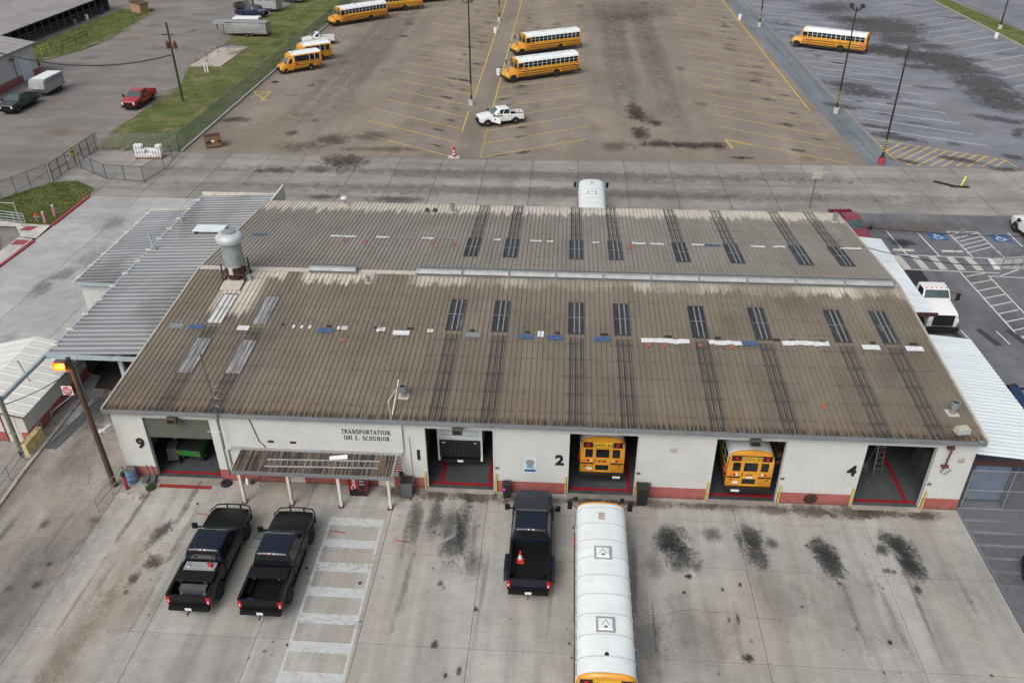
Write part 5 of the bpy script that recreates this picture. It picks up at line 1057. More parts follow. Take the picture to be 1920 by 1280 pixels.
    # folded stop signs on the left side
    for x in (xf-1.25, xr+.45):
        g = MB().lathe([(.28, 0), (.28, .03)], (x, hw+.04, 1.55), 8, 'y').build('stop_sign', 'red_sign', T, None); MB().bb(x-.2, x+.2, hw+.071, hw+.075, 1.50, 1.60).build('stop_lettering', 'lens_white', g, None)
    # hood, fenders, front
    hp = [(xf-.02, .62)]+arch(fa, .5, .62, .62)+[(xf+1.45, .62), (xf+1.5, .85), (xf+1.45, 1.35), (xf+1.15, 1.52), (xf+.05, 1.72), (xf-.02, 1.75)]
    def hdf(co):
        x, y, z = co; u = max(0, min(1, (x-xf)/1.5)); k = 1.0-.06*u
        top = max(0, min(1, (z-1.05)/.5)); k *= 1-.26*top*(1 if x > xf+.02 else .6)
        if u > .75: k *= 1-.18*((u-.75)/.25)**2
        if z > 1.25: z += .05*(1-min(1, abs(y)/1.1)**2)
        return Vector((x, y*k, z))
    O('hood', ext(hp, -1.17, 1.17, .05, 2, (xf+.4, xf+.8, xf+1.15, xf+1.3), (-.7, -.35, .35, .7), (.85, 1.05, 1.2, 1.38), hdf), 'bus_yellow', T, 38)
    MB().bb(xf+1.44, xf+1.51, -.5, .5, .86, 1.32).build('grille', 'bus_yellow_light', T, None)
    MB().bb(xf+.7, xf+.95, -.1, .1, 1.60, 1.66).build('hood_vent', 'bus_black', T, None)
    MB().box((xf+1.5, 0, .45), (.22, 2.3, .32), 0, .9, .98).build('front_bumper', 'bus_black', T, None)
    for s in (-1, 1): MB().box((xf+1.42, s*.72, .95), (.12, .3, .22)).build('headlight', 'lens_white', T, None)
    for s in (-1, 1): MB().bb(xf-.005, xf+.012, s*.06 if s > 0 else -1.05, 1.05 if s > 0 else -.06, 1.80, 2.52).build('windshield', 'glass_teal', T, None)
    MB().bb(xf-.02, xf+.03, -.95, .95, 2.60, 2.92).build('front_light_band', 'bus_black', T, None)
    sb = MB().bb(xf+.03, xf+.045, -.52, .52, 2.63, 2.88).build('front_sign', 'bus_yellow_light', T, None); text('SCHOOL BUS', .24, 'letter_black', 'lettering', sb, (xf+.048, 0, 2.755), (RAD(90), 0, RAD(90)), .003, .004, xs=.7)
    # rear
    xe = xr-.005
    MB().bb(xe-.012, xe+.02, -1.06, 1.06, 2.50, 2.86).build('rear_light_band', 'bus_black', T, None)
    sb = MB().bb(xe-.03, xe-.013, -.55, .55, 2.53, 2.80 if style else 2.88).build('rear_sign', 'bus_yellow_light', T, None); text('SCHOOL BUS', .25, 'letter_black', 'lettering', sb, (xe-.033, 0, 2.665), (RAD(90), 0, RAD(-90)), .003, .004, xs=.72)
    for s in (-1, 1):
        MB().lathe([(.11, 0), (.10, -.03)], (xe-.013, s*.80, 2.68), 14, 'x').build('warning_light', 'tail_red', T)
        MB().bb(xe-.012, xe+.02, s*.74-.20, s*.74+.20, 1.82, 2.38).build('rear_window', 'glass_dark', T, None)
        if style:
            for q, (y, m) in enumerate(((.92, 'lens_orange'), (.80, 'tail_red'), (.68, 'lens_white'))): MB().bb(xe-.025, xe, s*y-.06, s*y+.06, 1.52, 1.66).build('taillight', m, T, None)
        else:
            for y, m, r in ((.98, 'lens_orange', .085), (.78, 'tail_red', .085), (.60, 'lens_white', .05)): MB().lathe([(r, 0), (r*.8, -.03)], (xe, s*y, 1.60), 14, 'x').build('taillight', m, T)
        MB().bb(xe-.03, xe, s*.82-.36, s*.82+.36, 1.36, 1.43).build('rub_rail', 'bus_black', T, None)
        MB().lathe([(.06, 0), (.06, -.02)], (xe, s*.95, 1.22), 10, 'x').build('reflector', 'tail_red', T)
    dr = MB().bb(xe-.015, xe, -.47, .47, .80, 2.48).build('emergency_door', 'bus_yellow', T, None)
    MB().bb(xe-.028, xe-.016, -.36, .36, 1.84, 2.40).build('door_window', 'glass_dark', dr, None); MB().bb(xe-.028, xe-.016, -.36, .36, .96, 1.30).build('door_window', 'glass_dark', dr, None); MB().bb(xe-.05, xe-.016, .38, .42, 1.5, 1.72).build('door_handle', 'bus_black', dr, None)
    if number: text(number, .22, 'letter_black', 'fleet_number', dr, (xe-.019, 0, 1.56), (RAD(90), 0, RAD(-90)), .003, .006)
    if style: MB().bb(xe-.028, xe-.016, -.18, .18, 1.36, 1.46).build('door_sticker', 'white_sign', dr, None)
    MB().box((xr-.10, 0, .48), (.2, 2.4, .30)).build('rear_bumper', 'bus_black', T, None)
    MB().bb(xr-.208, xr-.20, -1.02 if not style else .45, -.60 if not style else .9, .53, .68).build('bumper_sticker', 'white_sign', T, None); MB().bb(xe-.02, xe, .55, .85, .95, 1.10).build('licence_plate', 'white_sign', T, None)
    MB().bb(xr+.3, xf+1.2, -.5, .5, .40, .69).build('chassis', 'rubber', T, None)
    return T
GB = 'school buses around the garage'
school_bus('long school bus with white roof parked outside bay two, nearest the camera', (25.2, -8.08, 0), NORTH, GB)
b2 = school_bus('school bus numbered B128 backed into bay two', (25.46, 6.62, .036), NORTH, GB, number='B128', style=0)
b3 = school_bus('school bus numbered A71 with square tail lamps inside bay three', (33.3, 5.95, .036), NORTH, GB, number='A71', style=1)
b1 = school_bus('white roofed school bus nosing out behind the garage', (25.42, 35.1, 0), NORTH, GB)
def mid(a, b): return ((a.x+b.x)/2, (a.y+b.y)/2)
def place_bus(fpx, rpx, label, off):
    f, r = G(*fpx), G(*rpx); rz = math.atan2(f.y-r.y, f.x-r.x)
    # near-side wheel line; the bus centre lies one track half-width to the far side
    d = Vector((math.cos(rz), math.sin(rz))); n = Vector((d.y, -d.x)); n = n if n.y > 0 else -n
    c = Vector(((f.x+r.x)/2, (f.y+r.y)/2))-d*((4.85-1.98)/2)+n*off
    return dup(b1, (c.x, c.y, 0), rz, label, 'school buses parked in the lot')
place_bus((962.5, 155.5), (1042.5, 144.5), 'school bus in the middle of the lot, nearer of the parallel pair', 1.0)
place_bus((978, 105), (1050, 96), 'school bus in the middle of the lot, farther of the parallel pair', 1.0)
place_bus((1494, 89), (1572.5, 98.5), 'school bus parked alone in the right hand lot', 1.0)
place_bus((640, 49), (690, 41), 'school bus nose to the fence at the top left of the lot', 1.0)
dup(b1, (-11.0, 133.8, 0), RAD(209), 'school bus half hidden behind another at the top edge', 'school buses parked in the lot')
dup(b1, (-6.0, 143.5, 0), RAD(209), 'school bus tail just showing at the top edge of the picture', 'school buses parked in the lot')
# ------------------------------------------------------------------ short cutaway bus
def short_bus(label, loc, rz):
    T = thing('short_school_bus', label, 'school bus', loc, rz, 'short school buses by the fence'); hw = 1.1; xr, xf = -3.3, 1.15; fa, ra = 2.15, -1.55
    prof = [(xr, .62)]+arch(ra, .42, .55, .60)+[(xf, .60), (xf, 2.0), (xr, 2.0)]
    O('body', ext(prof, -hw, hw, .03, 2), 'bus_yellow', T, 35)
    half = [(1.1, 2.0), (1.09, 2.3), (1.05, 2.5), (.9, 2.66), (.6, 2.74), (0, 2.78)]
    sec = lambda x, k, dz, lo=0: [(x, -y*k, 2+(z-2)*(1+dz)) for y, z in half if z >= lo]+[(x, y*k, 2+(z-2)*(1+dz)) for y, z in reversed(half[:-1]) if z >= lo]
    bus_mesh([sec(xr, .98, -.05), sec(xr+.1, 1, 0), sec(xf-.3, 1, 0), sec(xf+.1, .9, -.1), sec(xf+.45, .75, -.35)], 'bus_yellow', 'upper_body', T)
    MB().quad(*sec(xr, .98, -.05)).build('end_cap', 'bus_yellow', T, None); MB().quad(*sec(xf+.45, .75, -.35)).build('end_cap', 'bus_yellow', T, None)
    bus_mesh([[(x, y*1.01, z+.012) for x, y, z in s] for s in (sec(xr+.1, 1, 0, 2.45), sec(xf-.3, 1, 0, 2.45), sec(xf+.02, .95, -.05, 2.45))], 'bus_white', 'roof', T)
    MB().box((xr+1.3, 0, 2.77), (.7, .7, .06)).build('roof_hatch', 'bus_white', T, None); MB().box((xf-.3, .4, 2.74), (.2, .15, .08)).build('roof_light', 'bus_black', T, None)
    MB().bb(xf+.28, xf+.40, -.85, .85, 2.2, 2.45).build('front_light_band', 'bus_black', T, None)
    hp = [(xf-.02, .45)]+arch(fa, .38, .47, .45)+[(xf+1.85, .45), (xf+1.9, .7), (xf+1.88, .95), (xf+1.6, 1.18), (xf+.95, 1.32), (xf-.02, 1.36)]
    def hdf(co):
        x, y, z = co; u = max(0, min(1, (x-xf)/1.9)); k = 1-.08*u-.06*max(0, (z-.9)/.4)
        if u > .8: k -= .10*((u-.8)/.2)**2
        return Vector((x, y*k, z))
    O('nose', ext(hp, -1.0, 1.0, .05, 2, (xf+.6, xf+1.2, xf+1.55, xf+1.75), (-.6, .6), (.7, .95, 1.15), hdf), 'bus_yellow', T, 38)
    lo = [(xf-.02, -.95, 1.33), (xf+1.02, -.9, 1.33), (xf+1.02, .9, 1.33), (xf-.02, .95, 1.33)]; hi = [(xf-.02, -.86, 2.12), (xf+.35, -.80, 2.12), (xf+.35, .80, 2.12), (xf-.02, .86, 2.12)]
    O('cab', frustum(lo, hi, .04), 'bus_yellow', T, 50)
    pane('windshield', (lo[1], lo[2], hi[2], hi[1]), .06, .94, .08, .94, 'glass_green', T); pane('side_window', (lo[0], lo[1], hi[1], hi[0]), .1, .8, .08, .9, 'glass_dark', T); pane('side_window', (lo[2], lo[3], hi[3], hi[2]), .2, .9, .08, .9, 'glass_dark', T)
    for s in (-1, 1):
        for a, b in ((xr+.35, xr+1.05), (xr+1.13, xr+1.85), (xr+1.93, xf-.25)):
            o = MB().bb(a, b, s*1.095-.012, s*1.095+.012, 1.55, 2.36).build('window', 'glass_dark', T, None)
            MB().bb(b, b+.05, s*1.095-.016, s*1.095+.016, 1.53, 2.38).build('window_frame', 'bus_white', o, None)
        for z in (1.40, 1.05, .75):
            segs = ((xr+.05, xf-.02),) if z > 1.0 else ((xr+.05, ra-.6), (ra+.6, xf-.02))
            for a, b in segs: MB().bb(a, b, s*hw, s*(hw+.025), z-.035, z+.035).build('rub_rail', 'bus_black', T, None)
        wheel(T, fa, s*.86, .38, .24, 'rim_silver'); wheel(T, ra, s*.92, .40, .3, 'rim_silver')
        MB().tube([(xf+.9, s*.95, 1.35), (xf+1.2, s*1.3, 1.7)], .02, 6).box((xf+1.2, s*1.3, 1.5), (.08, .2, .4)).build('mirror', 'bus_black', T, 30)
        MB().box((xf+1.85, s*.66, .72), (.1, .24, .2)).build('headlight', 'lens_white', T, None)
        MB().bb(xf+.1, xf+.95, s*.985-.01, s*.985+.012, .55, 1.28).build('door', 'bus_yellow', T, None)
        MB().bb(xr-.02, xr, s*.8-.1, s*.8+.1, 1.2, 1.5).build('taillight', 'tail_red', T, None); MB().bb(xr-.012, xr, s*.62-.3, s*.62+.3, 1.6, 2.3).build('rear_window', 'glass_dark', T, None)
    MB().lathe([(.22, 0), (.22, .02)], (xf-.55, hw+.03, 1.22), 8, 'y').build('stop_sign', 'red_sign', T, None)
    MB().bb(xf+1.84, xf+1.92, -.45, .45, .62, .98).build('grille', 'bus_black', T, None); MB().box((xf+1.88, 0, .4), (.2, 1.9, .22)).build('front_bumper', 'bus_black', T, None); MB().box((xr-.08, 0, .45), (.18, 2.1, .25)).build('rear_bumper', 'bus_black', T, None)
    MB().bb(xr+.3, xf+1.5, -.45, .45, .3, .6).build('chassis', 'rubber', T, None)
    return T
f, r = G(540, 139), G(583, 132); rz = math.atan2(f.y-r.y, f.x-r.x); dd = Vector((math.cos(rz), math.sin(rz))); nn = Vector((-dd.y, dd.x)) if dd.x > 0 else Vector((dd.y, -dd.x))
cc = Vector(mid(f, r))-dd*.3+nn*.85
s1 = short_bus('short yellow school bus with wide windows, nearer of two by the fence', (cc.x, cc.y, 0), rz)
dup(s1, (cc.x+.1, cc.y+5.6, 0), rz, 'short yellow school bus half hidden behind its twin by the fence')
# ------------------------------------------------------------------ other vehicles
BT = thing('box_truck', 'box truck with pale roller door and black lift gate inside bay one', 'truck', (17.55, 4.75, .036), NORTH)
MB().bb(-3.0, 2.0, -1.22, 1.22, 1.05, 3.55).build('cargo_box', 'paint_white', BT, None)
rd = MB().bb(-3.03, -3.0, -1.05, 1.05, 1.1, 3.35).build('roller_door', 'canopy_white', BT, None)
for k in range(6): MB().bb(-3.04, -3.031, -1.05, 1.05, 1.4+k*.32, 1.42+k*.32).build('door_joint', 'patch_gray', rd, None)
lg = MB().bb(-3.16, -3.06, -1.15, 1.15, .95, 2.05).build('lift_gate', 'bus_black', BT, None)
for k in range(9): MB().bb(-3.19, -3.161, -1.0+k*.25, -.94+k*.25, 1.0, 2.0).build('gate_rib', 'patch_black', lg, None)
for s in (-1, 1): MB().bb(-3.18, -3.162, s*.9-.09, s*.9+.09, 1.92, 1.98).build('reflector', 'lens_white', lg, None); MB().bb(-3.1, -2.9, s*1.2-.06, s*1.2+.06, .6, 3.4).build('gate_post', 'paint_white', BT, None); wheel(BT, -1.6, s*.95, .45, .4, 'rim_dark'); wheel(BT, 3.4, s*.95, .45, .28, 'rim_dark')
MB().box((-3.1, 0, .55), (.2, 2.2, .22)).build('rear_bumper', 'bus_black', BT, None); MB().bb(-3.215, -3.2, -.16, .16, .60, .75).build('licence_plate', 'white_sign', BT, None)
MB().bb(2.1, 3.4, -1.05, 1.05, .6, 2.3).build('cab', 'paint_white', BT, None); MB().bb(-2.8, 4.2, -.45, .45, .5, .98).build('chassis', 'rubber', BT, None); O('hood', ext([(3.4, .7), (4.4, .7), (4.4, 1.2), (3.4, 1.5)], -.95, .95, .06), 'paint_white', BT)
UT = thing('utility_vehicle', 'green utility cart with rear cargo box inside the left bay', 'utility vehicle', (2.1, 2.5, .036), RAD(86))
O('cargo_box', ext([(-1.4, .62), (-.2, .62), (-.2, 1.0), (-1.4, 1.0)], -.72, .72, .03), 'gator_green', UT); MB().bb(-1.385, -.215, -.705, .705, 1.001, 1.01).build('box_floor', 'seat_black', UT, None)
O('nose', ext([(.35, .45), (1.35, .45), (1.38, .8), (1.0, 1.0), (.5, 1.05)], -.62, .62, .05), 'gator_green', UT); MB().bb(-.25, .5, -.6, .6, .40, .55).build('floor_pan', 'seat_black', UT, None)
for s in (-1, 1):
    wheel(UT, -.85, s*.58, .32, .28, 'gator_yellow'); wheel(UT, .95, s*.58, .30, .22, 'gator_yellow'); MB().box((-.1, s*.3, .55), (.45, .5, .3)).box((-.3, s*.3, .8), (.14, .5, .45)).build('seat', 'seat_black', UT, 30)
    MB().tube([(-.35, s*.62, .6), (-.3, s*.6, 1.75), (.45, s*.6, 1.72), (.75, s*.6, 1.0)], .03, 6).build('roll_bar', 'alu', UT); MB().bb(-1.42, -1.40, s*.55-.08, s*.55+.08, .78, .88).build('taillight', 'tail_red', UT, None)
MB().box((.05, 0, 1.76), (.95, 1.25, .06)).build('canopy_top', 'seat_black', UT, None)
FT = thing('flatbed_truck', 'white heavy truck with black grille beside the white side canopy', 'truck', (49.95, 21.9, 0), RAD(-90))
O('hood', ext([(1.9, .75)]+arch(2.75, .52, .64, .75)+[(3.75, .75), (3.8, 1.7), (3.6, 1.85), (1.9, 2.05)], -1.12, 1.12, .08, 2, (), (-.6, .6), (1.2, 1.5), lambda c: Vector((c.x, c.y*(1-.18*max(0, (c.z-1.3)/.7))*(1-.05*max(0, c.x-2.6)), c.z))), 'paint_white', FT, 40)
MB().bb(.45, 1.9, -1.02, 1.02, .9, 2.0).build('cab_base', 'paint_white', FT, None)
lo = [(.45, -1.02, 2.0), (1.95, -1.0, 2.0), (1.95, 1.0, 2.0), (.45, 1.02, 2.0)]; hi = [(.5, -.92, 2.6), (1.6, -.88, 2.6), (1.6, .88, 2.6), (.5, .92, 2.6)]
O('cab', frustum(lo, hi, .07, .02), 'paint_white', FT, 50); pane('windshield', (lo[1], lo[2], hi[2], hi[1]), .05, .95, .06, .92, 'glass_teal', FT); pane('side_window', (lo[2], lo[3], hi[3], hi[2]), .1, .7, .1, .9, 'glass_dark', FT); pane('side_window', (lo[0], lo[1], hi[1], hi[0]), .3, .9, .1, .9, 'glass_dark', FT)
MB().bb(3.77, 3.84, -.72, .72, .85, 1.68).build('grille', 'bus_black', FT, None); MB().box((3.85, 0, .42), (.25, 2.3, .34)).build('front_bumper', 'bus_black', FT, None)
for k in range(5): MB().bb(3.841, 3.85, -.7, .7, .95+k*.15, .97+k*.15).build('grille_bar', 'rim_dark', FT, None)
for s in (-1, 1):
    MB().box((3.72, s*.92, 1.05), (.16, .3, .28)).build('headlight', 'lens_white', FT, None); MB().box((3.68, s*1.02, 1.5), (.12, .12, .1)).build('marker_light', 'tail_red', FT, None); MB().tube([(1.9, s*1.0, 2.5), (2.0, s*1.45, 2.5), (2.0, s*1.45, 1.9), (1.9, s*1.0, 1.9)], .025, 6).box((2.0, s*1.42, 1.95), (.06, .28, .55)).build('mirror', 'bus_black', FT, 30)
    wheel(FT, 2.75, s*.98, .5, .3, 'rim_silver'); wheel(FT, -2.0, s*.9, .5, .45, 'rim_silver'); wheel(FT, -3.2, s*.9, .5, .45, 'rim_silver')
for k in range(5): MB().box((1.5, -.7+k*.35, 2.61), (.08, .12, .06)).build('cab_lamp', 'lens_orange', FT, None)
MB().bb(-4.2, .35, -1.2, 1.2, 1.0, 1.15).build('flat_bed', 'bus_black', FT, None); MB().box((.25, 0, 1.15), (.1, 2.3, .9)).build('headboard', 'bus_black', FT, None); MB().bb(-4.0, 3.6, -.45, .45, .55, .98).build('chassis', 'rubber', FT, None)
MB().box((-.6, -.4, 1.15), (1.0, .7, .6)).build('winch_box', 'patch_black', FT, None); MB().tube([(-.1, -1.0, 1.9), (.1, .9, 2.1)], .05).tube([(-.3, -1.0, 1.8), (-.3, .8, 1.9)], .04).build('boom_bar', 'weld_steel', FT)
WR = thing('wrecker_truck', 'dark blue tow truck boom beyond the right canopy', 'tow truck', (50.75, 6.6, 0), RAD(96))
MB().bb(-2.6, .8, -1.1, 1.1, .75, 1.35).build('wrecker_body', 'crane_blue', WR, None); MB().beam((-.8, .1, 1.3), (2.3, .1, 2.0), .6, .5).build('boom', 'crane_blue', WR, None); MB().beam((1.3, -.25, 1.2), (2.5, -.1, 2.1), .2, .24).build('boom_ram', 'bus_black', WR, None); MB().tube([(2.35, -.85, 1.85), (2.35, .9, 1.85)], .08).build('cross_bar', 'bus_black', WR); MB().lathe([(.16, -.3), (.16, .3)], (2.2, .1, 2.1), 12, 'y').build('winch_drum', 'rim_dark', WR); MB().box((.9, 0, 1.35), (.5, 1.6, .4)).build('control_box', 'bus_black', WR, None)
MB().bb(-4.2, -2.7, -1.1, 1.1, .6, 2.3).build('cab', 'paint_white', WR, None)
for s in (-1, 1):
    for x in (-.9, .1, -4.0): wheel(WR, x, s*.95, .48, .3)
MB().bb(-4.5, 1.0, -.45, .45, .45, .8).build('chassis', 'rubber', WR, None)
# ------------------------------------------------------------------ trailers
def trailer(label, loc, rz, L=4.6, W=2.0, H=2.2, goose=False, slats=False, mat='alu_dull', vents=True, nose=False):
    T = thing('livestock_trailer' if slats else 'horse_trailer', label, 'trailer', loc, rz, 'trailers on the grey road'); z0 = .55; h = L/2
    if slats:
        for s in (-1, 1):
            for k in range(7): MB().bb(-h, h, s*W/2-.02, s*W/2+.02, z0+.05+k*.235, z0+.05+k*.235+.15).build('side_slat', mat, T, None)
            for k in range(5): x = -h+.05+k*(L-.1)/4; MB().bb(x-.05, x+.05, s*(W/2+.03)-.02, s*(W/2+.03)+.02, z0, H).build('side_post', mat, T, None)
        MB().bb(-h, h, -W/2, W/2, z0-.1, z0).build('floor', 'rust_dark', T, None); MB().bb(-h-.03, -h+.02, -W/2, W/2, z0, H-.1).build('rear_gate', 'alu', T, None); MB().bb(h-.02, h+.03, -W/2, W/2, z0, H).build('front_wall', mat, T, None)
        MB().bb(-h-.05, h+.05, -W/2-.05, W/2+.05, H, H+.07).build('roof', 'alu', T, None)
    else:
        pr = [(-h, z0), (h, z0), (h+(.5 if nose else 0), z0+.6), (h+(.35 if nose else 0), H-.25), (h-.05, H), (-h, H)]
        O('body', ext(pr, -W/2, W/2, .06, 2), mat, T, 35)
        MB().bb(-h+.1, h-.1, -W/2+.08, W/2-.08, H, H+.03).build('roof', 'bus_white', T, None)
        MB().bb(-h-.015, -h, -W/2+.12, -.03, z0+.08, H-.1).bb(-h-.015, -h, .03, W/2-.12, z0+.08, H-.1).build('rear_door', 'alu', T, None)
        if vents:
            for s in (-1, 1):
                for k in range(7): 
                    for z in (H-.32, H-.58): MB().bb(-h+.25+k*(L-.5)/7, -h+.25+(k+.62)*(L-.5)/7, s*W/2-.008, s*W/2+.012, z, z+.13).build('vent_slot', 'patch_black', T, None)
    for s in (-1, 1):
        for x in (-.75, .10): wheel(T, x-.2, s*(W/2-.02), .34, .22, 'rim_silver')
        MB().bb(-1.35, .75, s*(W/2)-.02, s*(W/2)+.14, .72, .78).build('mudguard', mat, T, None)
    if goose:
        MB().bb(h, h+2.3, -W*.42, W*.42, H-.35, H+.05).build('gooseneck', 'alu', T, None); MB().beam((h+1.9, 0, H-.35), (h+1.9, 0, .75), .14, .14).build('coupler', 'weld_steel', T, None); MB().beam((h+.6, .5, H-.4), (h+.6, .5, .05), .1, .1).build('jack', 'weld_steel', T, None)
    else: MB().beam((h, -.5, .5), (h+1.2, 0, .5), .08, .1).beam((h, .5, .5), (h+1.2, 0, .5), .08, .1).beam((h+.9, 0, .5), (h+.9, 0, .02), .07, .07).build('tongue', 'weld_steel', T, None)
    MB().bb(-h+.2, h-.2, -.5, .5, .38, z0-.1).build('axle_frame', 'rust_dark', T, None)
    return T
trailer('white bumper-pull horse trailer behind the dark green pickup', (-47.3, 75.6, 0), RAD(-90), 4.6, 2.1, 2.3, mat='alu_dull', nose=True)
trailer('long slatted aluminium livestock trailer by the concrete pad', (-31.7, 111.2, 0), RAD(176), 7.2, 2.1, 2.3, goose=True, slats=True)
trailer('plain white stock trailer half hidden behind the slatted trailer', (-33.2, 115.5, 0), RAD(180), 4.6, 1.9, 2.2, mat='paint_white')
trailer('tall white horse trailer beside the grass at the top edge', (-35.0, 132.6, 0), RAD(165), 4.8, 2.1, 2.6, mat='alu_dull')
trailer('silver trailer corner farthest away at the top edge', (-33.2, 142.0, 0), RAD(165), 5.5, 2.1, 2.3, mat='alu_dull', vents=False)
# ================================================================== AWNING and things under it
A = thing('porch_awning', 'ribbed brown metal awning on white posts below the sign lettering', 'awning', (0, 0, 0))
n = 30; x0, x1 = 5.85, 14.35; pw = (x1-x0)/n
am = MB()
for y, z in ((0, 0), (-1, 0)):
    am.v += [(0, y*1.78, z), (pw*.3, y*1.78, z), (pw*.4, y*1.78, z+.035), (pw*.6, y*1.78, z+.035), (pw*.7, y*1.78, z), (pw, y*1.78, z)]
am.f = [(i, i+1, 7+i, 6+i) for i in range(5)]; am = am.mesh('roof_sheet', False)
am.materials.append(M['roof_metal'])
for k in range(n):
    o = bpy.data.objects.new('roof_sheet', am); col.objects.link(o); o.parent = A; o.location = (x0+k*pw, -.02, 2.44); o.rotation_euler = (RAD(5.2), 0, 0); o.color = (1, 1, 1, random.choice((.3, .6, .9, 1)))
MB().bb(x0-.05, x1+.05, -1.87, -1.79, 2.09, 2.28).build('front_beam', 'gutter', A, None); MB().bb(x0-.05, x1+.3, -.26, -.145, 2.42, 2.55).build('wall_flashing', 'ridge_light', A, None)
for x in (x0-.04, x1+.04): MB().beam((x, -.1, 2.42), (x, -1.79, 2.27), .06, .12).build('side_trim', 'vent_tan', A, None)
for x in (6.14, 8.75, 11.46, 14.14):
    MB().bb(x-.075, x+.075, -1.79, -1.63, 0, 2.255).build('post', 'post_white', A, None); MB().box((x, -1.75, .0), (.3, .3, .03)).build('foot_plate', 'rust', A, None)
al = thing('extension_ladder', 'grey aluminium extension ladder lying on the porch awning', 'ladder', (7.5, -1.45, 2.345), RAD(1.5)); al.rotation_euler = (0, 0, RAD(1.8))
for y in (0, .5): MB().beam((0, y, y*.091+.03), (6.1, y, y*.091+.03), .04, .08).build('rail', 'alu_dull', al, None)
for k in range(19): MB().beam((.2+k*.32, 0, .03), (.2+k*.32, .5, .075), .03, .03).build('rung', 'alu_dull', al, None)
bd = MB(); bd.box((0, 0, 0), (.95, .28, .06)); o = bd.build('loose_board', 'white_sign', None, None); o.location = (11.3, -.62, 2.425); o.rotation_euler = (RAD(8), 0, RAD(12)); tag(o, 'short white board lying on the porch awning', 'board')
V = thing('vending_machine', 'red drink vending machine with white script under the porch awning', 'vending machine', (12.2, -.52, 0))
MB().bb(-.48, .48, -.4, .42, .04, 1.95).build('cabinet', 'vend_red', V, None); MB().bb(-.46, .46, -.405, -.40, .05, .45).build('kick_panel', 'rim_dark', V, None); MB().bb(.10, .44, -.415, -.402, .5, 1.85).build('selection_panel', 'vend_black', V, None)
MB().bb(-.25, .05, -.43, -.402, .42, .58).build('dispenser', 'vend_black', V, None)
for k in range(4): MB().bb(.14, .40, -.425, -.416, 1.5-k*.22, 1.62-k*.22).build('button', 'rim_silver' if k else 'lens_white', V, None)
tx = text('Coca-Cola', .36, 'letter_white', 'lettering', V, (-.2, -.412, 1.2), (RAD(90), RAD(-90), 0), .003, .004, shear=.35)
text('Coca-Cola', .3, 'letter_white', 'lettering', V, (.486, 0, 1.2), (RAD(90), RAD(-90), RAD(90)), .003, .004, shear=.35)
def bin_(label, loc, mat, w=.55, h=.95, lid=True, wheels=False):
    q = thing('trash_bin', label, 'bin', loc); MB().box((0, 0, .05), (w*.82, w*.82, h), 0, 1.2, 1.2).build('bin_body', mat, q, None)
    if lid: MB().box((0, 0, h+.05), (w*1.04, w*1.04, .06)).build('lid', mat, q, None)
    else: MB().box((0, 0, h+.051), (w*.9, w*.9, .004)).build('bin_mouth', 'patch_black', q, None); MB().bb(-w*.51, w*.51, -w*.51, -w*.46, h, h+.06).bb(-w*.51, w*.51, w*.46, w*.51, h, h+.06).bb(-w*.51, -w*.46, -w*.46, w*.46, h, h+.06).bb(w*.46, w*.51, -w*.46, w*.46, h, h+.06).build('rim', mat, q, None)
    MB().box((0, 0, 0), (w*.8, w*.8, .05)).build('base', 'rubber', q, None)
    return q
bin_('open grey square trash bin against the pink band right of the awning', (14.87, -.55, 0), 'bin_gray', .68, .95, False)
q = bin_('small black bin with magenta sticker beside bay one', (20.3, -.4, 0), 'bin_black', .42, .85); MB().bb(-.2, -.05, -.235, -.215, .6, .75).build('sticker', 'magenta', q, None)
q = bin_('black wheeled bin with handle beside bay two', (27.62, -.45, 0), 'bin_black', .62, 1.05); MB().tube([(.3, .2, 1.0), (.38, .2, 1.25), (.38, -.2, 1.25)], .03, 6).build('handle', 'bin_black', q)
# hand tools and small things along the left pier
for i, (x, l) in enumerate(((.05, 'grey jack handle leaning by the left bay, left one'), (.42, 'grey jack handle leaning by the left bay, right one'))):
    q = thing('floor_jack', l, 'jack', (x, -.35, 0), .3*i); MB().box((0, 0, .05), (.28, .6, .14)).build('frame', 'weld_steel', q, None); MB().tube([(0, .25, .15), (0, .3, .9)], .025, 6).build('handle', 'galv', q)
    for s in (-.13, .13): MB().lathe([(.06, -.03), (.06, .03)], (s, -.2, .06), 10, 'x').build('caster', 'rubber', q)
bk = thing('bicycle_rack', 'dark steel pipe stand against the pink wall under the awning', 'stand', (6.6, -.5, 0)); MB().tube([(0, 0, .03), (0, 0, .75), (1.8, 0, .75), (1.8, -.35, .03)], .03, 6).build('pipe_frame', 'weld_steel', bk); MB().tube([(0, .35, .03), (0, 0, .75)], .03, 6).build('brace', 'weld_steel', bk)
for i, (x, c, h) in enumerate(((5.45, 'red_sign', .62), (5.8, 'letter_white', .45), (6.05, 'wood_pole', .4))):
    q = thing('gas_bottle', ('red bottle by the electric box left of the awning post', 'white bottle by the electric box left of the awning post', 'brown bottle by the electric box left of the awning post')[i], 'bottle', (x, -.28, 0)); MB().lathe([(.08, 0), (.09, h*.75), (.04, h*.9), (.03, h)], n=12).build('shell', c, q); MB().lathe([(.035, 0), (.035, .06)], (0, 0, h), 8).build('valve', 'galv', q)
tire = thing('spare_tire', 'flat black tyre lying at the foot of the wall beside the left bay', 'tyre', (4.62, -.4, 0)); MB().lathe([(.16, 0), (.28, .0), (.31, .07), (.28, .15), (.16, .15), (.15, .07)], n=18).build('casing', 'rubber', tire)
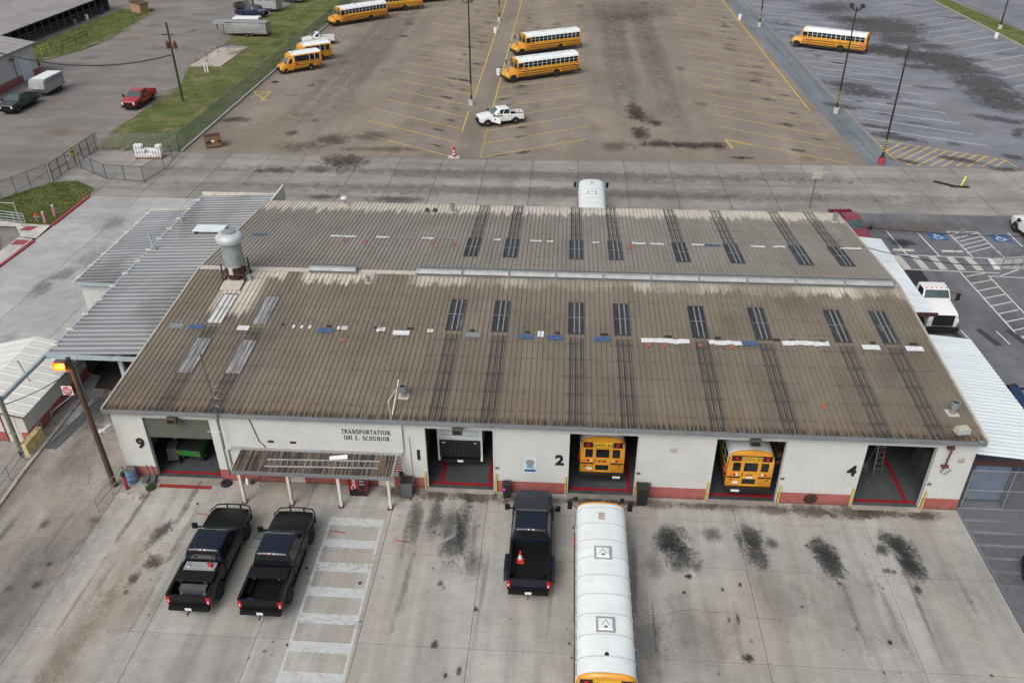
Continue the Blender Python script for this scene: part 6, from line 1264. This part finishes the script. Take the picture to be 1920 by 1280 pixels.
br = thing('drum', 'blue drum with dark top by the wooden pole', 'barrel', (-.72, -.45, 0)); MB().lathe([(.29, 0), (.30, .02), (.29, .3), (.305, .32), (.29, .34), (.29, .6), (.305, .62), (.29, .64), (.29, .88)], n=20).build('shell', 'barrel_blue', br); MB().lathe([(.28, .86), (.28, .885)], n=20).build('top', 'barrel_top', br)
rp = thing('guard_post', 'short red steel guard post with black cap beside the blue drum', 'bollard', (-.75, -1.1, 0)); MB().lathe([(.10, 0), (.10, .95)], n=14).build('post', 'kerb_red', rp); MB().lathe([(.12, .95), (.13, 1.1), (.10, 1.2), (.02, 1.22)], n=14).build('cap', 'patch_black', rp)
# rubble of broken concrete by the pole base
for i in range(5):
    q = MB().box((0, 0, 0), (random.uniform(.25, .55), random.uniform(.2, .35), random.uniform(.1, .18)), 0, .85, .8).build('concrete_chunk', 'concrete_block', None, None); q.location = (-.95+i*.3, -1.75+.06*(i % 2), .0); q.rotation_euler = (0, 0, random.uniform(0, 1)); tag(q, 'broken concrete lump on the ground below the red guard post', 'rubble', 'broken concrete lumps')
wd = MB()
for i in range(260):
    a, r = random.uniform(0, 6.28), random.uniform(0, .28); x, y = .55+r*math.cos(a), -.98+r*math.sin(a); h = random.uniform(.1, .4); wd.quad((x-.02, y, 0), (x+.02, y, 0), (x+random.gauss(0, .1), y+random.gauss(0, .1), h))
wdo = thing('weed_clump', 'green weed clump growing at the left bay corner', 'weed', (0, 0, 0)); wd.build('leaves', 'weed', wdo, None, False)
# ================================================================== POLES
W1 = thing('floodlight_pole', 'brown wooden pole with glowing orange floodlight at the left garage corner', 'light pole', (-1.58, -.88, 0))
MB().tube([(0, 0, 0), (-.10, 0, 4.2), (-.21, 0, 8.5)], .16, 12, True, .12).build('pole', 'wood_pole', W1)
lm = MB().box((-.48, -.25, 8.05), (.62, .42, .42), 0, .9, .7).build('lamp_housing', 'lamp_house', W1, None); MB().bb(-.80, -.16, -.485, -.462, 8.06, 8.46).build('lamp_glass', 'lamp_orange', lm, None); MB().bb(-.70, -.26, -.50, -.487, 8.16, 8.34).build('lamp_core', 'lamp_core', lm, None)
MB().tube([(-.2, 0, 7.7), (-.4, -.1, 7.75), (-.45, -.2, 8.1)], .04, 6).build('bracket', 'galv', W1)
pl = bpy.data.lights.new('lamp_glow', 'POINT'); pl.energy = 110; pl.color = (1, .42, .06); pl.shadow_soft_size = .12; po = bpy.data.objects.new('lamp_glow', pl); col.objects.link(po); po.parent = W1; po.location = (-.48, -.72, 8.2)
W2 = thing('leaning_post', 'grey-green steel post in front of the small shed', 'post', (-8.1, 1.25, 0)); MB().tube([(0, 0, 0), (-.03, 0, 4.3)], .13, 12).build('post', 'pole_green', W2); MB().lathe([(.15, 0), (.15, .45)], n=12).build('black_base', 'patch_black', W2); MB().box((-.02, -.05, 1.7), (.36, .12, .1)).build('bracket', 'galv', W2, None)
pb = tag(MB().beam((-8.1, 1.3, 4.05), (-8.55, 6.3, 3.6), .18, .22).build('overhead_beam', 'galv_blue', None, None), 'pale blue steel beam from the canopy corner to the grey-green post', 'beam')
UP = thing('utility_pole', 'wooden utility pole with transformers on the grass strip', 'utility pole', (-27.5, 72.35, 0))
MB().tube([(0, 0, 0), (-.04, 0, 9.9)], .17, 12, True, .12).build('pole', 'wood_pole_gray', UP)
for x in (-.45, .5): MB().lathe([(.2, 0), (.24, .03), (.24, .75), (.1, .85), (.05, 1.0)], (x, .0, 6.7), 14).build('transformer', 'rust', UP)
MB().beam((-1.0, 0, 8.4), (.6, 0, 8.4), .1, .12).build('crossarm', 'wood_pole_gray', UP, None); MB().beam((-.6, .0, 5.6), (0, 0, 5.9), .06, .06).build('bracket', 'weld_steel', UP, None)
for x in (-.9, -.5, .4): MB().lathe([(.05, 0), (.07, .08), (.04, .2)], (x, 0, 8.46), 8).build('insulator', 'patch_gray', UP)
def cable(label, p, q, sag, r=.035, n=14):
    p, q = Vector(p), Vector(q); pts = [p.lerp(q, i/n)-Vector((0, 0, sag*4*(i/n)*(1-i/n))) for i in range(n+1)]
    return tag(MB().tube(pts, r, 6).build('overhead_cable', 'cable', None), label, 'cable')
cable('thick black cable sagging from the utility pole to the left edge', (-27.8, 72.35, 5.9), (-58, 72.2, 8.5), 2.6, .09)
cable('thin black cable crossing above the accessible parking bays', WY(1605, 424, 28), WY(1990, 444, 31), .25, .03)
cable('thin black cable sagging from the roof edge towards the crosswalk', WY(1618, 462, 21), WY(1990, 488, 29), .9, .03)
cable('thin wire between the shed roof and the grey-green post', (-8.1, 1.25, 3.7), (-5.9, 8.2, 3.4), .5, .025)
def light_pole(label, x, y, h, base='concrete_white', heads=4, stripes=True, cam_=False):
    T = thing('lot_light_pole', label, 'light pole', (x, y, 0), 0, 'dark steel light poles in the lots')
    bs = MB().lathe([(.34, 0), (.34, .75)], n=16).build('concrete_base', base, T)
    MB().box((0, 0, .75), (.38, .38, .25), 0, .7, .7).build('pole_foot', 'pole_dark', T, None)
    MB().tube([(0, 0, .9), (0, 0, h)], .12, 10, True, .08).build('pole', 'pole_dark', T)
    if stripes:
        for k in range(5): MB().lathe([(.135, 0), (.135, .10)], (0, 0, 1.4+k*.28), 12).build('yellow_band', 'yellow_post', T)
    if heads == 1: MB().box((.45, 0, h-.35), (.95, .5, .28), 0, .95, .9).build('lamp_head', 'weld_steel', T, None); MB().beam((0, 0, h-.2), (.2, 0, h-.2), .1, .1).build('arm', 'pole_dark', T, None)
    else:
        for k in range(heads):
            a = 2*math.pi*k/heads+.5; c, s = math.cos(a), math.sin(a)
            MB().tube([(0, 0, h-.35), (c*.5, s*.5, h-.3), (c*.75, s*.75, h+.05)], .04, 6).build('arm', 'pole_dark', T)
            MB().lathe([(.12, 0), (.28, .06), (.26, .2), (.1, .3)], (c*.85, s*.85, h), 12).build('lamp_head', 'pole_dark', T)
    return T
light_pole('tall four-headed light pole beside the white open-door pickup', 10.6, 72.6, 12.8)
light_pole('tall four-headed light pole on the bluish strip between the lots', 56.5, 71.6, 12.5)
light_pole('tall light pole with red base and single lamp head', 56.55, 53.4, 12.2, 'kerb_red', 1)
light_pole('dark light pole at the top edge left of the central buses', 10.15, 125.1, 12.8)
light_pole('dark light pole at the top edge right of the brown lot', 56.4, 122.6, 12.8, stripes=True)
light_pole('dark light pole on the grass median at the top right', 97.5, 122.4, 12.8, stripes=False)
q = thing('wall_floodlight', 'floodlight box on a rusty pipe at the right front corner', 'floodlight', (42.95, -.12, 2.0)); MB().tube([(0, 0, .9), (.1, -.1, 3.45)], .05, 6).build('rusty_pipe', 'rust', q); MB().box((.12, -.2, 3.45), (.7, .45, .3), .2, .85, .8).build('lamp_housing', 'vent_tan', q, None); MB().bb(-.2, .42, -.46, -.43, 3.5, 3.7).build('lamp_glass', 'galv_blue', q, None); [MB().box((0, 0, z), (.35, .16, .12)).build('clamp', 'rust', q, None) for z in (1.0, 2.2)]; MB().tube([(0, 0, .9), (-.15, -.04, .7), (.1, -.05, .55), (.35, -.05, .9)], .02, 6).build('loose_wire', 'cable', q)
q = thing('pole_sign', 'small tan box light on a post behind the right back roof corner', 'light', (46.2, 41.0, 0)); MB().tube([(0, 0, 0), (.05, 0, 3.0)], .05, 8).build('post', 'weld_steel', q); MB().box((.05, 0, 3.0), (.85, .5, .45)).build('lamp_box', 'vent_tan', q, None)
# ================================================================== FENCES
def fence(label, pts, h, mesh='chain_galv', step=3.0, post='weld_steel', name='chain_link_fence', midrail=False, botrail=False, pr=.035):
    T = thing(name, label, 'fence', (pts[0][0], pts[0][1], 0)); o0 = Vector(pts[0])
    for p, q in zip(pts[:-1], pts[1:]):
        p, q = Vector(p)-o0, Vector(q)-o0; L = (q-p).length; n = max(1, round(L/step))
        for k in range(n+1):
            if k == 0 and p.length > 0: continue
            a = p.lerp(q, k/n); MB().tube([(a.x, a.y, 0), (a.x, a.y, h+.05)], pr, 6).build('post', post, T)
        MB().tube([(p.x, p.y, h), (q.x, q.y, h)], .025, 6).build('top_rail', post, T)
        if midrail: MB().tube([(p.x, p.y, h*.5), (q.x, q.y, h*.5)], .025, 6).build('mid_rail', post, T)
        if botrail: MB().tube([(p.x, p.y, .08), (q.x, q.y, .08)], .025, 6).build('bottom_rail', post, T)
        for k in range(n):
            a, b = p.lerp(q, k/n), p.lerp(q, (k+1)/n); me = MB().quad((a.x, a.y, .05), (b.x, b.y, .05), (b.x, b.y, h), (a.x, a.y, h)).mesh('mesh_panel', False)
            uv = me.uv_layers.new(name='UVMap'); u0, u1 = L*k/n, L*(k+1)/n
            for i, c in enumerate(((u0, 0), (u1, 0), (u1, h), (u0, h))): uv.data[i].uv = c
            O('mesh_panel', me, mesh, T, None)
    return T
fence('long green chain-link fence between the grass strip and the bus lot', [(-20.05, 53.4), (-20.5, 100), (-20.8, 131), (-20.9, 175)], 2.0, 'chain_green', 3.1, 'pole_green')
fence('short chain-link fence behind the white jugs at the grass corner', [(-29.5, 53.45), (-20.15, 53.4)], 1.9, 'chain_galv', 3.1)
fence('chain-link fence running along the left roadside past the hydrant grass', [(-36, 32.6), (-33, 36.4), (-31.6, 38.2), (-30.4, 41.3), (-29.6, 43.4)], 1.9, 'chain_galv', 1.9)
fence('dark double sliding gate with two small signs across the left entrance', [(-29.45, 43.7), (-29.5, 48.4), (-29.6, 53.2)], 1.85, 'chain_dark', 1.55, 'pole_dark', 'chain_link_gate', True, True, .05)
fence('low open gate frame of dark pipe standing on the concrete', [(-28.4, 47.4), (-24.2, 44.5), (-20.0, 44.0), (-19.35, 47.5), (-20.1, 53.2)], 1.6, 'chain_galv', 2.4, 'pole_dark', 'chain_link_gate', False, True)
for i, (y, z, m, l) in enumerate(((47.1, 1.0, 'white_sign', 'white notice on the sliding gate'), (48.1, 1.1, 'yellow_post', 'pale yellow notice on the sliding gate'))):
    q = thing('gate_sign', l, 'sign', (-29.38, y, z)); MB().bb(0, .03, -.35, .35, 0, .7).build('plate', m, q, None); MB().bb(.031, .036, -.25, .25, .45, .58).build('printed_bar', 'letter_black', q, None)
fence('mesh gate of galvanised pipe under the front right canopy', [(44.6, .08), (46.75, .08), (49.2, .08)], 2.7, 'chain_galv', 2.2, 'galv', 'chain_link_gate', True, True)
for i, (p, q_) in enumerate((((119, 94), (165, 72)), ((65, 110), (93, 97)))):
    a, b = G(*p), G(*q_); T = thing('pipe_fence', ('dark pipe fence section standing on the grass bank', 'yellow pipe barrier on the grass bank beside the white building')[i], 'fence', (a.x, a.y, 0)); m = ('rust_dark', 'yellow_post')[i]; d = b-a
    for k in range(3): MB().tube([(d.x*k/2, d.y*k/2, 0), (d.x*k/2, d.y*k/2, 1.3)], .07, 6).build('post', m, T)
    for z in (.7, 1.25): MB().tube([(0, 0, z), (d.x, d.y, z)], .05, 6).build('rail', m, T)
def rail(label, pts, h=.9, n=3, mat='galv', bars=2):
    T = thing('handrail', label, 'handrail', (*pts[0], 0)); o0 = Vector(pts[0]); P_ = [Vector(p)-o0 for p in pts]
    for p, q in zip(P_[:-1], P_[1:]):
        for z in [h*(k+1)/bars for k in range(bars)]: MB().tube([(p.x, p.y, z), (q.x, q.y, z)], .03, 6).build('rail', mat, T)
        m = max(1, round((q-p).length/1.6))
        for k in range(m+1):
            a = p.lerp(q, k/m); MB().tube([(a.x, a.y, 0), (a.x, a.y, h)], .03, 6).build('post', mat, T)
    return T
rail('thin steel handrail beside the wooden floodlight pole', [(-1.42, -3.0), (-1.2, -.3)], .95, bars=2)
rail('thin steel handrail along the sloping kerb at the left edge', [(-7.75, .9), (-7.45, -2.6), (-7.3, -6)], .95, bars=2)
rail('low steel rails with post by the sidewalk at the left edge', [(-31.5, 33.2), (-28.6, 33.5), (-26.2, 33.0)], 1.1, bars=4, mat='galv_blue')
q = thing('sign_post', 'thin white post standing on the sidewalk at the left', 'post', (-26.2, 32.4, .07)); MB().tube([(0, 0, 0), (-.1, 0, 2.4)], .05, 6).build('post', 'galv_blue', q); MB().tube([(-.1, 0, 2.3), (-2.4, .1, 2.3)], .03, 6).build('arm', 'galv_blue', q)
# ramp and rails by the crosswalk
R = thing('access_ramp', 'concrete access ramp with steel railings at the right edge', 'ramp', (0, 0, 0))
mb = MB(); mb.v = [(58.8, 29.1, 0), (62.5, 29.1, 0), (62.5, 31.0, 0), (58.9, 31.0, 0), (58.8, 29.1, .02), (62.5, 29.1, .38), (62.5, 31.0, .38), (58.9, 31.0, .02)]; mb.f = [(3, 2, 1, 0), (4, 5, 6, 7)]+[(i, (i+1) % 4, 4+(i+1) % 4, 4+i) for i in range(4)]; mb.build('slope', 'concrete_yard', R, None)
MB().bb(62.5, 70, 29.1, 33, 0, .38).build('landing', 'concrete_yard', R, None)
for y in (29.15, 30.95):
    MB().tube([(58.9, y, .85), (62.5, y, 1.25), (70, y, 1.25)], .035, 6).build('rail', 'weld_steel', R); MB().tube([(58.9, y, .35), (62.5, y, .75), (70, y, .75)], .025, 6).build('rail', 'weld_steel', R)
    for k in range(9): x = 58.9+k*.75; MB().tube([(x, y, .02), (x, y, .87+.4*min(1, max(0, (x-58.9)/3.6)))], .03, 6).build('post', 'weld_steel', R)
for i, x in enumerate((52.0, 56.05)):
    q = thing('wheel_stop', ('concrete wheel stop in the bay beside the crosswalk, left one', 'concrete wheel stop in front of the blue accessible bay')[i], 'wheel stop', (x, 32.1, 0)); MB().box((0, 0, 0), (1.75, .2, .13), 0, .97, .6).build('bar', 'concrete_white', q, None); [MB().lathe([(.03, 0), (.03, .015)], (s, 0, .13), 8).build('pin', 'rust', q) for s in (-.6, .6)]
q = thing('parking_sign', 'small square sign on a thin post between the accessible bays', 'sign', (56.05, 31.55, 0)); MB().tube([(0, 0, 0), (.1, 0, 2.4)], .03, 6).build('post', 'weld_steel', q); MB().bb(-.1, .3, -.03, -.01, 1.85, 2.4).build('plate', 'gutter', q, None)
q = thing('lane_bollard', 'yellow-green bollard on black rubber stops on the concrete road', 'bollard', (62.5, 47.3, 0)); MB().tube([(0, 0, 0), (.3, 0, 1.1)], .09, 10).build('tube', 'bollard_lime', q); MB().lathe([(.095, .4), (.095, .6)], (.13, 0, 0), 10).build('white_band', 'lens_white', q); MB().beam((-2.2, 1.2, .06), (-.6, -.1, .06), .3, .12).build('rubber_stop', 'rubber', q, None); MB().beam((-1.0, -.1, .061), (.7, -.25, .061), .3, .12).build('rubber_stop', 'rubber', q, None)
q = thing('red_marker', 'red and white marker post on a concrete block at the lot entrance', 'marker', (10.8, 53.0, 0)); MB().box((0, 0, 0), (1.2, .8, .08)).build('block', 'concrete_white', q, None); MB().lathe([(.16, .08), (.15, 1.1), (.08, 1.16)], n=12).build('post', 'red_sign', q); MB().lathe([(.162, .35), (.158, .5)], n=12).build('white_band', 'lens_white', q); MB().lathe([(.165, .7), (.158, .82)], n=12).build('white_band', 'lens_white', q)
for i, (x, y) in enumerate(((929, 62), (935, 141), (1867, 72), (1387, 37))):
    p = G(x, y); q = thing('white_bucket', ('small white bucket at the far end of the long yellow line', 'small white bucket in front of the nearer central bus', 'small white bucket on the grass median', 'small white bucket at the top of the right yellow line')[i], 'bucket', (p.x, p.y, 0)); MB().lathe([(.28, 0), (.33, .8)], n=12).build('tub', 'jug_white', q); MB().lathe([(.35, .8), (.35, .86)], n=12).build('lid', 'jug_white', q)
# hydrant and bollards
q = thing('fire_hydrant', 'small grey hydrant with orange top on the grass corner', 'hydrant', (-25.5, 33.75, .06)); MB().lathe([(.18, 0), (.18, .06), (.12, .08), (.12, .5)], n=14).build('barrel', 'gutter', q); MB().lathe([(.14, .5), (.14, .6), (.1, .75), (.03, .82)], n=14).build('bonnet', 'cone_orange', q); MB().lathe([(.07, -.24), (.07, .24)], (0, 0, .42), 10, 'x').build('outlet', 'galv', q)
for x, y, l in ((-24.55, 33.4, 'nearer pink bollard beside the hydrant'), (-24.5, 35.0, 'farther pink bollard beside the red kerb')): q = thing('pink_bollard', l, 'bollard', (x, y, .06), 0, 'pink bollards'); MB().lathe([(.14, 0), (.14, 1.05)], n=14).build('post', 'pink_bollard', q); MB().lathe([(.14, 1.05), (.12, 1.1), (.02, 1.12)], n=14).build('cap', 'concrete_white', q)
# dumpster and jugs
q = thing('dumpster', 'brown steel dumpster on the lot beside the fence corner', 'dumpster', (-16.9, 55.1, 0), RAD(28)); 
mb = MB(); mb.box((0, 0, .12), (1.75, 1.3, 1.15), 0, 1.08, 1.06); mb.build('container', 'dumpster_brown', q, None); MB().bb(-.9, .9, -.66, .66, 1.271, 1.276).build('open_top', 'rust_dark', q, None)
MB().bb(-.97, .97, -.72, -.64, 1.2, 1.3).bb(-.97, .97, .64, .72, 1.2, 1.3).bb(-.97, -.88, -.64, .64, 1.2, 1.3).bb(.88, .97, -.64, .64, 1.2, 1.3).build('rim', 'dumpster_brown', q, None); MB().bb(-.2, .1, -.715, -.70, .7, .95).build('sticker', 'white_sign', q, None); MB().bb(-.8, -.3, -.74, -.69, .65, .85).build('fork_pocket', 'patch_black', q, None); MB().bb(.4, .8, -.74, -.69, .65, .85).build('fork_pocket', 'patch_black', q, None); MB().bb(-.8, -.7, -.6, .6, 0, .12).bb(.7, .8, -.6, .6, 0, .12).build('skid', 'rust_dark', q, None)
PL = thing('jug_pallet', 'wooden pallet under the stacked white jugs', 'pallet', (-22.5, 51.1, 0), .02); MB().box((0, 0, .1), (3.0, 1.1, .04)).build('deck', 'pallet_wood', PL, None); [MB().bb(-1.45+k*.96, -1.35+k*.96, -.55, .55, 0, .1).build('bearer', 'pallet_wood', PL, None) for k in range(4)]
jm = MB().lathe([(.13, 0), (.145, .03), (.145, .36), (.06, .42), (.06, .47)], n=10).mesh('jug'); jm.materials.append(M['jug_white']); jm.polygons.foreach_set('use_smooth', [True]*len(jm.polygons)); jm.set_sharp_from_angle(angle=RAD(40))
for z in range(3):
    for i in range(10):
        for j in range(2):
            if z == 2 and (2 < i < 8): continue
            if z == 1 and i in (4, 5) and j == 0: continue
            o = bpy.data.objects.new('white_jug', jm); col.objects.link(o); o.location = (-22.5-1.36+i*.302, 51.1-.25+j*.42, .14+z*.47); tag(o, 'plain white plastic jug stacked on the pallet by the fence', 'jug', 'white jugs stacked on the pallet')
q = thing('yellow_pump', 'weathered yellow fuel block in front of the small shed', 'pump', (-7.85, 2.1, 0), RAD(90)); MB().box((0, 0, .12), (1.75, .42, .75), 0, .97, .85).build('casing', 'pump_yellow', q, None); MB().box((0, 0, 0), (1.9, .6, .12)).build('plinth', 'concrete_block', q, None); MB().tube([(.5, -.15, .87), (.5, -.15, 1.2), (.9, -.15, 1.2), (.9, -.15, .87)], .03, 6).build('guard_loop', 'galv', q)
q = thing('no_entry_sign', 'red and white no entry sign on a thin leaning post by the shed', 'sign', (-6.95, 5.2, 0)); MB().tube([(-.9, -.9, .9), (.2, .1, 1.6)], .03, 6).build('arm', 'galv', q); MB().tube([(-.9, -.9, 0), (-.9, -.9, 1.0)], .04, 6).build('post', 'galv', q)
sp = MB().bb(-.34, .34, -.03, 0, 1.63, 2.28).build('plate', 'white_sign', q, None); MB().lathe([(.29, 0), (.29, -.012)], (0, -.031, 1.95), 20, 'y').build('red_disc', 'red_sign', sp); MB().bb(-.22, .22, -.05, -.044, 1.91, 1.99).build('white_bar', 'lens_white', sp, None)
text('DO NOT', .12, 'letter_white', 'lettering', sp, (0, -.046, 2.09), (RAD(90), 0, 0), .002, .003); text('ENTER', .12, 'letter_white', 'lettering', sp, (0, -.046, 1.81), (RAD(90), 0, 0), .002, .003)
T = thing('drain_grate', 'long dark steel grate at the kerb below the canopy', 'grate', (-6.5, 4.6, .0), RAD(82))
for k in range(4): MB().bb(-2.6, 2.6, -.35+k*.2, -.22+k*.2, .002, .03).build('bar', 'weld_steel', T, None)
kerb('drive_kerb', [(-7.55, 7.5), (-7.45, 4.6), (-7.3, -.1), (-7.05, -3), (-6.6, -9)], .2, .13, 'concrete_block', '')
# ================================================================== OTHER BUILDINGS
S = thing('small_shed', 'small white shed with pink band and low ribbed roof at the left', 'shed', (0, 0, 0))
MB().bb(-14.0, -8.33, 2.55, 2.7, 0, 2.2).build('front_wall', 'wall_white', S, None); MB().bb(-8.48, -8.33, 2.7, 9.6, 0, 2.15).build('side_wall', 'wall_white', S, None); MB().bb(-14.0, -8.48, 9.45, 9.6, 0, 2.2).build('back_wall', 'wall_white', S, None)
MB().bb(-14.0, -9.75, 2.54, 2.55, 0, .72).bb(-8.75, -8.325, 2.54, 2.55, 0, .72).build('pink_band', 'wall_pink', S, None); MB().bb(-8.33, -8.322, 2.55, 9.6, 0, .72).build('pink_band', 'wall_pink', S, None)
MB().bb(-9.6, -8.85, 2.52, 2.55, .02, 2.05).build('door', 'door_beige', S, None); MB().bb(-9.7, -9.6, 2.5, 2.56, 0, 2.1).build('door_frame', 'rust', S, None)
def sloped(name, x0, z0, x1, z1, y0, y1, mat, parent, npan, h=.03):
    L = (y1-y0)/npan; mb = MB(); pr = [(0, 0), (L*.4, 0), (L*.47, h), (L*.55, h), (L*.62, 0), (L, 0)]
    for x, z in ((x0, z0), (x1, z1)): mb.v += [(x, y, z+q_) for y, q_ in pr]
    mb.f = [(i, 6+i, 7+i, i+1) for i in range(5)]; me = mb.mesh(name, False); me.materials.append(M[mat])
    for k in range(npan): o = bpy.data.objects.new(name, me); col.objects.link(o); o.parent = parent; o.location = (0, y0+k*L, 0)
sloped('roof_sheet', -11.2, 2.85, -7.95, 2.12, 2.2, 9.8, 'shed_white', S, 10); sloped('roof_sheet', -14.3, 2.12, -11.2, 2.85, 2.2, 9.8, 'shed_white', S, 10)
MB().beam((-11.2, 2.22, 2.76), (-7.95, 2.22, 2.06), .05, .1).beam((-11.2, 2.22, 2.76), (-14.3, 2.22, 2.06), .05, .1).build('verge_trim', 'rust', S, None)
MB().tube([(-9.3, 5.4, 2.4), (-9.6, 5.4, 3.9)], .04, 6).build('vent_pipe', 'galv', S)
DT = thing('rusty_tank', 'tall rusty brown tank in the shade under the canopy', 'tank', (-7.5, 11.8, 0)); MB().lathe([(.75, .0), (.8, .05), (.8, 2.2), (.5, 2.5), (.1, 2.55)], n=18).build('shell', 'rust', DT); MB().lathe([(.82, 1.0), (.83, 1.05), (.82, 1.1)], n=18).build('hoop', 'rust_dark', DT)
WB = thing('white_building', 'white building with pink base and grey roof at far left', 'building', (0, 0, 0))
MB().bb(-54.4, -54.0, 55, 85, 0, 4.3).build('side_wall', 'wall_white', WB, None); MB().bb(-80, -54.4, 84.6, 85, 0, 4.3).build('end_wall', 'wall_white', WB, None); MB().bb(-54.0, -53.99, 55, 85, 0, .9).build('pink_band', 'wall_pink', WB, None)
sloped('roof_sheet', -67, 6.6, -53.6, 4.35, 54.5, 85.5, 'barn_roof', WB, 24, .05); MB().bb(-53.65, -53.55, 54.5, 85.5, 4.15, 4.36).build('eave_trim', 'gutter', WB, None)
d = MB().bb(-53.985, -53.96, 80.8, 83.4, 0, 3.1).build('roll_door', 'canopy_white', WB, None); [MB().bb(-53.958, -53.95, 80.8, 83.4, .4*k, .4*k+.03).build('door_rib', 'patch_gray', d, None) for k in range(1, 8)]
MB().tube([(-53.9, 79.5, .2), (-53.9, 79.5, 3.0), (-53.6, 79.0, 3.4)], .05, 6).build('lamp_pipe', 'weld_steel', WB); MB().box((-53.6, 78.9, 3.3), (.4, .5, .3)).build('wall_lamp', 'lamp_house', WB, None)
for y in (72, 75, 78): MB().tube([(-53.0, y, 0), (-53.0, y, 1.1)], .04, 6).build('rail_post', 'weld_steel', WB)
MB().tube([(-53.0, 72, 1.1), (-53.0, 78, 1.1)], .035, 6).build('rail', 'weld_steel', WB)
BN = thing('livestock_barn', 'long grey metal roofed barn with open dark stalls at top left', 'barn', (0, 0, 0))
sloped('roof_sheet', -80, 5.6, -66.2, 2.75, 90, 133, 'barn_roof', BN, 36, .05); sloped('roof_sheet', -110, 2.8, -80, 5.6, 90, 133, 'barn_roof', BN, 36, .05)
MB().bb(-80.3, -79.7, 90, 133, 5.6, 5.72).build('ridge_cap', 'ridge_light', BN, None); MB().bb(-66.3, -66.15, 90, 133, 2.55, 2.74).build('eave_beam', 'barn_dark', BN, None)
MB().bb(-72, -71.8, 90, 133, 0, 3.3).build('stall_back', 'barn_dark', BN, None); MB().bb(-110, -66.8, 89.8, 90, 0, 2.6).bb(-110, -66.8, 132.8, 133, 0, 2.6).build('end_wall', 'barn_board', BN, None)
for k in range(19): MB().bb(-66.9, -66.7, 90.5+k*2.33, 90.7+k*2.33, 0, 2.6).build('post', 'barn_post', BN, None)
for z in (.35, .8, 1.25): MB().bb(-66.98, -66.91, 90.2, 132.8, z, z+.14).build('rail_board', 'barn_board', BN, None)
for k, (y, m) in enumerate(((118.5, 'patch_gray'), (122.8, 'white_sign'), (101, 'blue_sign'), (128.5, 'blue_sign'))): q = thing('feed_drum', ('grey feed drum at the barn front', 'white feed drum at the barn front', 'blue feed drum at the near end of the barn', 'blue feed drum at the far end of the barn')[k], 'drum', (-66.2, y, 0)); MB().lathe([(.3, 0), (.31, .45), (.3, .9)], n=14).build('shell', m, q); MB().lathe([(.29, .9), (.29, .93)], n=14).build('lid', m, q)
SB = thing('plywood_hut', 'small plywood hut with slanted roof at the end of the grass bank', 'hut', (-59.6, 130.6, 0), RAD(-25)); MB().bb(-1.3, 1.3, -1.0, 1.0, 0, 1.7).build('walls', 'plywood', SB, None)
mb = MB(); mb.v = [(-1.5, -1.2, 2.0), (1.5, -1.2, 1.65), (1.5, 1.2, 1.65), (-1.5, 1.2, 2.0), (-1.5, -1.2, 1.92), (1.5, -1.2, 1.57), (1.5, 1.2, 1.57), (-1.5, 1.2, 1.92)]; mb.f = [(0, 1, 2, 3), (7, 6, 5, 4)]+[(i, 4+i, 4+(i+1) % 4, (i+1) % 4) for i in range(4)]; mb.build('roof', 'wood_pole', SB, None)
# welded pipe frames on the concrete pad
for i in range(3):
    q = thing('pipe_stand', ('dark welded pipe stand nearest on the concrete pad', 'dark welded pipe stand in the middle of the concrete pad', 'dark welded pipe stand farthest on the concrete pad')[i], 'stand', (-33.0+i*.5, 93+i*3.4, .1), .4*i, 'pipe stands on the pad'); MB().tube([(-.8, 0, .02), (-.8, 0, 1.1), (.8, 0, 1.1), (.8, 0, .02)], .04, 6).build('hoop', 'weld_steel', q); MB().tube([(-.8, -.5, .02), (-.8, .5, .02)], .04, 6).build('foot', 'weld_steel', q); MB().tube([(.8, -.5, .02), (.8, .5, .02)], .04, 6).build('foot', 'weld_steel', q)
for x in (-29.9, -29.5): q = thing('white_pipe_post', 'left white pipe post on the grass below the concrete pad' if x < -29.7 else 'right white pipe post on the grass below the concrete pad', 'post', (x, 86.6, .012), 0, 'white pipe posts'); MB().tube([(0, 0, 0), (0, 0, 1.3)], .09, 10).build('pipe', 'jug_white', q); MB().lathe([(.11, 1.3), (.1, 1.36)], n=10).build('cap', 'jug_white', q)
# car corner at the right edge
q = thing('parked_car', 'dark car with red tail lamp just entering the right edge', 'car', (46.4, -6.2, 0), RAD(80))
O('body', ext([(-2.2, .35)]+arch(-1.35, .33, .38, .35)+arch(1.35, .33, .38, .35)+[(2.2, .4), (2.2, .75), (1.2, .95), (-2.0, 1.0), (-2.25, .85)], -.9, .9, .06, 2), 'paint_black', q, 40); lo = [(-1.9, -.82, .95), (1.2, -.82, .95), (1.2, .82, .95), (-1.9, .82, .95)]; hi = [(-1.3, -.62, 1.45), (.4, -.62, 1.45), (.4, .62, 1.45), (-1.3, .62, 1.45)]; O('cabin', frustum(lo, hi, .08), 'glass_dark', q, 50)
MB().bb(-1.25, .35, -.6, .6, 1.45, 1.47).build('roof', 'paint_black', q, None)
for s in (-1, 1): MB().bb(-2.27, -2.1, s*.7-.15, s*.7+.15, .7, .88).build('taillight', 'tail_red', q, None); MB().box((2.15, s*.65, .6), (.12, .3, .14)).build('headlight', 'lens_white', q, None); wheel(q, -1.35, s*.8, .33, .2, 'rim_silver'); wheel(q, 1.35, s*.8, .33, .2, 'rim_silver')
